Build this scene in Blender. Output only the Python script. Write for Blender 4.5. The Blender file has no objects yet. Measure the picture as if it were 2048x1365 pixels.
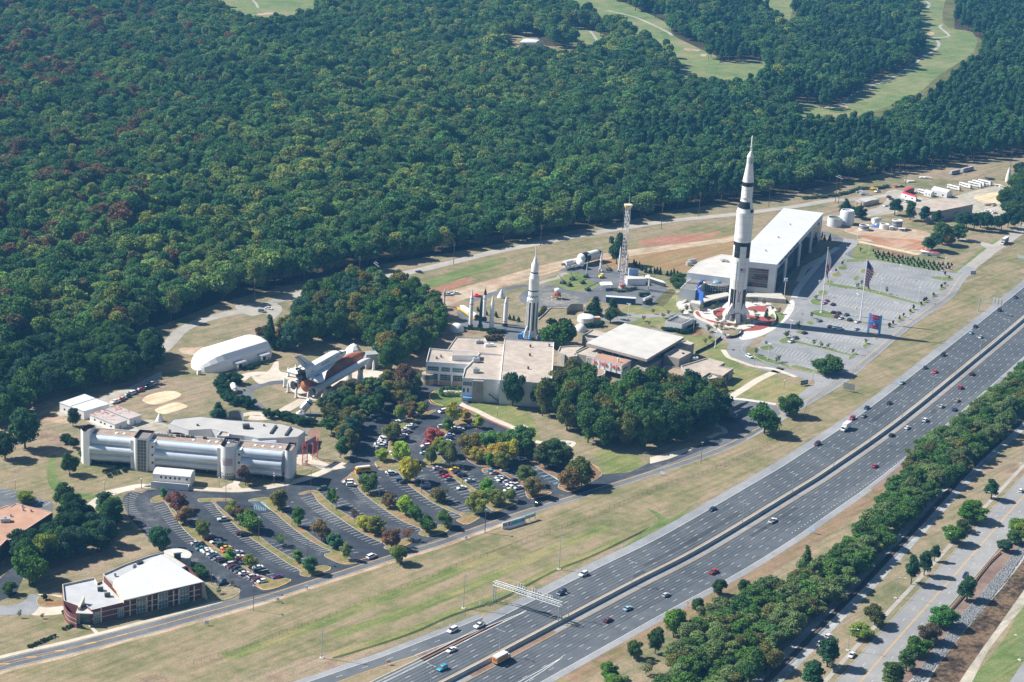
import bpy,bmesh,math,random
from mathutils import Vector,Matrix
from mathutils.geometry import tessellate_polygon
R=math.radians
rng=random.Random(7)
scene=bpy.context.scene
COL=scene.collection
def U(z):return Vector((0.0,0.0,z))
def AT(d):return math.atan2(d.y,d.x)

# camera
CAM_H,PITCH,ROLL,FOC=353.29,0.318053,0.058408,3982.2
cd=bpy.data.cameras.new("camera")
cd.lens=70.0; cd.sensor_width=36.0; cd.sensor_fit='HORIZONTAL'
cd.clip_start=5.0; cd.clip_end=12000.0
cam=bpy.data.objects.new("camera",cd); COL.objects.link(cam)
_f=Vector((0,math.cos(PITCH),-math.sin(PITCH))); _u=Vector((0,math.sin(PITCH),math.cos(PITCH))); _r=Vector((1,0,0))
_cx=_r*math.cos(ROLL)+_u*math.sin(ROLL); _cy=-_r*math.sin(ROLL)+_u*math.cos(ROLL)
_m=Matrix((_cx,_cy,-_f)).transposed().to_4x4(); _m.translation=U(CAM_H)
cam.matrix_world=_m
scene.camera=cam

# daylight
SUN_EL,SUN_AZ=R(42.0),math.atan2(0.18,-0.983)
SUND=Vector((math.cos(SUN_EL)*math.cos(SUN_AZ),math.cos(SUN_EL)*math.sin(SUN_AZ),math.sin(SUN_EL)))
w=bpy.data.worlds.new("World"); scene.world=w; w.use_nodes=True
nt=w.node_tree; nt.nodes.clear()
sky=nt.nodes.new('ShaderNodeTexSky'); sky.sky_type='NISHITA'; sky.sun_disc=False
sky.sun_elevation=SUN_EL; sky.sun_rotation=math.atan2(SUND.x,SUND.y); sky.altitude=200
sky.air_density=1.0; sky.dust_density=0.8; sky.ozone_density=1.5
bg=nt.nodes.new('ShaderNodeBackground'); bg.inputs['Strength'].default_value=0.05
wo=nt.nodes.new('ShaderNodeOutputWorld')
nt.links.new(sky.outputs[0],bg.inputs[0]); nt.links.new(bg.outputs[0],wo.inputs[0])
sl=bpy.data.lights.new("sun",'SUN'); sl.energy=5.0; sl.angle=R(0.53); sl.color=(1.0,0.955,0.885)
sun=bpy.data.objects.new("sun",sl); COL.objects.link(sun)
sun.rotation_mode='QUATERNION'; sun.rotation_quaternion=SUND.to_track_quat('Z','Y'); sun.location=(0,900,800)
scene.view_settings.view_transform='Standard'; scene.view_settings.look='None'
scene.view_settings.exposure=0.84; scene.view_settings.gamma=1.0; scene.view_settings.use_curve_mapping=False
scene.render.engine='CYCLES'
cy=scene.cycles
cy.use_denoising=True; cy.max_bounces=5; cy.diffuse_bounces=3; cy.glossy_bounces=2; cy.transparent_max_bounces=8
cy.volume_bounces=0; cy.sample_clamp_indirect=4.0

# survey helpers: from the photograph's sight lines to metres on the ground
def px(x,y,z=0.0):
 a,b=x-1024.0,682.5-y
 c,s=math.cos(ROLL),math.sin(ROLL)
 xr,yr=c*a-s*b,s*a+c*b
 d=_r*xr+_u*yr+_f*FOC
 t=(z-CAM_H)/d.z
 return Vector((d.x*t,d.y*t,z))
def proj(p):
 q=_m.inverted() @ Vector(p)
 return (1024+FOC*q.x/-q.z,682.5-FOC*q.y/-q.z)
def tall(base,top):
 b=px(*base); lo,hi=0.0,200.0
 for _ in range(40):
  m=(lo+hi)/2
  if proj(b+U(m))[1]>top[1]:lo=m
  else:hi=m
 return m
VIEWS={'7':(220,920,4.26667),'1':(680,800,3.93846),'A':(0,640,3.9),'B':(0,940,3.21154),'C':(480,640,3.9),
         'D':(480,940,3.21154),'E':(820,560,4.55),'F':(1120,580,4.55),'G':(840,440,3.93846),'H':(1340,260,3.1025),
         'I':(1480,440,3.59155),'J':(1600,280,4.54911),'K':(1300,700,2.73797),'L':(700,1050,2.92571),'M':(1200,1000,3.41333),
         'N':(1700,820,2.50575),'P':(900,0,1.78397),'Q':(300,440,2.92571),'R':(1080,380,5.25),'S':(1350,500,7.584),
         'T':(560,660,7.58182),'h':(160,820,8.53333),'i':(380,820,7.87692),'g':(980,1140,11.3778),'b':(980,1010,14.6286),
         'm':(1140,690,12.8),'k':(1600,340,7.87692),'0':(0,0,1.0)}
def Z(v,pts):
 ox,oy,s=VIEWS[v]
 if isinstance(pts[0],(int,float)):return (ox+pts[0]/s,oy+pts[1]/s)
 return [(ox+a/s,oy+b/s) for a,b in pts]
def W(v,pts,z=0.0):
 q=Z(v,pts)
 if isinstance(q,tuple):return px(q[0],q[1],z)
 return [px(a,b,z) for a,b in q]
def spline(pts,n=6,closed=False):
 pts=[Vector(p) for p in pts]; out=[]; m=len(pts)
 if m<3:return pts
 for i in range(m if closed else m-1):
  if closed:p0,p1,p2,p3=(pts[(i+k-1) % m] for k in range(4))
  else:
   p1,p2=pts[i],pts[i+1]
   p0=pts[i-1] if i else p1*2-p2
   p3=pts[i+2] if i+2<m else p2*2-p1
  for k in range(n):
   t=k/n
   out.append(0.5*((2*p1)+(p2-p0)*t+(2*p0-5*p1+4*p2-p3)*t*t+(3*p1-p0-3*p2+p3)*t ** 3))
 if not closed:out.append(pts[-1])
 return out
def resample(pts,step):
 out=[pts[0]]; need=step
 for a,b in zip(pts,pts[1:]):
  L=(b-a).length; pos=need
  while pos<=L:
   out.append(a.lerp(b,pos/L)); pos+=step
  need=pos-L
 return out

# materials
MATS={}
def _noise(nt,scale,detail=4.0,vec=None,rough=.55):
 n=nt.nodes.new('ShaderNodeTexNoise'); n.inputs['Scale'].default_value=scale; n.inputs['Detail'].default_value=detail
 n.inputs['Roughness'].default_value=rough
 if vec:nt.links.new(vec,n.inputs['Vector'])
 return n
def _ramp(nt,fac,stops):
 r=nt.nodes.new('ShaderNodeValToRGB'); el=r.color_ramp.elements
 while len(el)<len(stops):el.new(0.5)
 for e,(p,c) in zip(el,stops):e.position=p; e.color=(*c,1)
 nt.links.new(fac,r.inputs[0]); return r
def _mix(nt,fac,a,b,mode='MIX'):
 m=nt.nodes.new('ShaderNodeMix'); m.data_type='RGBA'; m.blend_type=mode
 for s,v in ((m.inputs[0],fac),(m.inputs[6],a),(m.inputs[7],b)):
  if isinstance(v,bpy.types.NodeSocket):nt.links.new(v,s)
  elif isinstance(v,(int,float)):s.default_value=v
  else:s.default_value=(*v,1)
 return m.outputs[2]
def _new(name):
 m=bpy.data.materials.new(name); m.use_nodes=True; t=m.node_tree; t.nodes.clear()
 o=t.nodes.new('ShaderNodeOutputMaterial'); b=t.nodes.new('ShaderNodeBsdfPrincipled')
 t.links.new(b.outputs[0],o.inputs[0])
 g=t.nodes.new('ShaderNodeNewGeometry')
 return m,t,b,g.outputs['Position']
def M(name,col,rough=.8,var=.12,scale=.35,metal=0.0,stain=0.0,spec=.3):
 if name in MATS:return MATS[name]
 m,t,b,P=_new(name)
 n=_noise(t,scale,6,P)
 lo=tuple(c*(1-var) for c in col); hi=tuple(min(1,c*(1+var)) for c in col)
 c=_ramp(t,n.outputs[0],[(.3,lo),(.7,hi)]).outputs[0]
 if stain:
  n2=_noise(t,scale*.22,5,P,.65)
  c=_mix(t,_ramp(t,n2.outputs[0],[(.45,(0,0,0)),(.7,(stain,)*3)]).outputs[0],c,tuple(x*.45 for x in col))
 t.links.new(c,b.inputs['Base Color'])
 b.inputs['Roughness'].default_value=rough; b.inputs['Metallic'].default_value=metal
 b.inputs['Specular IOR Level'].default_value=spec
 MATS[name]=m; return m
def _stretch(t,P,ang,sc):
 m=t.nodes.new('ShaderNodeMapping'); m.vector_type='TEXTURE'; m.inputs['Rotation'].default_value=(0,0,ang)
 t.links.new(P,m.inputs['Vector']); v=t.nodes.new('ShaderNodeVectorMath'); v.operation='MULTIPLY'; v.inputs[1].default_value=sc
 t.links.new(m.outputs[0],v.inputs[0]); return v.outputs[0]
def MS(name,col,dark,rough=.5):
 m,t,b,P=_new(name); n=_noise(t,1.0,6,_stretch(t,P,0,(1.6,1.6,.07)),.7); n2=_noise(t,.3,4,P)
 f=_ramp(t,n.outputs[0],[(.46,(1,1,1)),(.70,dark)]).outputs[0]
 c=_mix(t,1.0,col,f,'MULTIPLY'); c=_mix(t,1.0,c,_ramp(t,n2.outputs[0],[(.35,(.93,)*3),(.65,(1.03,)*3)]).outputs[0],'MULTIPLY')
 t.links.new(c,b.inputs['Base Color']); b.inputs['Roughness'].default_value=rough; MATS[name]=m; return m
def MG(name,stops,scales=(.02,.11,.9),rough=.95):
 if name in MATS:return MATS[name]
 m,t,b,P=_new(name)
 n1,n2,n3=(_noise(t,s,6,P,.6) for s in scales)
 def mth(op,a,bb):
  k=t.nodes.new('ShaderNodeMath'); k.operation=op
  for s,v in zip(k.inputs,(a,bb)):
   if isinstance(v,bpy.types.NodeSocket):t.links.new(v,s)
   else:s.default_value=v
  return k.outputs[0]
 f=mth('ADD',mth('MULTIPLY',n1.outputs[0],.5),mth('ADD',mth('MULTIPLY',n2.outputs[0],.32),mth('MULTIPLY',n3.outputs[0],.18)))
 c=_ramp(t,f,[(.5+(p-.5)*.62,q) for p,q in stops]).outputs[0]
 g=.30 if rough<.95 else 1.0; k=lambda v:tuple(1+(x-1)*g for x in v)
 n4=_noise(t,scales[2]*1.4,8,P,.75); n5=_noise(t,scales[1]*1.7,8,P,.7)
 c=_mix(t,1.0,c,_ramp(t,n4.outputs[0],[(.36,k((.72,)*3)),(.64,k((1.26,)*3))]).outputs[0],'MULTIPLY')
 c=_mix(t,1.0,c,_ramp(t,n5.outputs[0],[(.38,k((.84,.90,.82))),(.52,(1.0,)*3),(.68,k((1.12,1.04,1.03)))]).outputs[0],'MULTIPLY')
 if rough>=.95:
  c=_mix(t,1.0,c,_ramp(t,_noise(t,1.0,5,_stretch(t,P,.85,(.018,.42,.1)),.65).outputs[0],[(.36,(.76,.82,.74)),(.5,(1.0,1.0,1.0)),(.64,(1.18,1.12,1.1))]).outputs[0],'MULTIPLY')
 t.links.new(c,b.inputs['Base Color']); b.inputs['Roughness'].default_value=rough; b.inputs['Specular IOR Level'].default_value=.1
 MATS[name]=m; return m
dry=MG('dry_grass',[(.34,(.145,.155,.075)),(.44,(.205,.185,.108)),(.51,(.258,.215,.142)),(.58,(.295,.23,.162)),(.68,(.215,.155,.115))])
green=MG('green_grass',[(.35,(.125,.165,.052)),(.5,(.19,.205,.080)),(.62,(.265,.23,.115))])
lush=MG('lush_grass',[(.35,(.105,.155,.050)),(.5,(.155,.195,.075)),(.65,(.21,.20,.10))])
olive=MG('olive_grass',[(.32,(.135,.15,.066)),(.43,(.195,.18,.094)),(.52,(.25,.208,.128)),(.60,(.285,.228,.150)),(.70,(.205,.15,.105))],(.03,.16,1.2))
golf=MG('fairway_grass',[(.35,(.11,.17,.06)),(.46,(.155,.20,.078)),(.54,(.19,.215,.095)),(.64,(.24,.225,.115))],(.015,.05,.4))
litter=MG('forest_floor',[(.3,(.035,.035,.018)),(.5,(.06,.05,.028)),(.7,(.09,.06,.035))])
clay=MG('bare_clay',[(.33,(.34,.23,.16)),(.5,(.43,.325,.24)),(.62,(.46,.38,.29))],(.03,.12,.9))
redclay=MG('red_clay',[(.35,(.24,.16,.10)),(.48,(.33,.155,.11)),(.6,(.36,.19,.14)),(.7,(.27,.20,.12))],(.05,.2,1))
gravel=MG('gravel',[(.35,(.30,.27,.225)),(.5,(.40,.365,.31)),(.65,(.47,.43,.37))],(.04,.2,2.2))
mulch=MG('mulch',[(.35,(.15,.085,.055)),(.5,(.235,.135,.085)),(.65,(.26,.20,.12))],(.1,.5,2))
sandm=MG('sand',[(.35,(.52,.40,.27)),(.5,(.62,.49,.34)),(.65,(.66,.54,.40))],(.06,.3,2))
streambed=MG('stream_bed',[(.36,(.025,.022,.02)),(.46,(.09,.062,.042)),(.55,(.20,.135,.085)),(.66,(.06,.045,.035))],(.06,.45,1.6))
ballast=MG('ballast',[(.3,(.22,.23,.24)),(.5,(.34,.345,.35)),(.7,(.44,.44,.44))],(.1,.8,3))
asphalt=MG('asphalt_new',[(.36,(.036,.043,.056)),(.5,(.052,.060,.074)),(.6,(.072,.080,.092)),(.68,(.14,.142,.145))],(.03,.18,1.3),.9)
worn=MG('wheel_track',[(.35,(.054,.063,.075)),(.5,(.072,.083,.096)),(.65,(.095,.106,.118))],(.02,.12,1.0),.9)
patchm=MG('patched_asphalt',[(.35,(.050,.056,.064)),(.6,(.075,.082,.09))],(.05,.3,1.0),.9)
motor=MG('motorway_asphalt',[(.35,(.082,.094,.108)),(.5,(.106,.119,.134)),(.65,(.132,.144,.157))],(.01,.12,1.0),.9)
asphalt_old=MG('asphalt_old',[(.35,(.20,.205,.215)),(.5,(.255,.26,.268)),(.65,(.30,.30,.305))],(.02,.12,1.0),.9)
asphalt_mid=MG('asphalt_worn',[(.35,(.10,.11,.125)),(.5,(.14,.148,.16)),(.65,(.18,.185,.195))],(.03,.15,1.0),.9)
concrete_road=MG('pale_road',[(.35,(.30,.28,.25)),(.5,(.36,.335,.30)),(.65,(.42,.39,.345))],(.03,.15,1.0),.9)
walk=MG('walk_concrete',[(.35,(.46,.40,.32)),(.5,(.54,.48,.40)),(.65,(.60,.54,.46))],(.05,.3,1.5),.9)
walkw=MG('walk_white',[(.35,(.48,.455,.42)),(.5,(.57,.545,.505)),(.65,(.63,.605,.565))],(.05,.3,1.5),.9)
shoulder=MG('road_shoulder',[(.35,(.205,.215,.23)),(.5,(.26,.27,.285)),(.65,(.31,.318,.33))],(.02,.15,1.0),.9)
gore_brown=MG('brown_shoulder',[(.35,(.16,.11,.09)),(.5,(.22,.155,.125)),(.65,(.26,.19,.155))],(.05,.3,1.5),.9)
boulev=MG('boulevard_paving',[(.35,(.235,.235,.24)),(.5,(.275,.275,.275)),(.65,(.32,.315,.31))],(.02,.12,1.0),.9)
redpave=M('red_paving',(.30,.075,.065),.85,.2,.6)
blackpave=MG('grey_dust',[(.35,(.13,.125,.12)),(.5,(.20,.19,.18)),(.65,(.27,.26,.245))],(.06,.3,1.0))
kerb=M('kerb_concrete',(.42,.39,.335),.9,.15,.5)
kerb_y=M('kerb_yellow_paint',(.58,.36,.12),.8,.15,.6)
paint_w=M('road_paint_white',(.58,.58,.56),.7,.28,1.4)
paint_y=M('road_paint_yellow',(.72,.43,.10),.7,.12,.8)
paint_b=M('road_paint_blue',(.32,.55,.66),.7,.12,.8)
white=M('white_paint',(.74,.74,.735),.55,.04,.2)
rocket_white=MS('rocket_white',(.80,.80,.79),(.86,.85,.82))
white_dirty=M('white_weathered',(.70,.69,.66),.7,.10,.25,stain=.25)
offwhite=M('offwhite_wall',(.66,.68,.70),.8,.05,.2,stain=.12)
fabric=M('white_fabric',(.80,.80,.80),.75,.03,.1)
black=M('black_paint',(.018,.02,.026),.5,.2,.3)
dkgrey=M('dark_grey_metal',(.06,.065,.07),.6,.2,.5)
grey=M('grey_metal',(.32,.34,.36),.5,.12,.5)
galv=M('galvanised_steel',(.42,.46,.47),.45,.1,.6,metal=.35)
silver=M('ribbed_aluminium',(.66,.71,.76),.40,.07,.3,metal=.3,spec=.5)
concrete=M('board_concrete',(.34,.315,.275),.9,.16,.5,stain=.4)
concrete_l=M('pale_concrete',(.52,.49,.43),.9,.10,.3,stain=.2)
roof_tan=M('gravel_roof_tan',(.44,.375,.315),.95,.18,.25,stain=.35)
roof_grey=M('membrane_roof_grey',(.43,.42,.405),.9,.08,.2,stain=.2)
roof_brown=M('gravel_roof_brown',(.34,.255,.19),.95,.2,.5,stain=.2)
roof_rose=M('membrane_roof_rose',(.42,.24,.17),.95,.12,.3,stain=.2)
roof_orange=M('gravel_roof_orange',(.43,.255,.175),.95,.12,.25,stain=.25)
roof_white=M('metal_roof_white',(.60,.615,.63),.55,.05,.12,stain=.10)
roof_light=M('membrane_roof_light',(.52,.50,.46),.85,.10,.15,stain=.28)
roof_dark=M('membrane_roof_dark',(.20,.195,.19),.9,.12,.3)
rust=M('rusty_roof',(.43,.38,.36),.85,.12,.4)
brick_m=M('maroon_brick',(.17,.062,.062),.9,.2,.8)
tanwall=M('tan_siding',(.50,.40,.28),.8,.08,.3)
glass=M('window_glass',(.025,.05,.06),.08,.1,.2,spec=.8)
glass_g=M('green_window_glass',(.09,.15,.15),.1,.2,.3,spec=.8)
glass_d=M('dark_window_glass',(.012,.02,.028),.06,.2,.3,spec=.8)
carglass=M('car_glass',(.015,.022,.03),.08,.1,.5,spec=.8)
tyre_m=M('tyre_rubber',(.015,.015,.016),.9,.1,1)
tank_orange=M('foam_orange',(.36,.135,.07),.85,.16,.25,stain=.2)
blue_p=M('blue_paint',(.05,.14,.50),.5,.06,.3)
ltblue=M('light_blue_paint',(.10,.30,.62),.55,.08,.3)
red_p=M('red_paint',(.62,.025,.045),.5,.06,.3)
yellow_p=M('yellow_paint',(.72,.46,.03),.5,.08,.3)
orange_p=M('orange_paint',(.65,.20,.03),.55,.08,.3)
olive_p=M('olive_paint',(.055,.075,.045),.75,.2,.5)
dkgreen_p=M('dark_green_paint',(.035,.085,.07),.6,.15,.4)
wood=M('pole_wood',(.11,.07,.05),.9,.2,.8)
bark=M('bark',(.10,.075,.055),.95,.25,1.0)
steel_rail=M('rail_steel',(.16,.11,.085),.5,.15,1,metal=.5)
tie_wood=M('railroad_tie',(.05,.038,.032),.95,.25,1)
rock_m=M('riprap_stone',(.21,.22,.23),.9,.35,.8)
chrome=M('bare_metal',(.55,.57,.60),.3,.1,.5,metal=.9)
def paint_material(name='vehicle_paint',rough=.28):
 m,t,b,P=_new(name)
 oi=t.nodes.new('ShaderNodeObjectInfo')
 n=_noise(t,1.3,3,P)
 c=_mix(t,.1,oi.outputs['Color'],n.outputs[0],'OVERLAY')
 t.links.new(c,b.inputs['Base Color']); b.inputs['Roughness'].default_value=rough
 b.inputs['Coat Weight'].default_value=.4; b.inputs['Coat Roughness'].default_value=.1
 MATS[name]=m; return m
carpaint=paint_material()
def leaf_material(name,darken=1.0):
 m,t,b,P=_new(name)
 at=t.nodes.new('ShaderNodeAttribute'); at.attribute_type='INSTANCER'; at.attribute_name='tint'
 n=_noise(t,.45,3,P); n2=_noise(t,.12,2,P)
 hs=t.nodes.new('ShaderNodeHueSaturation')
 v=_ramp(t,n.outputs[0],[(.28,(.62,)*3),(.72,(1.45,)*3)])
 c=_mix(t,1.0,at.outputs['Color'],v.outputs[0],'MULTIPLY')
 v2=_ramp(t,n2.outputs[0],[(.35,(.9,1.02,.95)),(.65,(1.15,1.0,.95))])
 c=_mix(t,.8,c,v2.outputs[0],'MULTIPLY')
 t.links.new(c,b.inputs['Base Color']); b.inputs['Roughness'].default_value=.85; b.inputs['Specular IOR Level'].default_value=.08
 tr=t.nodes.new('ShaderNodeBsdfTranslucent'); t.links.new(c,tr.inputs[0])
 mx=t.nodes.new('ShaderNodeMixShader'); mx.inputs[0].default_value=.28
 out=[x for x in t.nodes if x.type=='OUTPUT_MATERIAL'][0]
 t.links.new(b.outputs[0],mx.inputs[1]); t.links.new(tr.outputs[0],mx.inputs[2]); t.links.new(mx.outputs[0],out.inputs[0])
 MATS[name]=m; return m
leaf=leaf_material('leaves')
def mesh_fence_material():
 m,t,b,P=_new('chain_link'); b.inputs['Base Color'].default_value=(.12,.13,.12,1); b.inputs['Roughness'].default_value=.6
 tr=t.nodes.new('ShaderNodeBsdfTransparent'); mx=t.nodes.new('ShaderNodeMixShader'); mx.inputs[0].default_value=.11
 out=[x for x in t.nodes if x.type=='OUTPUT_MATERIAL'][0]
 t.links.new(tr.outputs[0],mx.inputs[1]); t.links.new(b.outputs[0],mx.inputs[2]); t.links.new(mx.outputs[0],out.inputs[0])
 return m
chainlink=mesh_fence_material()

# mesh building
class MB:
 def __init__(s):s.v=[]; s.f=[]
 def add(s,vs,fs):
  o=len(s.v); s.v+=[Vector(p) for p in vs]; s.f+=[tuple(i+o for i in f) for f in fs]; return s
 def box(s,c,d,rz=0.0,M3=None):
  x,y,z=d[0]/2,d[1]/2,d[2]/2
  m=M3 if M3 else Matrix.Rotation(rz,3,'Z'); c=Vector(c)
  P=[c+m @ Vector((a*x,b*y,e*z)) for e in (-1,1) for a,b in ((-1,-1),(1,-1),(1,1),(-1,1))]
  return s.add(P,[(3,2,1,0),(4,5,6,7),(0,1,5,4),(1,2,6,5),(2,3,7,6),(3,0,4,7)])
 def prism(s,pts,z0,z1,bottom=False,top=True,side=True):
  pts=[Vector((p[0],p[1],0)) for p in pts]; n=len(pts)
  area=sum(a.x*b.y-b.x*a.y for a,b in zip(pts,pts[1:]+pts[:1]))
  if area<0:pts.reverse()
  zt=z1 if callable(z1) else (lambda p:z1)
  lo=[Vector((p.x,p.y,z0)) for p in pts]; hi=[Vector((p.x,p.y,zt(p))) for p in pts]
  fs=[]
  if side:fs+=[(i,(i+1) % n,(i+1) % n+n,i+n) for i in range(n)]
  tri=tessellate_polygon([pts])
  if top:fs+=[tuple(n+k for k in t) for t in (t if _ccw(pts,t) else t[::-1] for t in tri)]
  if bottom:fs+=[t[::-1] for t in (t if _ccw(pts,t) else t[::-1] for t in tri)]
  return s.add(lo+hi,fs)
 def flat(s,pts,z):
  pts=[Vector((p[0],p[1],z)) for p in pts]
  return s.add(pts,[t if _ccw(pts,t) else t[::-1] for t in tessellate_polygon([pts])])
 def tube(s,p,q,r0,r1=None,n=8,cap=True):
  p,q=Vector(p),Vector(q); r1=r0 if r1 is None else r1
  d=(q-p).normalized(); a=d.orthogonal().normalized(); b=d.cross(a)
  P=[c+(a*math.cos(t)+b*math.sin(t))*r for c,r in ((p,r0),(q,r1)) for t in (2*math.pi*k/n for k in range(n))]
  f=[(k,(k+1) % n,n+(k+1) % n,n+k) for k in range(n)]
  if cap:f+=[tuple(range(n-1,-1,-1)),tuple(range(n,2*n))]
  return s.add(P,f)
 def path(s,pts,r,n=6):
  for a,b in zip(pts,pts[1:]):s.tube(a,b,r,r,n)
  return s
 def lathe(s,prof,base,n=24,axis=(0,0,1),a0=0.0,a1=None,ref=None,cap=True):
  d=Vector(axis).normalized(); base=Vector(base)
  x=Vector(ref) if ref else (Vector((0,-1,0)) if abs(d.z)>.9 else U(1))
  x=(x-d*x.dot(d)).normalized(); y=d.cross(x)
  full=a1 is None; a1=a0+2*math.pi if full else a1
  m=n if full else n+1
  P=[base+d*h+(x*math.cos(t)+y*math.sin(t))*r for r,h in prof for t in (a0+(a1-a0)*k/n for k in range(m))]
  f=[(j*m+k,j*m+(k+1) % m,(j+1)*m+(k+1) % m,(j+1)*m+k) for j in range(len(prof)-1) for k in range(n)]
  if full and cap:
   if prof[0][0]>1e-3:f.append(tuple(range(m-1,-1,-1)))
   if prof[-1][0]>1e-3:f.append(tuple(range((len(prof)-1)*m,len(prof)*m)))
  return s.add(P,f)
 def ball(s,c,r,n=12,m=8,zmin=-1.0,sq=(1,1,1)):
  c=Vector(c); P=[]; f=[]
  t0=math.asin(max(-1,zmin))
  for j in range(m+1):
   t=t0+(math.pi/2-t0)*j/m
   for k in range(n):
    a=2*math.pi*k/n
    P.append(c+Vector((r*sq[0]*math.cos(t)*math.cos(a),r*sq[1]*math.cos(t)*math.sin(a),r*sq[2]*math.sin(t))))
  f=[(j*n+k,j*n+(k+1) % n,(j+1)*n+(k+1) % n,(j+1)*n+k) for j in range(m) for k in range(n)]
  return s.add(P,f)
 def strip(s,pts,wd,z,both=None):
  L=_offset(pts,wd/2); Rr=_offset(pts,-wd/2); n=len(pts)
  return s.add([Vector((p.x,p.y,z)) for p in Rr+L],[(i,i+1,n+i+1,n+i) for i in range(n-1)])
 def ribbon(s,A,B,z):
  n=len(A)
  return s.add([Vector((p.x,p.y,z)) for p in list(B)+list(A)],[(i,i+1,n+i+1,n+i) for i in range(n-1)])
 def mesh(s,name,mat=None,smooth=False,org=(0,0,0)):
  me=bpy.data.meshes.new(name); o=Vector(org)
  me.from_pydata([tuple(p-o) for p in s.v],[],s.f)
  if mat:me.materials.append(mat)
  if smooth:
   me.polygons.foreach_set('use_smooth',[True]*len(me.polygons))
   if smooth != 'all':me.set_sharp_from_angle(angle=R(40))
  me.update(); return me
 def build(s,name,mat,parent=None,smooth=False,kind=None,label=None):
  org=parent.matrix_world.translation if parent else U(0)
  if parent:
   org=U(0); p=parent
   while p:org+=p.location; p=p.parent
  o=bpy.data.objects.new(name,s.mesh(name,mat,smooth,org)); COL.objects.link(o)
  if parent:o.parent=parent
  if kind:o['kind']=kind
  if label:o['label']=label
  return o
def LTH(*a,**k):return MB().lathe(*a,**k)
def BOX(*a,**k):return MB().box(*a,**k)
def _ccw(P,t):
 a,b,c=(P[i] for i in t); return (b.x-a.x)*(c.y-a.y)-(b.y-a.y)*(c.x-a.x)>0
def _offset(pts,d):
 out=[]; n=len(pts)
 for i,p in enumerate(pts):
  a,b=pts[max(0,i-1)],pts[min(n-1,i+1)]
  t=Vector((b.x-a.x,b.y-a.y,0))
  t=t.normalized() if t.length>1e-9 else Vector((1,0,0))
  out.append(p+Vector((-t.y,t.x,0))*d)
 return out
def thing(name,label,cat,loc=(0,0,0),group=None,rz=0.0):
 o=bpy.data.objects.new(name,None); COL.objects.link(o); o.empty_display_size=.5
 o.location=loc; o.rotation_euler=(0,0,rz); o['label']=label; o['category']=cat
 if group:o['group']=group
 return o
def tag(o,label,cat,group=None):
 o['label']=label; o['category']=cat
 if group:o['group']=group
 return o
def dup(root,loc,rz=0.0,label=None,group=None,scale=None,color=None,tint=None,cat=None):
 r=root.copy(); COL.objects.link(r); r.location=loc; r.rotation_euler=(0,0,rz)
 if label:r['label']=label
 if group:r['group']=group
 if cat:r['category']=cat
 if scale:r.scale=scale if not isinstance(scale,(int,float)) else (scale,)*3
 for ch in list(root.children):
  c=ch.copy(); COL.objects.link(c); c.parent=r
  if color:c.color=color
  if tint:c['tint']=tint
  for g in ch.children:
   d=g.copy(); COL.objects.link(d); d.parent=c
   if color:d.color=color
 return r
def part(name,me,parent,loc=(0,0,0),rot=None):
 o=bpy.data.objects.new(name,me); COL.objects.link(o); o.parent=parent; o.location=loc
 if rot:o.rotation_euler=rot
 return o
def text_on(s,c,u,v,size,mat,parent,name='lettering',depth=.03,align='CENTER',fit=None,bold=0.0):
 cu=bpy.data.curves.new(name,'FONT'); cu.body=s; cu.size=size; cu.align_x=align; cu.align_y='CENTER'; cu.extrude=depth
 cu.offset=bold; cu.resolution_u=2
 t=bpy.data.objects.new(name,cu); COL.objects.link(t)
 bpy.context.view_layer.update()
 me=bpy.data.meshes.new_from_object(t.evaluated_get(bpy.context.evaluated_depsgraph_get()))
 bpy.data.objects.remove(t); bpy.data.curves.remove(cu)
 u=Vector(u).normalized(); v=Vector(v).normalized(); n=u.cross(v)
 if fit:
  xs=[p.co.x for p in me.vertices]; ww=max(xs)-min(xs); u=u*(fit/ww)
 m=Matrix((u,v,n)).transposed().to_4x4()
 org=U(0); p=parent
 while p:org+=p.location; p=p.parent
 m.translation=Vector(c)-org
 me.transform(m); me.materials.clear(); me.materials.append(mat); me.name=name
 o=bpy.data.objects.new(name,me); COL.objects.link(o); o.parent=parent
 return o
LEV={}
def sheet(name,pts,z,mat,smooth=4,kind='structure'):
 if smooth:pts=spline(pts,smooth,True)
 LEV[z]=LEV.get(z,-1)+1; z+=.0011*LEV[z]
 return MB().flat(pts,z).build(name,mat,kind=kind)
def road(name,pts,wd,z,mat,kind='structure',n=8):
 return MB().strip(spline(pts,n),wd,z).build(name,mat,kind=kind)

# THE GROUND
MB().flat([(-2600,350),(2600,350),(2600,5200),(-2600,5200)],0.0).build('ground',dry,kind='structure')
def S(v,name,pts,z,mat,smooth=4):return sheet(name,W(v,pts),z,mat,smooth)
# greener and browner turf
S('0','turf',[(-60,1420),(-60,1255),(200,1215),(520,1105),(790,1015),(1010,960),(1230,935),(1420,905),(1560,845),(1640,790),(1760,690),(1860,600),(1990,505),(2080,450),(2080,500),(1900,665),(1780,770),(1600,890),(1420,985),(1200,1110),(1010,1190),(820,1260),(500,1345),(300,1420)][::1],.012,olive)
S('0','turf',[(-40,960),(60,935),(170,905),(300,925),(420,950),(560,960),(600,940),(680,940),(640,965),(420,985),(250,985),(180,1020),(120,1045),(-40,1000)],.016,olive)
S('0','turf',[(100,975),(96,925),(110,910),(118,960),(150,985),(215,992),(150,1000)],.022,lush)
S('0','turf',[(640,700),(700,690),(740,700),(700,740),(560,750),(420,745),(330,760),(300,740),(350,690),(540,700)],.012,olive)
S('0','turf',[(820,545),(1000,500),(1180,475),(1260,490),(1140,530),(1000,555),(880,580),(830,585)],.012,olive)
S('0','turf',[(855,560),(935,535),(1000,515),(1010,525),(930,555),(870,575)],.016,lush)
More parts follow.
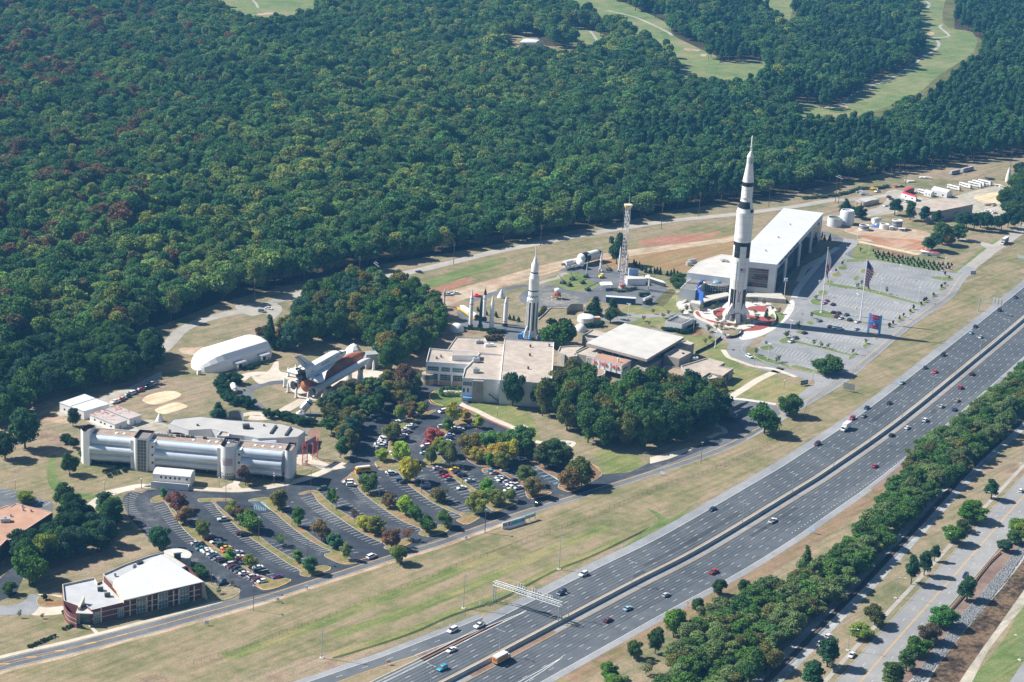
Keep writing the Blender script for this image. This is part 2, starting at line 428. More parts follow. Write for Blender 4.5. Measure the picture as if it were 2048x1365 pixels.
S('0','turf',[(925,620),(1000,590),(1040,580),(1070,600),(1080,640),(1060,660),(960,668),(920,655)],.016,dry)
S('0','turf',[(1090,560),(1170,540),(1240,560),(1180,580),(1120,590)],.016,lush)
S('0','turf',[(1240,620),(1330,590),(1400,560),(1420,600),(1370,640),(1260,650)],.016,green)
S('0','turf',[(1360,660),(1450,690),(1480,730),(1530,745),(1600,770),(1620,770),(1580,800),(1450,800),(1440,745),(1380,690)],.016,green)
S('0','turf',[(1200,920),(1180,905),(1240,900),(1290,930),(1210,950)],.016,green)
S('0','turf',[(940,812),(1010,805),(1060,830),(1080,870),(1070,885),(1000,845)],.016,green)
S('0','turf',[(1700,486),(1760,500),(1850,525),(1900,545),(1960,500),(1990,480),(2000,492),(1930,550),(1880,552),(1740,525),(1690,510)],.018,lush)
S('0','turf',[(1940,1365),(2000,1290),(2060,1210),(2080,1420),(1920,1420)],.018,lush)
S('0','turf',[(1800,440),(1830,400),(2080,330),(2080,420),(2000,440),(1900,490),(1840,470)],.010,olive)
# bare soil, gravel and sand
S('0','clay_ground',[(1180,520),(1290,495),(1400,470),(1490,470),(1490,520),(1400,520),(1370,545),(1280,535),(1220,545)],.020,MG('clay_and_weeds',[(.35,(.22,.19,.085)),(.48,(.30,.17,.10)),(.58,(.24,.20,.09)),(.68,(.33,.22,.15))],(.05,.2,1)))
S('0','clay_ground',[(1250,492),(1330,462),(1440,440),(1540,420),(1550,440),(1480,465),(1370,485),(1280,500)],.024,olive)
S('0','clay_ground',[(1275,487),(1330,472),(1400,468),(1445,462),(1400,480),(1330,492)],.028,redclay)
S('0','dirt_track',[(855,597),(935,572),(1010,552),(1100,527),(1180,512),(1260,500),(1340,490),(1440,478),(1475,470),(1480,480),(1400,492),(1300,507),(1200,522),(1130,538),(1040,566),(960,588),(900,610),(865,612)],.030,clay)
S('0','clay_ground',[(850,583),(930,558),(945,563),(880,588),(860,598)],.034,redclay)
S('E','clay_ground',[(480,110),(560,80),(700,65),(800,95),(780,125),(680,140),(600,165),(520,170),(330,200),(320,170)],.036,clay)
S('J','clay_ground',[(400,830),(500,780),(640,770),(900,790),(1180,850),(1120,920),(1150,1000),(1060,1050),(900,1010),(640,930),(480,920),(560,890)],.028,clay)
S('J','clay_ground',[(520,870),(700,880),(900,900),(1100,920),(1130,1000),(900,990),(750,960),(640,910)],.032,MG('orange_clay',[(.35,(.30,.14,.08)),(.5,(.38,.19,.115)),(.65,(.42,.29,.21))],(.04,.15,1)))
S('J','clay_ground',[(640,960),(800,1010),(1000,1050),(900,1080),(740,1030)],.036,mulch)
S('J','sand_strip',[(485,925),(560,925),(680,950),(850,985),(1070,1035),(1060,1045),(850,1005),(680,965),(540,935)],.040,sandm)
S('J','gravel_yard',[(780,480),(900,455),(1100,520),(1300,540),(1400,520),(1500,480),(1700,440),(1800,420),(1900,440),(1900,560),(1850,700),(1640,720),(1500,620),(1250,560),(1020,600),(960,640),(700,690),(600,690),(780,560)],.030,gravel)
S('J','clay_ground',[(1580,510),(1750,480),(1860,500),(1800,580),(1640,560)],.034,sandm)
S('A','sand_court',[(1110,620),(1180,580),(1320,555),(1400,570),(1400,600),(1290,645),(1200,662),(1130,645)],.03,sandm)
S('A','sand_court',[(1210,700),(1290,665),(1370,645),(1440,660),(1460,680),(1370,715),(1290,735),(1230,725)],.03,sandm)
S('A','clay_ground',[(330,770),(460,740),(560,800),(440,805)],.02,clay)
S('A','gravel_yard',[(430,740),(640,770),(740,830),(860,860),(1000,870),(1260,890),(1320,830),(1180,780),(1050,800),(900,840),(700,780),(560,700)],.03,gravel)
S('A','gravel_yard',[(780,600),(1000,530),(1180,440),(1260,400),(1230,480),(1000,600),(860,680),(820,650)],.034,gravel)
S('Q','clay_ground',[(330,745),(430,735),(420,760),(280,790),(190,780),(180,750)],.026,clay)
# forest floor under the woods (polygons reused when the woods are planted)
EDGE_PX=[(-150,725),(60,705),(200,688),(320,652),(440,606),(540,580),(650,552),(760,530),(900,506),(1020,484),(1120,466),(1240,445),(1340,422),(1440,408),(1540,394),(1640,374),(1740,352),(1840,337),(1960,320),(2200,290)]  # left end brought forward over the shaded corridor, trees added to darken it
WOODS=[W('0',EDGE_PX+[(2200,-30),(1024,-60),(-150,-60)])]
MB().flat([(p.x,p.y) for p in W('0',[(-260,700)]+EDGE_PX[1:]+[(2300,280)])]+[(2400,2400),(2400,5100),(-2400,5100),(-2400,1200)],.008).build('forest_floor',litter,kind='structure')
# golf fairways beyond and between the woods
FAIR=[('0',[(395,-40),(400,-12),(440,5),(480,30),(530,42),(600,35),(650,22),(640,5),(610,-15),(580,-40)]),
  ('0',[(1130,62),(1160,54),(1230,80),(1235,96),(1190,92),(1150,80)]),
  ('0',[(1090,-15),(1215,-5),(1330,45),(1345,70),(1400,98),(1440,118),(1420,135),(1360,125),(1310,85),(1250,58),(1190,35),(1100,12)]),
  ('0',[(1340,150),(1400,132),(1525,120),(1520,155),(1460,165),(1390,160)]),
  ('0',[(1495,-40),(1600,-40),(1585,20),(1570,55),(1535,45),(1510,10)]),
  ('0',[(1815,-50),(1895,-50),(1885,45),(1945,65),(1948,102),(1880,150),(1830,190),(1740,226),(1670,236),(1640,226),(1690,198),(1735,168),(1795,140),(1840,105),(1825,50)]),
  ('0',[(1570,200),(1610,205),(1660,222),(1640,242),(1590,240)])]
FAIRW=[]
golf_rough=MG('golf_rough',[(.35,(.07,.085,.03)),(.5,(.12,.125,.05)),(.65,(.17,.15,.075))],(.02,.08,.5))
for v,pts in FAIR:
 ww=W(v,pts); FAIRW.append(ww)
 for dy in (-75,-40):sheet('rough_grass',[p+Vector((0,dy,0)) for p in ww],.03,golf_rough,4)
 sheet('fairway',ww,.05,golf,4)
for pts in ([(1650,215),(1690,209),(1735,205),(1720,222),(1670,226)],[(1810,70),(1850,60),(1860,78),(1830,88)],[(1850,108),(1890,100),(1895,110),(1855,120)]):
 S('0','putting_green',pts,.07,lush)
for pts in ([(1674,216),(1690,213),(1696,216),(1680,219)],[(1854,67),(1866,65),(1868,70),(1858,71)],[(1738,166),(1752,163),(1756,168),(1742,173)],[(1370,97),(1398,100),(1396,103),(1372,101)],[(1402,110),(1412,109),(1411,113),(1403,113)],[(515,28),(545,25),(552,28),(520,31)]):
 S('0','sand_bunker',pts,.09,clay,4)
for pts,wd in (([(1696,196),(1735,176),(1775,160),(1810,140),(1850,112),(1870,100),(1878,88),(1868,76)],3.5),([(1868,76),(1893,74),(1897,70),(1880,55),(1884,50)],3.5),([(1855,18),(1858,8),(1848,0),(1838,-12)],3.5),([(1650,216),(1680,212),(1696,196)],3.5),([(1215,22),(1270,35),(1330,62),(1345,72)],4),([(500,-6),(512,8),(516,16)],3),([(1180,62),(1190,75),(1195,85)],3)):
 road('cart_path',W('0',pts),wd,.08,concrete_road)
S('0','clearing',[(985,60),(1060,58),(1090,92),(1170,90),(1180,108),(1100,115),(1010,92)],.06,MG('rough_grass',[(.4,(.17,.16,.07)),(.5,(.26,.21,.11)),(.6,(.33,.25,.15))],(.04,.15,.8)))

# roads
back=[(-60,790),(60,783),(140,768),(190,748),(255,738),(300,718),(325,700),(345,680),(362,662),(400,643),(455,628),(505,620),(560,600),(640,578),(740,560),(820,545),(905,525),(1000,502),(1080,487),(1180,468),(1320,445),(1400,436),(1470,429),(1540,420),(1600,412),(1660,402),(1720,398),(1780,390),(1840,378)]
road('service_road',W('0',back),7.5,.05,concrete_road)
S('0','service_road',[(470,612),(540,606),(565,618),(545,640),(530,628),(500,632)],.054,concrete_road)
road('service_road',W('J',[(490,690),(600,670),(700,640),(800,610),(900,560),(960,500)]),8,.052,concrete_road)
road('service_road',W('J',[(560,690),(420,700),(290,705),(200,730)]),7,.054,concrete_road)
road('service_road',W('J',[(200,840),(300,880),(380,930),(420,990),(400,1060),(340,1160),(260,1240)]),9,.056,asphalt_mid)
S('J','service_road',[(380,900),(440,930),(485,970),(475,1010),(440,1040),(395,1000),(385,950)],.058,asphalt_mid)
road('gravel_road',W('J',[(1480,1225),(1530,1180),(1640,1090),(1740,1010),(1830,950),(1930,880),(2060,790),(2300,640)]),8.5,.05,concrete_road)
road('gravel_road',W('J',[(1790,985),(1700,950),(1560,920),(1420,895),(1280,860)]),5,.052,concrete_road)
S('J','gravel_road',[(1640,945),(1760,955),(1830,940),(1810,985),(1720,1000)],.056,concrete_road)
# interstate, laid out from its median barrier
BAR=resample(spline([px(*p) for p in [(560,1534),(700,1463),(898,1365),(1127,1244),(1267,1170),(1406,1098),(1581,992),(1665,939),(1804,840.6),(1972,703.6),(2048,640),(2150,552),(2260,452)]],10),4.0)
def off(d0,d1=None,a=0,b=None):
 n=len(BAR); b=n if b is None else b
 if d1 is None:return _offset(BAR,d0)[a:b]
 o=[]
 L,Rr=_offset(BAR,1.0),BAR
 for i in range(a,b):
  t=(i-a)/max(1,b-a-1); d=d0+(d1-d0)*t
  o.append(BAR[i]+(L[i]-BAR[i])*d)
 return o
def near(v,p):
 q=W(v,p); return min(range(len(BAR)),key=lambda i:(BAR[i]-q).length)
MB().ribbon(off(25.5),off(20.4),.030).build('hard_shoulder',shoulder,kind='structure')
MB().ribbon(off(20.6),off(2.9),.040).build('motorway',motor,kind='structure')
MB().ribbon(off(3.0),off(.25),.034).build('median_shoulder',shoulder,kind='structure')
MB().ribbon(off(-.25),off(-3.8),.034).build('median_shoulder',shoulder,kind='structure')
i_ex0,i_ex1=near('M',(1320,220)),near('K',(1500,505))
def eastd(i):
 if i<i_ex0:return -24.4
 if i>i_ex1:return -21.0
 t=(i-i_ex0)/(i_ex1-i_ex0); return -24.4+3.4*t
_L=_offset(BAR,1.0)
east=[BAR[i]+(_L[i]-BAR[i])*eastd(i) for i in range(len(BAR))]
easto=[BAR[i]+(_L[i]-BAR[i])*(eastd(i)-3.2) for i in range(len(BAR))]
MB().ribbon(off(-3.6),east,.040).build('motorway',motor,kind='structure')
MB().ribbon(east,easto,.030).build('hard_shoulder',shoulder,kind='structure')
MB().strip(easto[near('K',(1180,750)):near('K',(2040,120))],2.6,.044).build('brown_shoulder',gore_brown,kind='structure')
i_a,i_b=near('L',(650,870)),near('L',(960,690))
MB().ribbon(off(-1.2,a=i_a,b=i_b+6),off(-3.7,a=i_a,b=i_b+6),.047).build('brown_shoulder',gore_brown,kind='structure')
bm_=MB()
secs=[(.42,0),(.42,.08),(.2,.5),(.15,1.55),(-.15,1.55),(-.2,.5),(-.42,.08),(-.42,0)]
rows=[[b+(l-b)*d+U(.03+z) for d,z in secs] for b,l in zip(BAR,_L)]
bm_.add([p for r_ in rows for p in r_],[(i*8+k,i*8+k+1,(i+1)*8+k+1,(i+1)*8+k) for i in range(len(rows)-1) for k in range(7)])
tag(bm_.build('median_barrier',concrete_l),'long concrete barrier wall down the middle of the motorway','barrier')
# wheel tracks worn darker along every lane
wt=MB()
for k in range(5):
 for e in (-.85,.85):wt.strip(off(4.6+3.55*k+e),.75,.046)
for k in range(4):
 for e in (-.85,.85):wt.strip(off(-5.6-3.45*k+e),.75,.046)
wt.build('wheel_tracks',worn,kind='structure')
pa=MB(); nB=len(BAR)
for k in range(30):
 i=rng.randrange(nB // 6,nB-12); n_=rng.choice((2,3,4,8,12)); ln_=rng.choice((4.6,8.15,11.7,15.3,18.8,-5.6,-9.05,-12.5,-15.9)); pa.strip(off(ln_,a=i,b=i+n_),rng.choice((3.2,1.6,.35,.35)),.047+.00006*k)
pa.build('road_patches',patchm,kind='structure')
MB().ribbon(_offset(easto,.2),_offset(easto,-7.5),.0205).build('brown_turf',MG('brown_grass',[(.35,(.17,.15,.07)),(.45,(.235,.17,.105)),(.55,(.27,.185,.13)),(.66,(.22,.20,.09))],(.03,.14,1.0)),kind='structure')
# motorway paint
mw,my_=MB(),MB()
mw.strip(off(20.6),.22,.052); mw.strip(east,.22,.052)
my_.strip(off(2.8),.2,.052); my_.strip(off(-3.95),.2,.052)
fineB=resample(BAR,.5)
def dashes(mb,d,start,period,ln,wd,z=.052,a=0,b=None):
 pts=_offset(fineB,d); s=a+start; b=b or len(pts)
 n=int(ln/.5)
 while s+n<b:
  mb.strip(pts[s:s+n+1:max(1,n // 3)],wd,z); s+=int(period/.5)
for k,d in enumerate((6.45,10.0,13.55,17.1)):dashes(mw,d,5*k,12.2,3.05,.17)
for k,d in enumerate((-7.35,-10.75,-14.2,-17.6)):dashes(mw,d,7*k+3,12.2,3.05,.17)
nb=min(range(len(fineB)),key=lambda i:(fineB[i]-BAR[i_ex0]).length); nb1=min(range(len(fineB)),key=lambda i:(fineB[i]-BAR[i_ex1]).length)
dashes(mw,-20.9,0,12.2,3.05,.17,b=nb)
dashes(mw,-20.9,0,3.0,1.0,.26,a=nb,b=nb1)
# exit ramp on the near left: it leaves the southbound side, with a brown gore and a grass wedge
rampL=spline(W('L',[(-420,975),(-200,905),(0,835),(180,775),(400,690),(620,604),(780,540)]),8)
rampR=spline(W('L',[(-420,1040),(-200,965),(0,893),(200,822),(380,765),(600,680),(760,612)]),8)
MB().ribbon(_offset(rampL,3.2),_offset(rampL,-.1),.031).build('hard_shoulder',shoulder,kind='structure')
MB().ribbon(rampL,rampR,.042).build('exit_ramp',motor,kind='structure')
mw.strip(rampL,.22,.054)
my_.strip(rampR[:-14],.2,.054)
rm=[(a+b)/2 for a,b in zip(rampL,rampR)]; rm=resample(rm,.5); s0=4
while s0+6<len(rm)-8:mw.strip(rm[s0:s0+7:2],.17,.054); s0+=24
gore=W('L',[(385,763),(620,672),(800,598),(1040,502),(900,572),(760,640),(640,700),(440,803)])
MB().flat(gore,.046).build('brown_shoulder',gore_brown,kind='structure')
mw.strip(W('L',[(380,764),(600,680),(760,613),(1040,502)]),.3,.056); mw.strip(W('L',[(440,803),(600,718),(760,636),(900,570),(1040,502)]),.3,.056)
MB().flat(W('L',[(-420,1050),(0,896),(200,826),(385,768),(440,803),(300,870),(165,922),(0,985),(-300,1110)]),.043).build('turf',olive,kind='structure')
MB().flat(W('L',[(410,788),(455,800),(300,880),(150,950),(80,985),(20,960),(200,890)]),.0435).build('hard_shoulder',shoulder,kind='structure')
# northbound gore in the near right
mw.strip(W('L',[(960,935),(1100,860),(1255,768)]),.3,.056); mw.strip(W('L',[(1010,930),(1120,862),(1255,768)]),.3,.056)
mw.build('lane_markings',paint_w,kind='structure'); my_.build('lane_markings',paint_y,kind='structure')
# frontage road
FR=spline([px(*p) for p in [(-120,1378),(0,1331),(150,1295),(311,1253),(420,1223),(520,1195),(632,1159),(776,1113),(875,1083),(941,1059),(1040,1024.7),(1157,989),(1300,944),(1428,900),(1512,859),(1602,807),(1675,763),(1730,718),(1803,656),(1842,629),(1892,593),(1912,565),(1925,549),(1940,534)]],8)
iF=min(range(len(FR)),key=lambda i:(FR[i]-px(1480,876)).length)
MB().strip(FR[:iF+1],8.0,.050).build('frontage_road',asphalt_mid,kind='structure')
MB().strip(FR[iF:],8.4,.051).build('frontage_road',asphalt_old,kind='structure')
fy,fw=MB(),MB()
iT=min(range(len(FR)),key=lambda i:(FR[i]-px(250,1270)).length)
fy.strip(_offset(FR,.12)[iT:-8],.14,.075); fy.strip(_offset(FR,-.12)[iT:-8],.14,.075)
for sgn in (-1,1):
 fy.strip([FR[i]+(_offset(FR,sgn*1.6)[i]-FR[i])*max(.08,1-i/iT) for i in range(iT+1)],.16,.075)
for i in range(2,iT,3):
 t=max(.1,1-i/iT)
 fy.strip([_offset(FR,1.5*t)[i],_offset(FR,-1.5*t)[min(i+1,len(FR)-1)]],.5,.077)
for sgn in (-1,):fw.strip(_offset(FR,sgn*3.85)[:-8],.16,.075)
fw.strip(_offset(FR,3.75)[:min(range(len(FR)),key=lambda i:(FR[i]-px(450,1214)).length)],.15,.075)
fy.build('lane_markings',paint_y,kind='structure'); fw.build('lane_markings',paint_w,kind='structure')
a_=min(range(len(FR)),key=lambda i:(FR[i]-px(1000,1038)).length)
MB().strip(_offset(FR,-5.4)[:a_+2],2.2,.04).build('verge_track',clay,kind='structure')
i2=min(range(len(FR)),key=lambda i:(FR[i]-px(470,1209)).length)
MB().strip(_offset(FR,5.6)[:i2],2.3,.045).build('pavement',walk,kind='structure')
for v,pts,wd in (('D',[(-100,1200),(0,1175),(300,1065),(560,970),(800,870),(1000,795),(1240,705),(1480,605),(1670,545)],7),('L',[(-100,765),(0,738),(200,676),(400,606),(600,516),(800,451),(960,380),(1200,256),(1400,176),(1600,80)],5),('L',[(-100,650),(300,520),(700,360),(1100,180),(1500,10)],6)):
 road('turf',W(v,pts),wd,.0262+wd*.0002,green)
road('ditch',W('L',[(-100,780),(0,752),(200,690),(400,620),(600,530),(800,465),(960,395),(1200,270),(1400,190),(1600,95),(1760,15)]),1.4,.03,MG('wet_ditch',[(.4,(.045,.055,.022)),(.6,(.09,.10,.04))]))
S('M','turf',[(320,60),(380,80),(470,130),(580,70),(620,50),(560,110),(440,180),(300,250),(200,310),(160,320),(320,200),(400,140)],.034,lush)

# left car parks
S('0','car_park',Z('7',[(105,345),(125,305),(180,272),(270,285),(330,258),(450,247),(560,255),(700,266),(900,277),(1100,282),(1300,262),(1500,225),(1700,178),(1850,118),(2000,45),(2048,10)])+[(700,905),(716,880),(712,850),(740,825),(790,790),(835,760),(880,750),(930,775),(955,800),(915,822)]+[(960,834),(1020,860),(1070,884),(1100,905),(1160,950),(1200,950),(1260,945),(1300,926),(1380,900),(1420,880),(1512,858),(1300,942),(1157,987),(1040,1022),(941,1057),(776,1111),(632,1157),(560,1180)]+Z('7',[(1100,1195),(1110,1120),(1080,1080),(960,1080),(880,1020),(820,1010),(700,860),(560,790),(480,740),(420,760),(330,670),(240,570),(170,500),(130,420)]),.060,asphalt,0)
S('0','service_apron',Z('K',[(350,275),(420,270),(530,280),(690,305),(715,350),(640,420),(560,470),(440,520),(380,545),(400,480),(395,440),(330,380)]),.064,asphalt_mid,0)
S('0','side_parking',Z('B',[(-40,110),(60,125),(200,165),(340,215),(330,330),(200,300),(-40,260)]),.05,asphalt_mid,0)
S('0','driveway',Z('B',[(-40,740),(60,640),(100,590),(160,560),(150,690),(100,800),(-40,860)]),.05,asphalt,0)
S('B','forecourt',[(-40,880),(90,870),(160,840),(200,800),(250,815),(235,850),(250,880),(200,930),(120,930),(-40,930)],.05,shoulder)
S('B','forecourt',[(200,930),(250,882),(320,884),(405,876),(415,920),(300,936)],.054,walk)
S('B','pavement',[(565,1000),(590,1005),(640,1050),(615,1060)],.05,walk,0)
S('B','pavement',[(240,800),(330,802),(400,808),(400,818),(300,814)],.052,walk)
# pale paths between the camp building and the car park
road('pavement',W('7',[(-20,280),(60,262),(160,240),(260,222),(345,226),(500,232),(700,244),(900,256),(1060,262),(1250,250),(1450,215),(1640,170),(1800,112),(1900,60),(1990,25)]),4.2,.07,walk)
S('7','pavement',[(955,250),(1010,210),(1050,195),(1060,170),(1110,190),(1095,215),(1125,250),(1100,265)],.072,walk)
road('pavement',W('B',[(530,300),(570,250),(620,200),(700,160),(790,130),(860,118)]),4.5,.068,walk)
road('pavement',W('C',[(430,1120),(520,1080),(600,1120),(690,1150),(800,1135)]),7,.068,walk)
road('pavement',W('C',[(440,1000),(490,1040),(520,1100)]),6,.069,walk)
# paths round the shuttle
S('T','shuttle_plaza',[(110,800),(170,730),(260,690),(420,680),(700,700),(1000,690),(1240,600),(1330,620),(1600,600),(1660,680),(1480,720),(1260,740),(1150,770),(900,860),(760,1000),(660,1090),(560,1080),(400,1040),(300,1040),(180,930)],.05,walk)
S('T','shuttle_plaza',[(290,850),(480,830),(800,780),(1060,700),(1060,640),(1200,620),(1330,640),(1470,700),(1260,730),(1000,760),(900,900),(720,1010),(560,1040),(430,1000),(330,920)],.056,M('brown_paving',(.30,.17,.115),.9,.12,.4))
road('pavement',W('T',[(430,1040),(330,1080),(180,1160),(0,1260),(-140,1320),(-320,1340),(-470,1330)]),6,.052,walk)
road('pavement',W('C',[(0,470),(60,430),(160,420),(250,430),(330,425),(420,450)]),6,.053,walk)
S('C','pavement',[(150,440),(230,390),(270,330),(300,330),(310,400),(380,420),(420,450),(340,470),(240,480),(150,500),(90,440)],.054,walk)
road('asphalt_path',W('C',[(-60,520),(30,560),(100,530),(200,500),(300,488),(380,480)]),5.5,.056,asphalt_mid)
road('asphalt_path',W('C',[(30,560),(80,620),(140,680),(170,700)]),6,.057,asphalt_mid)
road('asphalt_path',W('C',[(390,790),(470,760),(560,740),(620,750)]),5,.05,asphalt_mid)
S('i','pavement',[(540,130),(640,80),(830,55),(1000,30),(1200,60),(1180,110),(1100,90),(900,95),(700,150)],.052,walk)
S('i','pavement',[(1880,330),(1950,300),(2048,330),(2048,480),(1950,460),(1880,420)],.052,M('brown_earth',(.25,.15,.10),.95,.2,.3))
# museum forecourt loop
S('E','turf',[(175,1060),(190,1030),(240,1005),(300,1000),(470,1010),(480,1100),(420,1150),(300,1150),(220,1120)],.09,green)
road('kerb',W('E',[(300,1145),(220,1120),(178,1075),(185,1040),(230,1010)]),.5,.13,kerb_y)
road('pavement',W('E',[(430,1110),(500,1150),(600,1190),(740,1260),(880,1320),(960,1350),(1060,1330)]),4,.085,walk)
road('pavement',W('E',[(430,1165),(520,1180),(640,1240),(780,1300),(900,1350)]),.7,.12,M('red_kerb_paint',(.45,.10,.09),.8,.15,.5))
road('pavement',W('1',[(1540,330),(1640,345),(1740,330),(1830,340),(1780,380),(1680,370)]),3.5,.08,walk)
S('0','pavement',Z('K',[(0,590),(200,540),(230,548),(100,600),(0,625)]),.07,walk,0)
road('pavement',W('F',[(1350,1350),(1440,1310),(1500,1300),(1480,1260),(1420,1230),(1380,1150)]),3.0,.08,walk)
S('F','clay_ground',[(880,1280),(1000,1190),(1100,1250),(1080,1330),(900,1380)],.02,mulch)
# planetarium lawn paths
road('pavement',W('K',[(400,285),(440,260),(520,210),(600,160),(690,118),(720,100)]),4.5,.06,walk)
road('pavement',W('K',[(370,272),(440,268),(560,280),(690,300)]),4.0,.062,walkw)
road('pavement',W('K',[(400,0),(430,40),(480,60),(560,88),(640,100),(700,112),(800,150)]),3.2,.07,walk)
# loops of road by the new building and the concrete hall
road('plaza_road',W('I',[(540,1140),(430,1110),(300,1085),(180,1060),(60,1020),(-20,960),(-10,900),(80,830),(220,760),(330,700),(400,620),(430,560),(480,490),(600,340),(700,240),(780,180),(800,140)]),10.5,.060,asphalt_old)
S('I','plaza_road',[(490,1110),(600,1090),(720,1060),(760,1100),(640,1180),(520,1240),(430,1290),(380,1300),(480,1210),(540,1170)],.058,asphalt_old)
road('asphalt_path',W('F',[(350,220),(560,225),(700,240),(900,235),(1150,225),(1230,260),(1320,330),(1420,390),(1520,450),(1600,490),(1680,500)]),6.5,.055,asphalt_old)
S('F','asphalt_path',[(380,270),(480,240),(700,270),(600,300),(450,290)],.057,asphalt_old)
S('S','rocket_plaza',[(280,960),(360,890),(560,830),(760,800),(1100,790),(1400,800),(1500,860),(1560,1000),(1520,1130),(1400,1200),(1040,1230),(760,1170),(500,1110),(330,1040)],.060,walkw)
S('S','rocket_plaza',[(990,1230),(1140,1230),(1400,1180),(1560,1050),(1640,960),(1700,860),(1740,780),(1800,770),(1810,880),(1720,1030),(1560,1170),(1300,1310),(1000,1365)],.063,walkw)
for pts in ([(300,955),(350,935),(420,1030),(560,1070),(740,1110),(1030,1100),(1020,1140),(860,1155),(640,1120),(430,1060),(330,1010)],[(580,935),(700,880),(770,880),(720,960),(720,1050),(610,1010)],
   [(1090,900),(1140,865),(1300,850),(1420,870),(1390,940),(1180,930)],[(1080,990),(1250,1010),(1420,1020),(1510,1060),(1480,1100),(1300,1080),(1100,1040)],[(1000,1225),(1180,1170),(1240,1110),(1420,1110),(1450,1150),(1300,1215),(1100,1235)]):
 S('S','red_paving',pts,.075,redpave)
S('S','rocket_plaza',[(20,830),(60,780),(230,760),(260,900),(150,980),(40,880)],.058,walkw)
S('F','mulch_bed',[(1180,390),(1220,350),(1290,370),(1300,400),(1250,425),(1190,420)],.05,mulch)
S('I','turf',[(190,720),(250,660),(300,670),(320,700),(260,760),(200,770)],.066,lush)
S('I','turf',[(360,570),(420,470),(470,380),(560,280),(640,180),(720,170),(730,190),(600,320),(520,420),(440,540),(400,580)],.054,lush)
S('H','walkway',[(780,940),(820,850),(930,790),(960,800),(850,870),(815,950)],.058,walk,0)
road('walkway',W('H',[(770,1040),(800,980),(880,880),(960,790),(1040,730)]),4,.062,walkw)
# rocket park
S('R','rocket_park',[(200,850),(420,780),(640,800),(830,850),(960,880),(1120,960),(1340,1045),(1160,1240),(1000,1200),(860,1180),(700,1190),(560,1140),(500,1080),(620,1000),(520,960),(430,870)],.050,asphalt_mid)
road('asphalt_path',W('G',[(380,640),(520,600),(640,560),(760,530),(850,515)]),4.5,.048,asphalt_mid)
S('G','lunar_crater',[(780,610),(850,545),(960,515),(1080,520),(1180,560),(1300,570),(1340,620),(1260,670),(1100,690),(920,690),(820,660)],.046,asphalt_mid)
S('G','lunar_crater',[(930,620),(980,580),(1080,570),(1200,590),(1255,620),(1230,655),(1100,680),(980,670)],.060,blackpave)
S('G','lunar_crater',[(930,525),(1000,505),(1080,520),(1090,545),(1000,560),(930,545)],.056,blackpave)
S('G','rocket_park',[(290,720),(380,700),(470,760),(640,820),(830,830),(860,900),(700,880),(540,870),(420,850),(350,850)],.050,asphalt_mid)
S('G','asphalt_path',[(470,870),(700,860),(830,880),(900,950),(700,960),(660,910)],.046,asphalt_mid)
road('pavement',W('G',[(940,500),(1020,475),(1080,460),(1120,430),(1160,420)]),3.5,.054,concrete_road)
S('R','mulch_bed',[(640,1070),(700,1030),(830,1040),(1000,1020),(1100,1050),(1080,1085),(960,1100),(760,1110)],.058,M('dark_bark_bed',(.06,.05,.045),.95,.3,.5))
# bank with dark green ground cover
S('R','planted_bank',[(1200,1190),(1340,1050),(1420,1070),(1310,1210),(1270,1222)],.05,MG('ground_cover',[(.35,(.07,.085,.035)),(.5,(.12,.115,.055)),(.65,(.17,.15,.08))],(.1,.6,2)))

# right-hand car park
S('0','car_park',Z('I',[(420,640),(480,520),(560,430),(640,340),(740,245),(830,285),(960,290),(1200,330),(1420,370),(1560,385),(1600,420),(1560,500),(1480,545),(1300,670),(1160,770),(1000,900),(880,985),(740,1080),(640,1130),(520,1100),(390,1060),(300,1060),(200,1040),(110,985),(130,900),(220,800),(330,740)]),.062,asphalt_old,0)

# railway, boulevard and creek on the right
RAIL=resample(spline([px(*p) for p in [(1440,1480),(1534,1365),(1588,1311),(1640,1257),(1683,1214),(1727,1170),(1798,1094),(1868,1018),(1939,940),(1995,888),(2048,840),(2120,775)]],8),.65)
MB().strip(RAIL[::4],10,.03).build('track_bed',ballast,kind='structure')
mb_=MB(); sec=[(2.3,.0),(1.6,.32),(-1.6,.32),(-2.3,.0)]
_a=RAIL[::4]; _o=_offset(_a,1.0)
rows=[[b+(l-b)*d+U(.03+z) for d,z in sec] for b,l in zip(_a,_o)]
mb_.add([p for r_ in rows for p in r_],[(i*4+k,i*4+k+1,(i+1)*4+k+1,(i+1)*4+k) for i in range(len(rows)-1) for k in range(3)]); mb_.build('track_bed',ballast,kind='structure')
track=thing('railway_track','single railway track with dark wooden ties between the tree belt and the boulevard','railway track',RAIL[0])
me_tie=MB().box((0,0,0),(.24,2.6,.18)).mesh('tie',tie_wood)
_o=_offset(RAIL,1.0)
tie_rest=MB()
for i in range(0,len(RAIL)):
 t=(_o[i]-RAIL[i]); rz=AT(t)-math.pi/2
 if i<300:part('tie',me_tie,track,RAIL[i]-RAIL[0]+U(.40),(0,0,rz))
 else:tie_rest.box(RAIL[i]+U(.40),(.24,2.6,.18),rz)
tie_rest.build('tie',tie_wood,track,kind='stuff')
for sgn in (-1,1):
 L=[p+U(.57) for p in _offset(RAIL,sgn*.72)[::3]]
 mb_=MB()
 for a,b in zip(L,L[1:]):
  d=b-a; mb_.box((a+b)/2,(d.length+.05,.09,.17),AT(d))
 mb_.build('rail',steel_rail,track)
BL=spline([px(*p) for p in [(1600,1500),(1720,1365),(1790,1284),(1865,1200),(1930,1127),(1990,1058),(2048,992),(2140,890)]],8)
MB().strip(BL,15.5,.05).build('boulevard',boulev,kind='structure')
wv,yv=MB(),MB()
yv.strip(_offset(BL,.25),.16,.07); yv.strip(_offset(BL,-.25),.16,.07)
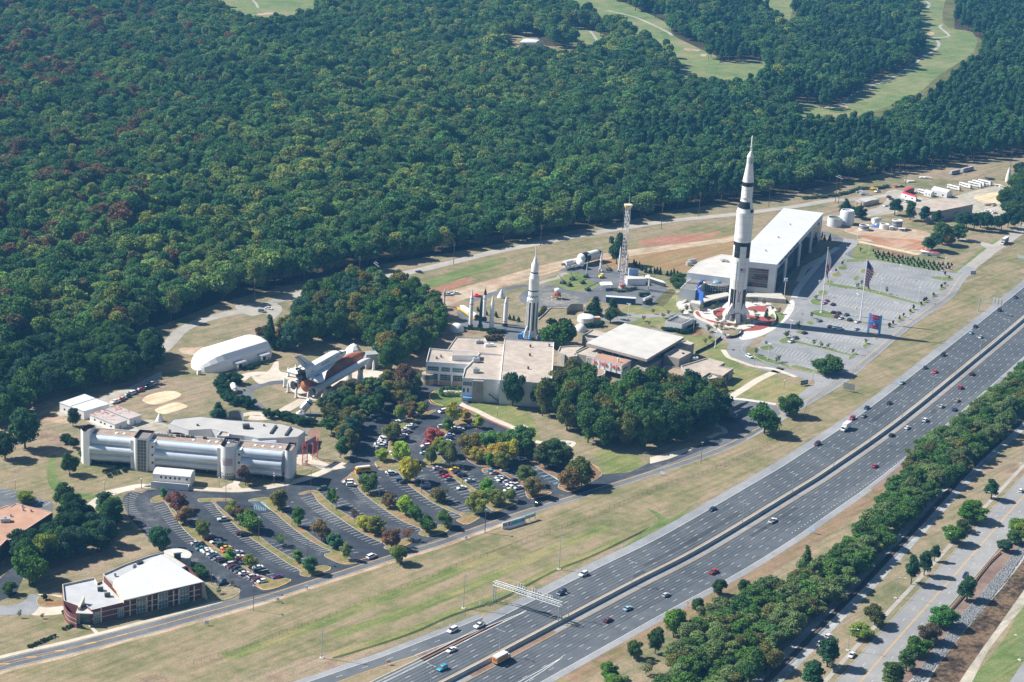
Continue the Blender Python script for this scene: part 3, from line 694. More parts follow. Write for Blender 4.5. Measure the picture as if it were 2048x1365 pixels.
for d in (3.7,-3.7):
 P=resample(_offset(BL,d),.5); s0=6
 while s0+6<len(P):wv.strip(P[s0:s0+7:2],.15,.07); s0+=24
yv.build('lane_markings',paint_y,kind='structure'); wv.build('lane_markings',paint_w,kind='structure')
MB().strip(_offset(BL,11.4),1.9,.06).build('pavement',concrete_road,kind='structure')
for d in (7.8,-7.8):
 mb_=MB()
 P=_offset(BL,d)
 for a,b in zip(P,P[1:]):
  e=b-a; mb_.box((a+b)/2+U(.07),(e.length+.02,.25,.16),AT(e))
 mb_.build('kerb',kerb,kind='structure')
S('N','verge',[(620,870),(760,700),(880,560),(900,600),(800,760),(650,960),(560,1060),(480,1160),(400,1260),(250,1400),(200,1400),(340,1240),(470,1050)],.03,gore_brown)
S('N','creek_bank',[(870,640),(900,700),(780,870),(660,1010),(560,1130),(450,1270),(360,1400),(250,1400),(330,1290),(420,1180),(520,1050),(640,920),(760,780),(830,690)],.034,ballast)
S('N','stream',[(900,690),(960,760),(860,920),(740,1090),(640,1230),(540,1400),(350,1400),(450,1270),(560,1130),(660,1010),(780,870)],.036,streambed)
S('N','gravel_path',[(960,780),(1000,840),(872,985),(760,1120),(680,1230),(590,1400),(530,1400),(640,1230),(740,1090),(860,920)],.040,gravel)
S('N','side_parking',[(800,1365),(872,1260),(960,1160),(960,1400),(790,1400)],.04,asphalt_old,0)

# planted islands of the car parks (raised kerb, turf or mulch on top)
def inset(pts,d):
 n=len(pts); area=sum(a.x*b.y-b.x*a.y for a,b in zip(pts,pts[1:]+pts[:1])); s=1 if area>0 else -1
 out=[]
 for i,p in enumerate(pts):
  a,b=pts[i-1],pts[(i+1) % n]; t=Vector((b.x-a.x,b.y-a.y,0))
  if t.length<1e-6:out.append(p); continue
  t.normalize(); out.append(p+Vector((-t.y,t.x,0))*d*s)
 return out
def island(v,pts,top=dry,z=.06,sm=3,km=None):
 q=spline(W(v,pts),sm,True) if sm else W(v,pts)
 MB().prism(q,z-.04,z+.13).build('kerb',km or kerb,kind='structure')
 MB().flat(inset(q,.2),z+.138).build('planting_island',top,kind='structure')
isl=MG('island_turf',[(.35,(.15,.16,.055)),(.48,(.22,.19,.085)),(.56,(.28,.20,.11)),(.66,(.25,.125,.07))],(.05,.2,1.2))
island('7',[(345,358),(362,328),(410,308),(462,306),(500,350),(545,430),(640,515),(700,580),(770,640),(830,690),(900,745),(980,800),(1060,865),(1140,905),(1220,955),(1300,990),(1390,1022),(1470,1008),(1535,1025),(1530,1045),(1440,1085),(1322,1112),(1262,1078),(1190,1015),(1100,955),(1000,885),(900,815),(830,758),(760,712),(690,655),(620,585),(570,515),(520,445),(468,366),(390,372)],isl)
island('7',[(748,350),(790,330),(1010,332),(1036,345),(990,358),(900,362),(960,425),(1050,500),(1140,560),(1240,625),(1320,690),(1400,750),(1500,810),(1590,865),(1650,893),(1740,915),(1820,903),(1878,918),(1870,940),(1780,972),(1690,1000),(1622,985),(1616,945),(1520,888),(1430,828),(1350,773),(1270,718),(1190,663),(1100,593),(1010,508),(930,438),(872,364),(790,366)],isl)
island('7',[(1180,352),(1230,332),(1360,322),(1410,350),(1450,420),(1530,490),(1640,580),(1740,660),(1830,720),(1900,752),(1990,800),(2060,850),(2110,880),(2060,895),(1975,890),(1850,838),(1830,806),(1890,788),(1800,742),(1700,686),(1600,616),(1500,536),(1420,466),(1340,405),(1296,358)],isl)
island('D',[(375,156),(420,140),(470,134),(510,145),(570,205),(640,258),(720,310),(800,352),(880,410),(940,458),(1000,462),(1070,440),(1100,452),(1098,470),(1050,492),(960,515),(922,500),(934,484),(860,446),(780,406),(700,356),(630,306),(560,256),(500,206),(462,152),(400,164)],isl)
island('1',[(8,652),(60,605),(110,566),(150,615),(220,695),(310,768),(400,828),(480,880),(560,930),(640,975),(740,995),(830,988),(872,1002),(830,1042),(690,1080),(616,1055),(640,1022),(520,972),(430,920),(330,852),(220,772),(140,700),(128,652)],isl)
island('1',[(305,542),(400,528),(500,512),(540,560),(610,668),(690,738),(790,800),(860,848),(960,890),(1060,895),(1098,932),(1000,982),(915,950),(962,920),(850,872),(730,812),(630,742),(540,672),(470,585),(430,555),(330,560)],isl)
island('1',[(680,520),(760,505),(850,520),(910,590),(985,648),(1080,715),(1180,780),(1300,790),(1385,790),(1402,805),(1370,825),(1220,880),(1170,850),(1100,800),(1020,720),(940,658),(870,606),(800,545),(700,535)],isl)
island('1',[(1120,560),(1160,540),(1260,540),(1300,575),(1400,620),(1480,675),(1560,715),(1640,722),(1656,740),(1510,782),(1468,758),(1450,692),(1400,662),(1330,618),(1270,585),(1150,582)],mulch)
island('1',[(1490,490),(1540,480),(1640,540),(1720,590),(1800,600),(1980,520),(2040,560),(2060,600),(1900,690),(1800,725),(1715,690),(1730,640),(1620,575)],mulch)
island('1',[(275,490),(340,470),(380,380),(385,310),(420,240),(520,150),(620,100),(760,82),(700,118),(600,160),(500,230),(440,300),(420,380),(425,470),(500,490),(490,510),(320,530)],isl)
island('1',[(635,505),(680,440),(690,330),(740,260),(830,200),(930,165),(1000,170),(1110,222),(1100,235),(960,225),(860,270),(800,340),(790,440),(830,490),(780,510),(680,522)],isl)
island('1',[(980,450),(990,380),(1080,290),(1200,265),(1330,300),(1540,340),(1560,380),(1480,430),(1380,440),(1250,510),(1130,530),(1040,500)],mulch)
island('1',[(940,160),(965,130),(1030,130),(1100,195),(1060,215),(980,180)],mulch)
for v,pts in (('7',[(1240,1075),(1320,1114),(1440,1086),(1534,1040),(1538,1022)]),('7',[(1690,1002),(1780,974),(1872,942),(1880,918)]),('D',[(660,608),(820,567),(838,545)]),('D',[(960,517),(1050,494),(1100,470)]),('1',[(690,1082),(830,1044),(874,1004)]),('1',[(920,955),(1000,984),(1098,934)]),('1',[(1220,882),(1370,828),(1404,806)]),('1',[(1118,560),(1122,548),(1150,540),(1200,538)]),('1',[(1510,784),(1658,741),(1640,720)]),('1',[(700,5),(730,35),(810,50)]),('1',[(272,505),(295,535)]),('1',[(1970,500),(2048,545)]),('K',[(1760,410),(1740,420)]),('1',[(1740,690),(1800,728),(1900,694)])):
 P=spline(W(v,pts),4); mb_=MB()
 for a,b in zip(P,P[1:]):
  e=b-a; mb_.box((a+b)/2+U(.125),(e.length+.04,.36,.17),AT(e))
 mb_.build('kerb',kerb_y,kind='structure')
island('B',[(235,845),(262,808),(330,808),(400,830),(408,870),(330,882),(258,880)],isl,.05)
island('B',[(862,128),(900,118),(955,122),(930,136),(880,138)],dry,.06)
island('B',[(1300,720),(1380,760),(1460,780),(1530,760),(1540,790),(1480,830),(1340,845),(1310,800)],dry,.06)
# islands of the right-hand car park
GI=[('I',[(700,340),(735,330),(775,345),(750,362),(710,358)]),('I',[(655,392),(690,380),(730,392),(715,410),(670,412)]),('I',[(610,450),(640,435),(675,445),(650,458)]),('I',[(555,520),(590,505),(632,518),(615,540),(570,542)]),('I',[(502,582),(540,568),(580,580),(575,610),(520,608)]),
      ('I',[(860,375),(880,355),(905,362),(890,388)]),('I',[(945,395),(955,372),(978,376),(965,398)]),('I',[(808,430),(830,405),(858,408),(845,436)]),('I',[(740,300),(760,282),(900,290),(880,302)]),('I',[(1362,415),(1420,408),(1530,415),(1520,440),(1440,435)]),
      ('I',[(850,500),(870,480),(1000,515),(1130,555),(1290,600),(1280,608),(1130,575),(1000,540)]),('I',[(605,465),(640,455),(850,490),(845,500),(700,485)]),('I',[(510,660),(600,648),(680,690),(690,712),(600,700),(520,682)]),('I',[(470,740),(500,728),(535,745),(500,755)]),
      ('I',[(395,805),(430,795),(470,805),(450,820),(410,816)]),('I',[(275,870),(340,842),(390,860),(520,900),(660,930),(790,968),(780,974),(640,942),(500,908),(390,885),(300,888)]),('I',[(138,918),(180,905),(245,915),(230,930),(160,936)]),('I',[(95,975),(140,968),(240,1010),(350,1040),(330,1056),(180,1020)]),
      ('I',[(700,720),(830,728),(960,745),(960,755),(830,742)]),('I',[(875,915),(905,885),(935,890),(910,922)]),('I',[(775,995),(810,960),(845,958),(820,990),(790,1002)]),('I',[(880,810),(960,820),(1000,845),(970,860),(950,835),(880,822)]),
      ('I',[(1425,505),(1450,480),(1490,480),(1470,505)]),('I',[(1370,560),(1395,535),(1425,535),(1400,560)]),('I',[(1285,625),(1310,600),(1355,570),(1350,590),(1310,625)]),('I',[(1205,680),(1235,650),(1262,645),(1235,680)]),('I',[(1125,735),(1150,705),(1190,690),(1160,735)]),('I',[(1055,775),(1090,745),(1110,745),(1080,780)]),('I',[(360,1060),(400,1045),(520,1075),(610,1100),(560,1110),(440,1080)]),('I',[(640,1085),(700,1050),(760,1030),(720,1065)])]
for v,pts in GI:island(v,pts,lush if rng.random()<.6 else green,.062,2)

# painted bays
FOOT=[]
st,sb=MB(),MB()
def bays(v,a,b,c,d,n,mb=None,wd=.17,z=.066):
 A=resample_n(W(v,a),n); C=resample_n(W(v,c),n)
 for p,q in zip(A,C):(mb or st).strip([p,q],wd,z)
def resample_n(pts,n):
 pts=spline(pts,8) if len(pts)>2 else pts
 L=[0]
 for p,q in zip(pts,pts[1:]):L.append(L[-1]+(q-p).length)
 out=[]
 for k in range(n):
  s=L[-1]*k/(n-1); i=max(j for j in range(len(L)) if L[j]<=s+1e-6); i=min(i,len(pts)-2)
  out.append(pts[i].lerp(pts[i+1],(s-L[i])/max(1e-6,L[i+1]-L[i])))
 return out
bays('7',[(188,280),(135,320),(112,365),(130,420),(165,490)],0,[(245,300),(215,345),(215,390),(240,440),(275,490)],0,13)
bays('7',[(250,560),(300,620),(345,665),(420,740)],0,[(330,555),(380,610),(430,660),(500,735)],0,8)
bays('7',[(375,400),(430,460),(500,560),(590,660),(660,715)],0,[(470,375),(520,445),(600,560),(690,655),(755,700)],0,19)
bays('7',[(690,730),(820,830),(960,910),(1090,990),(1230,1055)],0,[(780,715),(900,800),(1020,880),(1150,960),(1290,1030)],0,22)
bays('7',[(640,518),(760,640),(900,730),(1100,850),(1310,990)],0,[(750,505),(850,620),(990,715),(1200,835),(1400,970)],0,28)
bays('7',[(795,390),(850,450),(930,520),(1010,605),(1110,680),(1240,770),(1370,860),(1560,955)],0,[(895,375),(940,435),(1010,505),(1100,590),(1200,665),(1320,755),(1450,845),(1640,935)],0,37)
bays('7',[(1070,460),(1240,610),(1400,740),(1600,850),(1700,890)],0,[(1140,440),(1320,680),(1480,725),(1690,830),(1780,880)],0,20)
bays('7',[(1290,465),(1380,530),(1500,620),(1640,715),(1790,790)],0,[(1385,450),(1470,515),(1590,605),(1730,700),(1880,772)],0,25)
bays('7',[(1440,420),(1560,500),(1700,600),(1860,700),(2020,800)],0,[(1530,395),(1660,490),(1800,590),(1960,690),(2120,790)],0,18)
bays('D',[(395,185),(470,260),(560,325),(700,410),(850,485)],0,[(465,165),(540,240),(640,310),(780,395),(925,465)],0,25)
bays('D',[(525,155),(650,250),(780,335),(900,420)],0,[(590,140),(720,225),(850,320),(980,405)],0,18)
bays('1',[(60,690),(180,800),(330,905),(480,985),(590,1035)],0,[(140,705),(250,790),(400,890),(550,970),(655,1020)],0,23)
bays('1',[(170,640),(300,760),(450,850),(600,950),(720,1000)],0,[(260,620),(400,740),(550,835),(700,930),(800,980)],0,20)
bays('1',[(370,600),(460,690),(600,780),(760,870),(880,930)],0,[(450,590),(550,680),(690,770),(840,855),(960,915)],0,20)
bays('1',[(560,620),(690,720),(820,800),(960,880)],0,[(650,600),(780,705),(920,790),(1050,860)],0,17)
bays('1',[(700,560),(800,640),(900,715),(1000,790)],0,[(790,540),(890,625),(1000,695),(1090,770)],0,13)
bays('1',[(900,560),(1000,650),(1100,720),(1210,790)],0,[(980,545),(1090,630),(1200,705),(1300,770)],0,13)
bays('1',[(1130,590),(1230,650),(1330,720),(1410,770)],0,[(1230,580),(1330,640),(1420,700),(1490,745)],0,12)
bays('1',[(1290,580),(1350,620),(1400,650)],0,[(1380,565),(1430,600),(1470,640)],0,6,sb)
bays('1',[(1405,500),(1500,560),(1600,625),(1680,670)],0,[(1480,490),(1580,550),(1670,610),(1740,655)],0,9,sb)
for q in ([(1500,545),(1570,540),(1520,565)],[(1580,600),(1650,590),(1600,612)],[(1665,655),(1725,645),(1690,665)]):
 p=W('1',q)
 for t in (.15,.4,.65,.9):
  sb.strip([p[0].lerp(p[1],t),p[2].lerp(p[1],t*.6)],.22,.067)
sb.strip(W('1',[(1495,490),(1610,565),(1730,640)]),.5,.067)
sb.strip(W('7',[(1285,358),(1365,425)]),.5,.067); sb.strip(W('7',[(1180,354),(1290,354)]),.4,.067)
for k in range(7):
 a,b=W('7',[(1195+12*k,365+12*k),(1290+9*k,365+9*k)]); sb.strip([a,b],.14,.067)
 a,b=W('7',[(1240+14*k,375+7*k),(1230+16*k,425+2*k)]); sb.strip([a,b],.14,.0675)
bays('1',[(700,300),(690,380),(700,430)],0,[(650,310),(640,390),(645,440)],0,6)
bays('B',[(1300,690),(1400,750),(1500,770)],0,[(1330,655),(1430,700),(1530,745)],0,6)
bays('B',[(-30,130),(60,175),(170,215),(270,240)],0,[(40,120),(120,150),(220,180),(320,210)],0,9)
# right-hand car park: long rows that run away from the road, doubled stalls
def rows(v,p,q,n,ln,two=True):
 a,b=W(v,p),W(v,q)
 d=(b-a); dirv=Vector((d.x,d.y,0)).normalized(); s=W(v,(1000,460))-W(v,(960,500)); s=Vector((s.x,s.y,0)).normalized()
 for k in range(n):
  c=a.lerp(b,k/(n-1)); st.strip([c-s*(ln if two else 0),c+s*ln],.16,.068)
rows('I',(780,355),(850,372),4,5.3); rows('I',(985,395),(1425,480),16,5.3)
rows('I',(700,440),(860,470),7,5.3); rows('I',(960,440),(1400,540),16,5.0,False)
rows('I',(690,490),(1290,590),22,5.0,False)
rows('I',(640,540),(1260,640),24,5.3)
rows('I',(660,585),(1200,700),22,5.3)
rows('I',(610,655),(1130,760),18,5.0,False)
rows('I',(640,740),(900,790),10,5.0); rows('I',(600,830),(910,890),12,5.3)
rows('I',(420,860),(850,955),17,5.0); rows('I',(250,930),(560,1000),13,5.3); rows('I',(330,990),(520,1040),8,4.8,False)
rows('I',(860,310),(1400,400),22,4.5,False)
for k in range(5):
 a,b=W('I',[(540+16*k,800+9*k),(590+16*k,805+9*k)]); sb.strip([a,b],.16,.068)
 a,b=W('I',[(440+22*k,1030+7*k),(425+22*k,1045+8*k)]); sb.strip([a,b],.16,.068)
st.build('bay_lines',paint_w,kind='structure'); sb.build('bay_lines',paint_b,kind='structure')
l_=MB()
for pts in ([(300,1070),(200,1045),(100,1000),(20,950),(20,905),(100,840),(240,765),(360,700),(430,640)],):l_.strip(spline(W('I',pts),6),.13,.07)
l_.build('lane_markings',paint_w,kind='structure')

# BUILDINGS
def foot(v,pts,z):
 return [Vector((p.x,p.y,0)) for p in W(v,pts,z)]
def inside(pts,d):return inset([Vector((p.x,p.y,0)) for p in pts],d)
def block(root,pts,z0,z1,wall,roof,par=.5,edge=None,pw=.35,wname='wall',rname='roof'):
 MB().prism(pts,z0,z1,top=False).build(wname,wall,root); FOOT.append(inset(pts,-3.0))
 q=inside(pts,pw)
 MB().flat(q,z1-par).build(rname,roof,root)
 mb=MB(); n=len(pts)
 P=[Vector((p.x,p.y,z1)) for p in pts]; Q=[Vector((p.x,p.y,z1)) for p in q]
 for i in range(n):
  j=(i+1) % n
  mb.add([P[i],P[j],Q[j],Q[i]],[(0,1,2,3) if sum(a.x*b.y-b.x*a.y for a,b in zip(pts,pts[1:]+pts[:1]))>0 else (3,2,1,0)])
  mb.add([Q[i],Q[j],Q[j]-U(par),Q[i]-U(par)],[(0,1,2,3)])
 mb.build('parapet',edge or wall,root)
def lerp2(a,b,t):return Vector((a.x+(b.x-a.x)*t,a.y+(b.y-a.y)*t,0))
def wpanel(root,a,b,t0,t1,z0,z1,mat,name='window',proud=.06,depth=.2,mull=0,bars=0,framemat=None):
 p,q=lerp2(a,b,t0),lerp2(a,b,t1); d=(q-p); L=d.length; d.normalize(); n=Vector((d.y,-d.x,0))
 M3=Matrix((d,-n,U(1))).transposed()
 c=(p+q)/2+n*(proud-depth/2)+Vector((0,0,(z0+z1)/2))
 o=BOX(c,(L,depth,z1-z0),M3=M3).build(name,mat,root)
 if mull or bars or framemat:
  mb=MB(); w_=.12
  for k in range(mull+2):
   mb.box(p+d*(L*k/(mull+1))+n*(proud+.03)+Vector((0,0,(z0+z1)/2)),(w_,.09,z1-z0+.1),M3=M3)
  for k in range(bars+2):
   mb.box((p+q)/2+n*(proud+.02)+Vector((0,0,z0+(z1-z0)*k/(bars+1))),(L,.07,w_),M3=M3)
  mb.build('frame',framemat or galv,o)
 return o
def acunit(root,v,p,z,d=(2.5,1.8,1.4),mat=None,rz=.3):
 c=W(v,p,z); mb=BOX((c.x,c.y,z+d[2]/2),d,rz)
 o=mb.build('rooftop_unit',mat or grey,root)
 LTH([(.5,0),(.5,.15)],(c.x,c.y,z+d[2]+.01),10).build('fan',dkgrey,o)

# long white museum block with two storeys of windows
r_=thing('museum_building','white two storey museum building with tan gravel roofs behind the trees','building',W('E',(490,1000)))
zA,zB,zC=12.5,13.0,12.7
fa=foot('E',[(148,742),(178,620),(392,640),(560,650),(640,668),(538,770)],zA)
mainp=foot('E',[(478,892),(500,805),(536,770),(632,665),(855,680),(820,910)],zC)
hall=foot('E',[(820,912),(858,542),(1310,568),(1300,800),(1290,945)],zB+.4)
block(r_,fa,0,zA,offwhite,roof_tan,.9,white)
block(r_,mainp,0,zC,offwhite,roof_tan,.7,white)
block(r_,hall,0,zB+.4,offwhite,roof_tan,.35,white)
pent=foot('E',[(385,685),(390,640),(628,655),(620,690)],14.8)
block(r_,pent,zA-.9,14.8,white,roof_tan,.2,white,wname='penthouse_wall',rname='penthouse_roof')
low=foot('E',[(335,640),(420,520),(680,525),(700,560),(860,575),(845,680),(640,660),(400,655)],9.5)
block(r_,low,0,9.5,concrete_l,roof_tan,.5,concrete_l)
a,b=fa[0],fa[5]
for t0,t1 in ((.04,.30),(.36,.56),(.62,.88)):wpanel(r_,a,b,t0,t1,7.6,9.9,glass_g,mull=5,bars=1)
for t0,t1 in ((.00,.28),(.34,.58),(.64,.90)):wpanel(r_,a,b,t0,t1,2.6,5.9,glass_d,mull=6,bars=2)
for t in (.31,.61,.92):
 p=lerp2(a,b,t); BOX((p.x,p.y-.15,3),(.5,.5,6)).build('column',white,r_)
wpanel(r_,a,b,.0,.95,.2,2.4,M('beige_block',(.36,.27,.2),.9,.15,.5),'base_panel',.03)
LTH([(3.2,0),(3.2,5.8)],(a.x+1.2,a.y+.5,.0),20).build('round_bay',M('beige_block',(.36,.27,.2)),r_,True)
LTH([(3.26,3.0),(3.26,5.4)],(a.x+1.2,a.y+.5,.0),20).build('window',glass_g,r_,True)
a,b=mainp[0],mainp[5]
wpanel(r_,a,b,.02,.26,8.6,10.6,glass_g,mull=4,bars=1)
wpanel(r_,a,b,.03,.075,4.8,7.0,glass_d); wpanel(r_,a,b,.14,.185,4.8,7.0,glass_d)
wpanel(r_,a,b,.28,.56,0,11.9,concrete,'stair_tower',1.6,2.2)
p=lerp2(a,b,.16); BOX((p.x,p.y-1.2,2.6),(4.6,2.6,.25),.04).build('awning',ltblue,r_)
p,q=lerp2(a,b,.72),lerp2(a,b,1.06)
MB().add([(p.x,p.y-.8,5),(q.x,q.y-.8,.2),(q.x,q.y-2,.2),(p.x,p.y-2,5),(p.x,p.y-.8,5.4),(q.x,q.y-.8,.6),(q.x,q.y-2,.6),(p.x,p.y-2,5.4)],[(0,1,5,4),(2,3,7,6),(4,5,6,7),(0,3,2,1),(0,4,7,3)]).build('outside_stair',dkgrey,r_)
for q in ((600,745),(598,840)):acunit(r_,'E',q,12.2,(3.4,2.6,2.2),galv)
for q in ((240,715),(280,700)):acunit(r_,'E',q,11.8,(1.2,1.2,.8),grey)
for q in ((1095,612),(1090,692),(1075,812)):acunit(r_,'E',q,13.1,(.9,.9,1.2),M('rust_red',(.22,.07,.06)))
acunit(r_,'E',(1265,605),13.1,(1,1,1.3),grey); acunit(r_,'E',(630,575),9.1,(4,2.4,1.6),grey); acunit(r_,'E',(720,605),9.1,(5,2,1.6),offwhite)
# concrete space theatre
r_=thing('concrete_museum_hall','board marked concrete museum hall with wide square overhanging roof','building',W('F',(700,600)))
zr=11.5
sq=foot('F',[(238,484),(590,303),(1132,430),(790,632)],zr)
MB().prism(sq,zr-1.5,zr,bottom=True,top=False).build('roof_fascia',concrete,r_); MB().flat(sq,zr+.003).build('main_roof',roof_light,r_)
FOOT.append(sq); core=inside(sq,7.0); MB().prism(core,0,zr-1.5,top=False).build('wall',concrete,r_)
for i in range(4):
 for k in range(6):wpanel(r_,core[(i+1) % 4],core[i],.06+k*.15,.17+k*.15,7.2,9.6,glass_d)
MB().path([Vector((p.x,p.y,zr+.35)) for p in [lerp2(sq[1],sq[2],.45),lerp2(sq[1],sq[2],.85)]],.25).build('vent_duct',grey,r_)
def cblock(pts,z,roof=roof_tan,par=.6):block(r_,foot('F',pts,z),0,z,concrete,roof,par,concrete_l,.45)
cblock([(130,575),(250,515),(420,540),(400,600),(330,620)],7.5)
cblock([(945,592),(1045,530),(1192,568),(1085,628)],8.6)
cblock([(1010,500),(1140,455),(1222,486),(1080,545)],7.8)
cblock([(645,655),(790,632),(950,615),(775,720)],6.2)
cblock([(205,415),(295,357),(440,395),(330,470)],7.0)
cblock([(-20,560),(0,515),(140,505),(215,512),(140,560),(160,600),(85,610)],7.0)
cblock([(1100,690),(1340,618),(1500,660),(1450,690),(1578,712),(1480,782),(1360,752),(1300,790),(1130,740)],5.6)
cblock([(1360,812),(1340,790),(1380,770),(1440,795)],4.6)
cblock([(840,800),(960,690),(1180,720),(1110,760),(1300,800),(1180,860)],4.2,roof_brown)
cblock([(650,770),(780,760),(880,720),(960,700),(840,800),(760,830)],3.2,roof_brown)
for q in ((1120,583),(1140,772),(1215,792)):acunit(r_,'F',q,8.0 if q[1]<600 else 3.7,(1.3,1.0,.6),dkgrey)
acunit(r_,'F',(1230,632),5.2,(3.2,1.4,1.2),white)
e0=foot('F',[(1480,782),(1578,712)],5.6)
ad=wpanel(r_,e0[0],e0[1],.12,.55,.5,4.8,M('poster_dark',(.05,.06,.075),.5),'poster',.08)
p,q=lerp2(e0[0],e0[1],.3),lerp2(e0[0],e0[1],.4); d=(e0[1]-e0[0]).normalized(); nn=Vector((d.y,-d.x,0))
mb_=MB(); c=p+nn*.12
for dx,dz,ln,ang in ((-.3,2.9,1.7,.7),(.2,2.5,1.6,-.6),(0,1.8,1.4,1.3),(.6,3.4,1.0,.2)):
 mb_.box(c+d*dx+U(dz),(ln,.05,.35),M3=Matrix((d*math.cos(ang)+Vector((0,0,math.sin(ang))),nn,-d*math.sin(ang)+Vector((0,0,math.cos(ang))))).transposed())
mb_.build('emblem',white,ad); wpanel(r_,e0[0],e0[1],.2,.9,4.85,5.2,red_p,'banner',.08)
# white entrance hall with porthole discs, on columns in front of the concrete hall
r_=thing('white_entrance_hall','white raised entrance hall with red discs and brown roof beside concrete hall','building',W('m',(1000,700)))
rf=foot('m',[(590,335),(800,225),(1560,395),(1340,525)],8.6)
MB().prism(rf,3.4,8.6,top=False,bottom=True).build('wall',white,r_)
MB().flat(inside(rf,.25),8.604).build('roof',roof_rose,r_)
mb_=MB(); n=4; Q=inside(rf,.25); QQ=inside(rf,-.15)
MB().prism(QQ,8.2,8.6,top=False).build('roof_edge',white,r_)
a,b=rf[0],rf[3]; d=(b-a).normalized(); nn=Vector((d.y,-d.x,0)); L=(b-a).length
for t in (.08,.34,.45,.72,.85):
 c=lerp2(a,b,t)+nn*.05+U(6.6); LTH([(.95,0),(.95,.35),(.7,.42)],c,20,axis=nn).build('red_disc',M('disc_red',(.55,.13,.12),.7,.1,.5),r_)
for t in (.03,.22,.39,.60,.79,.97):
 c=lerp2(a,b,t)+nn*.25
 MB().tube(c+U(3.4),c+U(8.3),.14,n=8).tube(c+U(7.6),c+U(5.6)+d*1.2,.1,n=6).build('strut',offwhite,r_)
a,b=rf[3],rf[2]
for k in range(5):wpanel(r_,a,b,.06+k*.18,.20+k*.18,5.0,6.7,glass_g)
wpanel(r_,a,b,.05,.95,3.7,4.6,galv,'louvre'); wpanel(r_,a,b,.05,.95,7.1,7.9,galv,'louvre')
for p in rf:BOX((p.x,p.y,1.7),(.6,.6,3.5)).build('column',offwhite,r_)
c=W('m',(1225,440),8.6); LTH([(.35,0),(.35,1.6),(.6,1.7),(.6,2.1),(.2,2.3)],(c.x,c.y,8.6),12).build('roof_vent',white,r_)
fr=W('m',[(430,320),(570,340),(700,190),(760,205)],8.3)
mb_=MB()
for p in (0,1):mb_.tube((fr[p].x,fr[p].y,3),(fr[p].x,fr[p].y,8.3),.15)
mb_.tube(fr[0],fr[1],.15).tube(fr[0],fr[2],.15).tube(fr[1],fr[2],.15).tube((fr[0].x,fr[0].y,8),(fr[1].x,fr[1].y,3.4),.12)
mb_.build('space_frame',white,r_)
cc=W('m',(480,660),3.6); LTH([(9,0),(9,3.6)],(cc.x,cc.y,0),36).build('round_wall',white,r_,True)
LTH([(0.01,3.61),(8.7,3.61)],(cc.x,cc.y,0),36,cap=False).build('round_roof',roof_brown,r_)
c=W('m',(1390,850)); BOX((c.x,c.y,1.6),(2.4,1.2,3.2)).build('entrance_panel',M('disc_red',(.55,.13,.12)),r_)
# wire globe in the court
c=W('F',(572,900),3.0); r_=thing('wire_globe','pale wire globe sculpture among the trees before the entrance hall','sculpture',(c.x,c.y,0))
mb_=MB(); RR=4.0
for k in range(8):
 t=math.pi*k/8; mb_.path([c+Vector((RR*math.cos(t)*math.cos(s),RR*math.sin(t)*math.cos(s),RR*math.sin(s)+1.4)) for s in [math.pi*2*j/18 for j in range(19)]],.11,4)
for z in (-2.6,0,2.6):
 q=math.sqrt(RR*RR-z*z); mb_.path([c+Vector((q*math.cos(s),q*math.sin(s),z+1.4)) for s in [math.pi*2*j/18 for j in range(19)]],.11,4)
mb_.build('globe_frame',galv,r_); LTH([(1.2,0),(.5,.9)],(c.x,c.y,0),12).build('pedestal',concrete,r_)
# long glass-sided exhibition hall
r_=thing('exhibition_hall','long white exhibition hall with sloping light roof and dark glass side','building',W('H',(660,900)))
zt=19.0
hp=foot('H',[(660,838),(950,518),(708,488),(395,812)],zt)
A,B,C,D=hp
MB().prism(hp,0,zt,top=False).build('wall',offwhite,r_)
rp=inside(hp,-.35); MB().prism(rp,zt,zt+.25,bottom=True).build('roof',roof_white,r_)
sm_=MB()
for k in range(1,30):
 p,q=lerp2(rp[0],rp[1],k/30),lerp2(rp[3],rp[2],k/30); sm_.tube((p.x,p.y,zt+.27),(q.x,q.y,zt+.27),.07,n=4)
sm_.build('roof_seam',M('seam_grey',(.46,.47,.48)),r_)
for t in (.2,.45,.7):p=lerp2(lerp2(rp[0],rp[1],t),lerp2(rp[3],rp[2],t),.5); LTH([(.5,0),(.5,.7),(.8,.8),(.1,1.1)],(p.x,p.y,zt+.25),10).build('roof_vent',galv,r_)
# long side: piers with glass between
for t0,t1,z1 in ((.03,.185,15.2),(.215,.475,15.4),(.505,.735,15.4),(.765,.93,15.2)):
 wpanel(r_,A,B,t0,t1,.3,z1,glass_d,'window_wall',.05,.25,mull=max(2,int((t1-t0)*40)),bars=4,framemat=dkgrey)
dAB=(B-A).normalized(); nAB=Vector((dAB.y,-dAB.x,0))
for t in (.2,.49,.75):
 p=lerp2(A,B,t); BOX(p+nAB*.5+U(8),(1.6,1.0,16),AT(dAB)).build('pier',white,r_)
text_on('Davidson Center for Space Exploration',lerp2(A,B,.255)+nAB*.06+U(17.2),dAB,(0,0,1),2.9,M('sign_navy',(.03,.05,.10)),r_,'lettering',.08,fit=58,bold=.03)
# short end
wpanel(r_,D,A,.36,.84,3.4,15.4,glass_d,'window_wall',.05,.25,mull=0,bars=7,framemat=grey)
wpanel(r_,D,A,.52,.63,3.6,7.4,glass_d,'red_portal',.5,.9,2,0,red_p)
MB().prism(foot('H',[(468,1036),(480,1014),(690,1014),(722,1052),(560,1038)],2.8),0,2.8).build('terrace',concrete_l,r_)
tp=W('H',[(480,1020),(560,1015),(690,1015)],4.4)
MB().path(tp,.1).path([p-U(.5) for p in tp],.08).build('terrace_rail',white,r_)
wpanel(r_,*[W('H',q) for q in ((475,1068),(548,1072))],.05,.95,.4,2.9,glass_d,'window',.4,.3,4,2,galv)
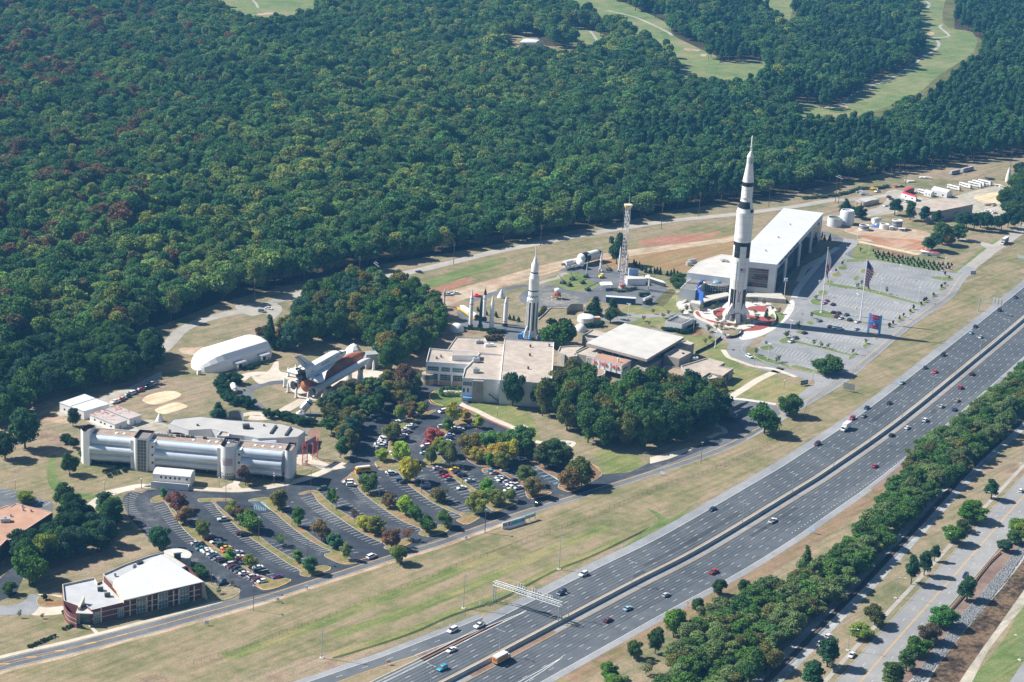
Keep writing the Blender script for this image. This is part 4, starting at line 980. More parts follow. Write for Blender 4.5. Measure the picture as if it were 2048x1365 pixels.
# lower wing to the left of it
wing=foot('H',[(105,885),(175,822),(230,800),(320,772),(470,790),(430,830),(375,920)],12.0)
block(r_,wing,0,12.0,offwhite,roof_light,.15,white,.5)
wing2=foot('S',[(75,585),(285,395),(740,440),(860,430),(850,500),(640,490),(450,500),(310,612)],8.2)
block(r_,wing2,0,8.2,offwhite,roof_dark,.25,offwhite,.4)
rc=W('S',(638,490),8.2); rr=7.9
LTH([(rr,3.0),(rr,8.2)],(rc.x,rc.y,0),32,a0=-1.5,a1=1.6).build('rotunda_glass',glass_d,r_,True)
mb_=MB()
for k in range(15):
 t=-1.45+k*3.0/14; mb_.box((rc.x+math.sin(t)*(rr+.08),rc.y-math.cos(t)*(rr+.08),5.6),(.16,.16,5.2),t)
for z in (3.1,4.8,6.5,8.0):mb_.lathe([(rr+.05,z),(rr+.12,z+.08),(rr+.05,z+.16)],(rc.x,rc.y,0),32,a0=-1.5,a1=1.6)
mb_.build('rotunda_frame',white,r_); LTH([(.01,8.35),(rr+.6,8.35),(rr+.6,8.0)],(rc.x,rc.y,0),32,a0=-1.6,a1=1.7).build('rotunda_roof',roof_dark,r_)
LTH([(rr+.65,7.9),(rr+.72,8.2),(rr+.65,8.5)],(rc.x,rc.y,0),32,a0=-1.5,a1=1.6).build('rotunda_edge',white,r_)
sc=W('S',(635,482),9.0); LTH([(2.6,0),(2.2,.6),(.6,1.1),(.01,1.15)],(sc.x,sc.y,8.5),20).build('skylight',M('skylight_glass',(.20,.33,.40),.2,.2,.6),r_,True)
acunit(r_,'S',(385,455),8.2,(1.1,1.1,1.4),offwhite); acunit(r_,'S',(740,170),12.1,(4,3,.8),grey); acunit(r_,'S',(790,180),12.1,(2,2,.9),grey)
wv_=spline(W('S',[(430,480),(390,500),(335,560),(330,610),(380,640),(430,660)],7.5),6)
mb_=MB(); wv2=_offset(wv_,.7)
hts=[(8.8-1.2*abs(i/(len(wv_)-1)-.2)) for i in range(len(wv_))]
n=len(wv_)
mb_.add([Vector((p.x,p.y,0)) for p in wv_]+[Vector((p.x,p.y,h)) for p,h in zip(wv_,hts)]+[Vector((p.x,p.y,0)) for p in wv2]+[Vector((p.x,p.y,h)) for p,h in zip(wv2,hts)],
  [f for i in range(n-1) for f in ((i,i+1,n+i+1,n+i),(2*n+i+1,2*n+i,3*n+i,3*n+i+1),(n+i,n+i+1,3*n+i+1,3*n+i))]+[(n-1,3*n-1,4*n-1,2*n-1),(0,n,3*n,2*n)])
mb_.build('blue_wall',blue_p,r_)
cpy=foot('S',[(430,740),(450,700),(800,640),(830,690),(600,745),(440,790)],4.6); MB().prism(cpy,4.1,4.6,bottom=True).build('canopy',concrete_l,r_)
MB().prism(inside(cpy,1.4),0,4.1).build('dark_glazing',glass_d,r_)
ent=foot('S',[(225,800),(250,765),(388,775),(385,830)],4.2); MB().prism(ent,0,4.2).build('porch',concrete_l,r_)
ep=W('S',(285,905)); BOX((ep.x,ep.y+1.3,1.9),(4.2,2.6,3.6),.1).build('red_portal',red_p,r_); BOX((ep.x,ep.y-.04,1.7),(3.2,.2,2.8),.1).build('door',glass_d,r_)
s0,s1=W('S',(110,810)),W('S',(300,740)); mb_=MB()
for k in range(8):mb_.box((s0.x+(s1.x-s0.x)*k/8,s0.y+(s1.y-s0.y)*k/8,.25+.25*k),(1.0,2.4,.5+.5*k),.35)
mb_.build('outside_stair',concrete_l,r_)
for q in ((235,200),(280,190),(205,235)):
 c=W('S',q); BOX((c.x,c.y,1.2),(3.2,2.2,2.4),.5).build('plant_unit',galv,r_)
# plaza walls
for nm,v,pts,h,lab in (('curved_wall','S',[(285,960),(340,1030),(450,1085),(600,1180),(720,1275)],1.3,'low curved white wall along the rocket plaza by the path'),('curved_wall','S',[(1390,905),(1470,950),(1520,1020),(1520,1090),(1470,1150)],1.6,'curved white wall with banners round the right edge of rocket plaza')):
 P=spline(W(v,pts),5); mb_=MB()
 for a,b in zip(P,P[1:]):
  e=b-a; mb_.box((a+b)/2+U(h/2),(e.length+.05,.4,h),AT(e))
 o=mb_.build(nm,concrete_l,None); tag(o,lab,'wall')
# small white plant house with roof railing
r_=thing('plant_house','small white windowless plant house with railed roof beside the path','building',W('F',(1030,350)))
ph=foot('F',[(958,282),(1065,228),(1212,262),(1110,312)],5.2); block(r_,ph,0,5.2,white,roof_dark,1.0,white)
mb_=MB()
for i in range(4):
 a,b=ph[i],ph[(i+1) % 4]
 for k in range(7):
  p=lerp2(a,b,k/6); mb_.tube((p.x,p.y,5.2),(p.x,p.y,6.5),.07,n=5)
 for z in (5.8,6.5):mb_.tube((a.x,a.y,z),(b.x,b.y,z),.07,n=5)
mb_.build('railing',dkgrey,r_)
# aluminium tube habitat building
r_=thing('tube_building','long silver building of stacked ribbed aluminium tubes with white towers','building',W('h',(1000,900)))
P0,P1=W('h',(190,930)),W('i',(1480,1130))
ax=(P1-P0).normalized(); nr=Vector((ax.y,-ax.x,0)); LT=(P1-P0).length
print('tube building length',round(LT,1))
def along(t,o=0,z=0):return P0+ax*t+nr*o+U(z)
angT=AT(ax)
BOX(along(LT/2,-5.4,7.2),(LT+6,6.4,14.4),angT).build('core_wall',offwhite,r_)
BOX(along(LT/2,-5.4,14.45),(LT+5.4,5.8,.12),angT).build('roof',roof_brown,r_)
BOX(along(LT/2,-8.7,14.7),(LT+6,.3,.6),angT).build('parapet',white,r_)
BOX(along(LT/2,-1.8,1.6),(LT+2,1.0,3.2),angT).build('base_glazing',glass_d,r_)
def proj_t(v,p,o=1.5,z=8):
 q=W(v,p,z); return (q-P0).dot(ax)
t1a,t1b=proj_t('h',(955,700),1.5,8),proj_t('h',(1230,700),1.5,8)
t2a,t2b=proj_t('i',(480,800),1.5,8),proj_t('i',(735,800),1.5,8)
t3a,t3b=proj_t('i',(1490,850),1.5,8),proj_t('i',(1620,850),1.5,8)
t0a=proj_t('h',(150,600),1.5,8)
def tubebank(ta,tb):
 nseg=max(8,int((tb-ta)/.55))
 for zc,oo,R0,nm in ((12.0,-1.2,2.2,'upper_tube'),(7.9,.0,2.3,'middle_tube'),(4.0,-.9,1.9,'lower_tube')):
  prof=[]
  for k in range(nseg+1):
   prof.append((R0+(.05 if k % 2 else 0),(tb-ta)*k/nseg))
  LTH(prof,along(ta,oo,zc),22,axis=ax).build(nm,silver,r_,True)
 for k in range(int((tb-ta)/7)):
  p=along(ta+3.5+k*7,-.6,1.2); MB().tube(p,p+U(2.4),.12,n=6).build('leg',galv,r_)
tubebank(t0a+2,t1a-.5); tubebank(t1b+2.2,t2a-1.2); tubebank(t2b+2.2,t3a-.8)
for ta,tb in ((t1a-1.6,t1a),(t1b,t1b+2.6),(t2a-1.4,t2a),(t2b,t2b+2.6)):
 BOX(along((ta+tb)/2,-.6,7.2),(tb-ta,4.6,14.4),angT).build('link_wall',white,r_)
for ta in (t1b+1.6,t2b+1.6):
 for z in (4.2,8,12):LTH([(.55,0),(.55,.12)],along(ta,1.72,z),12,axis=nr).build('porthole',glass_d,r_)
def rtower(tm,half,h,o,name,extra=None):
 pts=[]
 for k in range(13):
  t=math.pi*(k/12); pts.append(along(tm-math.cos(t)*half,o+math.sin(t)*half))
 pts+=[along(tm+half,o-9),along(tm-half,o-9)]
 MB().prism(pts,1.9,h,top=False).build(name,white,r_,True)
 MB().prism(inside(pts,-.06),0,1.9).build('tower_base',M('tower_base_grey',(.30,.30,.30)),r_,True)
 MB().prism(inside(pts,-.04),1.9,2.2,top=False).build('tower_band',M('tower_band_tan',(.50,.42,.30)),r_,True)
 q=inside(pts,.3); MB().prism(q,h-1.4,h,top=False).build('parapet_inside',M('maroon_inside',(.11,.04,.045)),r_); MB().flat(q,h-1.35).build('tower_roof',roof_dark,r_)
 return pts
hw=(t1b-t1a)/2
rtower((t2a+t2b)/2,(t2b-t2a)/2,16.0,.6,'round_tower')
rtower((t3a+t3b)/2+.4,(t3b-t3a)/2,15.6,-.8,'end_tower')
tm=(t1a+t1b)/2
pts=[along(tm-hw+0,-8),along(tm-hw,1.0)]+[along(tm-hw+1.6-1.6*math.cos(t),1.6+1.6*math.sin(t)) for t in (.3,.7,1.1,1.5)]+[along(tm+hw*.78,3.2),along(tm+hw,1.0),along(tm+hw,-8)]
MB().prism(pts,0,16.2,top=False).build('stair_tower',white,r_,True); MB().flat(inside(pts,.3),15).build('tower_roof',roof_dark,r_)
MB().prism(inside(pts,.3),15,16.2,top=False).build('parapet_inside',M('maroon_inside',(.11,.04,.045)),r_)
a,b=along(tm-hw*.42,3.2),along(tm+hw*.76,3.2)
wpanel(r_,a,b,0,1,.2,15.6,M('grille_glass',(.12,.14,.15),.3,.2,1),'stair_window',.1,.2,mull=2,bars=9,framemat=M('grille_cream',(.55,.50,.40)))
pts=[along(t0a-1.2,1.0),along(t0a+2,1.6),along(t0a+2,-8),along(t0a-1.5,-8.5),along(t0a-3.0,-6),along(t0a-3.2,-2)]
MB().prism(pts,0,16.4,top=False).build('end_wall',white,r_,True); MB().prism(inside(pts,.3),14.6,16.4,top=False).build('parapet_inside',M('maroon_inside',(.11,.04,.045)),r_); MB().flat(inside(pts,.3),14.8).build('tower_roof',roof_dark,r_)
for t in (.12,.16,.24,.30,.52,.60,.64,.70,.84,.88,.93,.97):
 p=along(LT*t,-5.2,14.5); MB().ball(p,.9,10,4,0,(1,1,.5)).build('roof_dome',white,r_,True)
for t in (.335,.35,.365,.38,.40,.66,.68,.70,.72):
 p=along(LT*t,-6.3,15.1); o=BOX(p,(1.2,1.2,1.1),angT).build('rooftop_unit',galv,r_); LTH([(.45,0),(.45,.12)],p+U(.56),10).build('fan',dkgrey,o)
for t in (.43,.455,.48,.505,.57):BOX(along(LT*t,-7.6,15.0),(1.6,1.0,.9),angT).build('rooftop_unit',dkgrey,r_)
mc=along(LT*.40,-12.5)
LTH([(5.2,0),(5.2,12.5)],mc,24,ref=-nr,a0=-2.0,a1=2.0).build('rear_drum',M('maroon_inside',(.11,.04,.045)),r_,True)
# flag painted on the round tower
ct=along((t2a+t2b)/2,.6); hb=(t2b-t2a)/2+.04
fl=MB()
for k in range(7):fl.lathe([(hb,7.0+k*.52),(hb,7.26+k*.52)],ct,10,ref=nr,a0=-.55,a1=.75)
fl.build('painted_flag',M('faded_red',(.42,.17,.19)),r_); LTH([(hb+.02,9.0),(hb+.02,10.7)],ct,8,ref=nr,a0=-.85,a1=-.1).build('flag_canton',M('faded_canton',(.55,.60,.55)),r_)
mb_=MB()
for k in range(8):
 if k != 2:mb_.lathe([(hb+.02,2.6),(hb+.02,3.1)],ct,2,ref=nr,a0=-.9+k*.24,a1=-.9+k*.24+.15)
mb_.build('lettering',black,r_)
# grey-roofed training hall behind it
r_=thing('training_hall','low white training hall with grey angular roof behind the tube building','building',W('i',(900,420)))
th=foot('A',[(1312,812),(1350,775),(1560,752),(1780,780),(1930,790),(2035,795),(2200,812),(2340,850),(2380,870),(2325,912),(2215,920),(2010,925),(1900,905),(1800,895),(1710,870),(1650,852),(1470,862)],7.6)
block(r_,th,0,7.6,offwhite,roof_grey,.12,M('dark_coping',(.14,.14,.15)),.4)
rb=foot('i',[(1720,400),(1775,300),(1900,300),(1860,400)],5.5); MB().prism(rb,5.2,5.5,bottom=True).build('porch_roof',roof_dark,r_)
tcv,tcw=W('i',(985,500),5.5),W('i',(1360,500),5.5)
dd=tcw-tcv; LTH([(2.6,dd.length*k/16) for k in range(17)],tcv-Vector((0,.5,1.3)),20,axis=dd).build('silver_tube',silver,r_,True)
for q in ((1310,330),(1545,360)):
 a,b=W('i',(q[0]-40,q[1]+50),7.6),W('i',(q[0]+45,q[1]-70),7.6); e=b-a
 BOX((a+b)/2+U(.35),(e.length,1.0,.7),AT(e)).build('roof_light',dkgrey,r_)
acunit(r_,'i',(885,290),7.5,(3.2,2.4,2.0),dkgrey); acunit(r_,'i',(120,250),7.5,(1,1,.6),dkgrey); acunit(r_,'i',(1165,255),7.5,(.8,.8,.6),dkgrey)
for q in ((1445,600),(1482,600)):
 p=W('i',q); MB().tube(p,p+U(7),.12,n=6).build('flag_mast',white,r_)
LTH([(3.8,0),(3.8,4.6)],W('i',(720,190)),20,a0=1.7,a1=4.6).build('curved_screen',M('slate_wall',(.20,.22,.25)),r_,True)
for q in ([(425,400),(480,330),(625,345),(610,410),(540,415)],):block(r_,foot('i',q,8.8),0,8.8,offwhite,roof_tan,.8,offwhite)
p,q=W('A',(1325,905)),W('A',(1330,850),0); wpanel(r_,lerp2(th[0],th[-1],0),th[-1],.02,.14,.3,5,M('brown_door',(.12,.08,.07)),'door')
# white annex with ramp in front
r_=thing('white_annex','long white annex with shallow curved roof and ramp before silver building','building',W('h',(1500,1200)))
an=foot('h',[(1240,1085),(1320,965),(1965,1022),(1885,1140)],5.6)
A2,B2,C2,D2=an[0],an[1],an[2],an[3]
MB().prism(an,0,5.4,top=False).build('wall',white,r_)
mb_=MB(); K=8
for k in range(K+1):
 t=k/K; z=5.4+1.0*math.sin(math.pi*t); p,q=lerp2(A2,B2,t),lerp2(D2,C2,t); mb_.v+=[Vector((p.x,p.y,z)),Vector((q.x,q.y,z))]
mb_.f+=[(2*k,2*k+1,2*k+3,2*k+2) for k in range(K)]+[tuple(2*k for k in range(K,-1,-1)),tuple(2*k+1 for k in range(K+1))]
mb_.build('roof',roof_white,r_,True)
for t in (.2,.32,.44,.56,.68,.88):wpanel(r_,A2,D2,t,t+.055,3.5,4.6,glass_d)
dA=(D2-A2).normalized(); nA=Vector((dA.y,-dA.x,0)); LA=(D2-A2).length
BOX((A2+D2)/2+nA*2.0+U(1.0),(LA*.98,3.4,2.0),AT(dA)).build('ramp',concrete_l,r_)
BOX((A2+D2)/2+nA*3.75+U(1.6),(LA*.98,.15,3.2),AT(dA)).build('ramp_wall',white,r_)
mb_=MB()
for k in range(6):mb_.box(A2-dA*(.6+.5*k)+nA*2.0+U(.9-.16*k),(.5,2.4,.2),AT(dA))
mb_.build('steps',grey,r_)
# three low sheds
for lab,v,pts,z,rfm in (('white metal shed with two part white roof beside the gravel parking','A',[(465,648),(660,582),(850,658),(655,715)],4.4,None),('low white shed with rust stained roof, nearest the silver building','A',[(700,740),(790,705),(990,785),(895,820)],3.4,rust),('low white shed with rust stained roof beside the wooden ramp','A',[(825,700),(905,672),(1105,745),(1010,775)],3.6,rust)):
 r_=thing('shed',lab,'shed',W(v,pts[0]))
 sp=foot(v,pts,z); MB().prism(sp,0,z,top=False).build('wall',white,r_)
 MB().prism(inside(sp,-.25),z,z+.18,bottom=True).build('roof',rfm or roof_white,r_)
 if rfm is None:
  a,b=lerp2(sp[0],sp[3],.45),lerp2(sp[1],sp[2],.45); e=b-a; BOX((a+b)/2+U(z+.26),(e.length,.4,.16),AT(e)).build('roof_ridge',grey,r_)
 for t in (.2,.45,.6,.85):wpanel(r_,sp[0],sp[3],t-.03,t+.03,1.4,2.3,glass_d)
 wpanel(r_,sp[3],sp[2],.4,.5,.1,2.1,grey,'door')
 if rfm:
  mm=MB()
  for _ in range(26):
   u_,v_=rng.random() ** 1.7*.75,rng.random()*.9+.05
   c=lerp2(lerp2(sp[0],sp[1],v_),lerp2(sp[3],sp[2],v_),u_); mm.lathe([(.01,0),(rng.uniform(.25,.9),0)],(c.x,c.y,z+.186+.002*_),7,cap=False)
  mm.build('rust_patch',M('rust_stain',(.36,.13,.10),.9,.3,1.5),r_)
# inflatable white hall
r_=thing('fabric_hall','large white inflatable fabric hall with rounded end beside trees','building',W('A',(1700,380)))
e0,e1=W('A',(1530,400)),W('0',(520,703))
ax2=(e1-e0).normalized(); n2=Vector((ax2.y,-ax2.x,0)); LH=(e1-e0).length
hw2,hh2=11.0,9.6
prof=[(-1.0,0),(-.985,.30),(-.90,.60),(-.68,.86),(-.36,.97),(0,1.0),(.36,.97),(.68,.86),(.90,.60),(.985,.30),(1.0,0)]
mb_=MB(); rowsH=[]
stn=[(-.0,.05),(.03,.45),(.08,.72),(.15,.9),(.24,1.0),(.5,1.0),(.8,1.0),(.93,1.0),(.97,.94),(1.0,.78),(1.005,.0)]
for s_,k_ in stn:
 c=e0+ax2*(LH*s_); hz=min(1,k_*(1.0 if k_>.7 else 1.05))
 rowsH.append([c+n2*(hw2*k_*a)+U(hh2*hz*b) for a,b in prof])
m_=len(prof); mb_.v=[p for r in rowsH for p in r]
mb_.f=[(i*m_+k,i*m_+k+1,(i+1)*m_+k+1,(i+1)*m_+k) for i in range(len(stn)-1) for k in range(m_-1)]
mb_.build('fabric_shell',fabric,r_)
for s_ in (.42,.80):
 c=e0+ax2*(LH*s_)+n2*(hw2+1.0); ang=AT(ax2)
 BOX(c+U(3.6),(7,4.4,.35),ang).build('porch_roof',grey,r_)
 for k in (-3,3):
  BOX(c+ax2*k+n2*1.9+U(1.75),(.35,.35,3.4),ang).build('porch_post',white,r_)
 o=BOX(c-n2*.4+U(1.6),(5.6,2.2,3.2),ang).build('porch_wall',white,r_); BOX(c+n2*.75+U(1.3),(2.0,.1,2.2),ang).build('door',glass_d,o)
dp=W('A',(1550,430)); BOX((dp.x,dp.y+.9,1.3),(2.0,1.8,2.6),.5).build('porch',white,r_)
# brick training centre near left
r_=thing('brick_building','dark red brick building with white metal roof near the frontage road','building',W('B',(700,900)))
zl,zh=6.3,8.2
lowr=foot('B',[(400,735),(605,690),(628,728),(658,712),(795,850),(588,900),(545,862),(520,880),(410,840)],zl)
block(r_,lowr,0,zl,brick_m,M('membrane_cool',(.43,.44,.455),.85,.08,.2,stain=.2),.8,concrete_l)
base=foot('B',[(658,668),(785,608),(960,545),(1050,522),(1195,610),(1305,720),(795,845)],6.6)
MB().prism(base,0,6.6,top=False).build('wall',brick_m,r_)
back2=foot('B',[(660,668),(800,605),(960,548),(1055,525),(1195,615),(1000,700),(840,650),(720,715)],7.0); block(r_,back2,0,7.0,concrete_l,M('membrane_cool',(.43,.44,.455)),.7,concrete_l)
# big sloping roof: a tilted plane with a ridge line
ro=W('B',[(795,842),(1308,722)],7.2); rb_=W('B',[(1030,540),(700,722)],10.4)
PA,PB=ro; PC=Vector((rb_[0].x,rb_[0].y,9.8)); PD=Vector((*W('B',(722,718),8.6).xy,8.6))
PA.z=PB.z=7.2
mb_=MB(); up=U(.3)
mb_.add([PA,PB,PC,PD,PA+up,PB+up,PC+up,PD+up],[(3,2,1,0),(4,5,6,7),(0,1,5,4),(1,2,6,5),(2,3,7,6),(3,0,4,7)]); mb_.build('main_roof',roof_white,r_)
sm_=MB()
for k in range(1,26):sm_.tube(PA.lerp(PB,k/26)+up,PD.lerp(PC,k/26)+up,.06,n=4)
sm_.build('roof_seam',M('seam_grey',(.46,.47,.48)),r_)
mb_=MB(); u3=U(.312); mb_.add([PA.lerp(PB,.40)+u3,PA.lerp(PB,.55)+u3,PC.lerp(PD,.12)+u3,PC.lerp(PD,.34)+u3],[(0,1,2,3)]); mb_.build('roof_panel',M('roof_band',(.62,.61,.60)),r_)
mb_=MB()
mb_.add([PA-up,PD-up,PD+U(.0),PA],[(0,1,2,3),(3,2,1,0)]); mb_.add([Vector((PA.x,PA.y,6)),Vector((PD.x,PD.y,6)),PD,PA],[(0,1,2,3)]); mb_.build('gable_wall',M('cream_wall',(.62,.57,.46)),r_)
pb=Vector((PB.x,PB.y,0)); pc=Vector((PC.x,PC.y,0)); ab=(pc-pb).normalized()
MB().add([pb-ab*.8+Vector((1.2,0,0)),pb+ab*3,pb+ab*3+U(7.3),pb+U(7.2),pb+Vector((.9,.2,0)),pb+ab*3+Vector((.8,.4,0)),pb+ab*3+Vector((.5,.3,7.3)),pb+Vector((.5,.1,7.2))],[(0,3,7,4),(4,7,6,5),(1,5,6,2),(0,1,2,3),(0,4,5,1)]).build('buttress',M('cream_wall',(.62,.57,.46)),r_)
a,b=lowr[5],lowr[4]
fA,fB=Vector((lowr[5].x,lowr[5].y,0)),Vector((PB.x,PB.y,0))
def tb(vx):
 q=W('B',(vx,950-(vx-590)*.21),2.5); return (q-fA).dot((fB-fA).normalized())/(fB-fA).length
for x0,x1,z1 in ((596,640,5.0),(752,792,4.2),(875,935,6.6),(1020,1080,6.8),(1160,1218,6.9)):wpanel(r_,fA,fB,tb(x0),tb(x1),.3,z1,glass_g,'window',.12,.3,2,3,M('pale_frame',(.55,.58,.55)))
for x0 in (642,830,940,975,1015,1115,1150,1250):wpanel(r_,fA,fB,tb(x0),tb(x0+7),0,6.6,M('cream_wall',(.62,.57,.46)),'pilaster',.14,.3)
for z in (2.2,4.4):wpanel(r_,fA,fB,.0,.97,z,z+.22,M('cream_wall',(.62,.57,.46)),'brick_band',.10,.2)
pts=spline(W('B',[(408,838),(412,880),(440,925),(492,950)],4.5),5)
n=len(pts); mb_=MB(); mb_.add([Vector((p.x,p.y,0)) for p in pts]+[Vector((p.x,p.y,5.6)) for p in pts],[(i,i+1,n+i+1,n+i) for i in range(n-1)]); mb_.build('curved_wall',brick_m,r_)
mb_=MB(); pts2=_offset(pts,-.06)
for z in (1.8,3.6):mb_.add([Vector((p.x,p.y,z)) for p in pts2]+[Vector((p.x,p.y,z+.22)) for p in pts2],[(i,i+1,n+i+1,n+i) for i in range(n-1)])
mb_.build('brick_band',M('cream_wall',(.62,.57,.46)),r_)
eg=W('B',(545,990)); BOX((eg.x,eg.y+3.2,2.6),(6.0,5.0,5.2),.05).build('entrance_glass',glass_g,r_); BOX((eg.x,eg.y+1.8,5.3),(6.4,7.5,.3),.05).build('entrance_roof',roof_light,r_)
fn=W('B',(497,990)); MB().add([fn,fn+Vector((.6,7,0)),fn+Vector((.6,7,8.6)),fn+Vector((.1,.6,6.8)),fn+Vector((.8,0,0)),fn+Vector((1.4,7,0)),fn+Vector((1.4,7,8.6)),fn+Vector((.9,.6,6.8))],[(0,3,2,1),(4,5,6,7),(0,4,7,3),(3,7,6,2),(1,2,6,5)]).build('fin_wall',M('cream_wall',(.62,.57,.46)),r_)
for q in ((645,775),(690,812)):acunit(r_,'B',q,5.6,(2.2,1.6,1.3),dkgrey)
acunit(r_,'B',(865,625),6.6,(1.6,1.2,.9),grey); acunit(r_,'B',(740,680),6.6,(.9,.9,.7),grey)
for k in range(8):acunit(r_,'B',(880+9*(k % 4)+4*(k // 4),598+8*(k // 4)-3*(k % 4)),6.4,(.8,.6,.5),dkgrey)
ck=W('B',(1138,575),5); o=BOX((ck.x,ck.y,6),(2.8,2.4,5),.3).build('lantern_tower',glass_g,r_); BOX((ck.x,ck.y,8.6),(3.6,3.2,.5),.3).build('lantern_roof',white,o)
cr=W('B',(1130,620)); LTH([(6.2,0),(6.2,5.2)],cr,20).build('round_bay',concrete_l,r_,True); LTH([(.01,5.21),(6.4,5.21)],cr,20,cap=False).build('round_roof',roof_light,r_)
# orange-roofed building at the edge
r_=thing('orange_roof_building','flat roofed building with orange gravel roof, cut by the picture edge','building',W('B',(150,420)))
ob=foot('B',[(-160,250),(0,245),(45,228),(65,235),(105,215),(338,272),(60,452),(50,440),(0,490),(-160,590)],7.0)
block(r_,ob,0,7.0,M('dark_bronze_wall',(.10,.085,.08)),roof_orange,.25,M('orange_coping',(.50,.33,.24)),.6)
for k in range(9):wpanel(r_,ob[6],ob[5],.05+k*.1,.12+k*.1,1.0,3.0,glass_d)
acunit(r_,'B',(35,332),6.8,(4,2.4,1.6),galv)
for q in ((145,240),(150,262),(70,300),(200,268)):acunit(r_,'B',q,6.8,(.8,.8,.6),offwhite)
# buildings on the far right
r_=thing('warehouse','large tan warehouse with flat pale brown roof behind pine trees','building',W('J',(1300,700)))
wh=foot('J',[(1020,610),(1120,560),(1320,530),(1575,590),(1270,650),(1200,655)],7.5); MB().prism(wh,0,7.5,top=False).build('wall',M('tan_metal_wall',(.40,.37,.33),.8,.1,.3),r_); MB().prism(inside(wh,-.3),7.5,7.8,bottom=True).build('roof',roof_tan,r_)
wpanel(r_,wh[4],wh[3],.45,.6,.2,4.8,M('bay_door',(.30,.29,.28)),'door'); wpanel(r_,wh[4],wh[3],.1,.16,2,3.5,glass_d)
def house(name,lab,cat,v,roofpts,z,wallm,roofm,ridge=1.2):
 r_=thing(name,lab,cat,W(v,roofpts[0])); f=foot(v,roofpts,z); MB().prism(f,0,z,top=False).build('wall',wallm,r_)
 a,b,c,d=f; up=U(z); e,g=(lerp2(a,b,.5),lerp2(d,c,.5)); rt=U(z+ridge); u=up
 mb=MB().add([a+u,d+u,g+rt,e+rt,b+u,c+u],[(0,1,2,3),(3,2,5,4)]); mb.build('roof',roofm,r_)
 MB().add([a+u,e+rt,b+u,d+u,g+rt,c+u],[(0,1,2),(5,4,3)]).build('gable',wallm,r_)
 for t in (.25,.7):wpanel(r_,a,d,t,t+.1,1.0,2.0,glass_d)
 return r_
house('mobile_office','tan mobile office with grey metal roof beside the service road','building','k',[(862,490),(1110,432),(1250,462),(1000,518)],3.2,tanwall,roof_grey,.5)
house('storage_hut','brown hut with red roof beside the white trailer','building','J',[(945,450),(1000,432),(1042,440),(960,465)],3.4,M('brown_siding',(.16,.10,.08)),M('red_roof',(.50,.05,.06)),.7)
house('storage_hut','narrow white hut with red roof trim in front of brown hut','building','J',[(925,485),(945,470),(1068,510),(1055,525)],3.2,offwhite,M('red_roof',(.50,.05,.06)),.5)
house('storage_tent','tall white storage tent with open dark end beside the buses','tent','J',[(1195,450),(1240,428),(1390,472),(1340,480)],4.2,white,roof_white,1.6)
house('storage_tent','small white storage tent beside the tall white tent','tent','J',[(1130,470),(1160,455),(1225,475),(1195,485)],3.2,white,roof_white,1.0)
house('barn','white metal barn in a clearing near the golf course','barn','P',[(248,152),(275,138),(335,145),(305,152)],6.0,white,roof_white,1.6)
house('kiosk','pale flat kiosk at the edge of gravel yard by the trees','building','J',[(1890,460),(1930,445),(1990,455),(1950,470)],3,offwhite,roof_grey,.4)
r_=thing('canopy_tent','white fabric canopy over the rocket park terrace','tent',W('R',(690,1000)))
f=foot('R',[(625,975),(655,968),(745,968),(765,998),(640,1005)],3.6); MB().prism(f,3.4,3.7,bottom=True).build('canopy',fabric,r_)
for p in f:MB().tube((p.x,p.y,0),(p.x,p.y,3.4),.1,n=6).build('pole',white,r_)
def dome(lab,v,p,rad,h,mat=fabric,name='dome_tent'):
 c=W(v,p); r_=thing(name,lab,'tent',c); MB().ball(c,rad,14,6,0,(1,1,h/rad)).build('canvas',mat,r_,True)
 LTH([(rad*1.01,0),(rad*1.01,.3)],c,14,cap=False).build('skirt',offwhite,r_); return r_
dome('white domed tent among the trees beside the missiles','E',(425,462),4.3,4.4)
dome('white geodesic dome beside the concrete hall','F',(185,372),3.7,4.2,M('dome_panels',(.74,.74,.72),.6,.1,.6))
c=W('0',(707,708)); r_=thing('dome_tent','pointed white tent behind the orange fuel tank','tent',c); LTH([(5,0),(4.8,1.4),(3.9,3.2),(2.0,5.0),(.1,6.0)],c,8).build('canvas',fabric,r_)
r_=thing('theatre_pod','white round theatre pod inside a curved concrete wall','building',W('F',(230,300)))
c=W('F',(235,285)); LTH([(5.0,0),(5.0,2.8),(4.4,3.3),(.01,3.6)],c,24).build('pod_shell',white,r_,True)
P=spline(W('F',[(60,225),(90,195),(150,190),(215,195),(220,220)]),5)
mb_=MB()
for a,b in zip(P,P[1:]):
 e=b-a; mb_.box((a+b)/2+U(2.2),(e.length+.1,.4,4.4),AT(e))
mb_.build('screen_wall',concrete,r_)
q=W('F',(325,285)); BOX((q.x,q.y,1.3),(5,3,2.6),.3).build('porch',M('peach_wall',(.62,.40,.27)),r_)
# curved garden kerbs and bank of steps by the lunar crater
P=spline(W('G',[(930,790),(985,740),(1030,700),(1120,700),(1180,705)]),5)
mb_=MB()
mb_.path([p+U(.4) for p in P],.35,6); tag(mb_.build('garden_wall',concrete_l),'low pale retaining wall below the lunar crater','wall')

# ROCKETS AND EXHIBITS
PI=math.pi
def deg(a):return R(a)
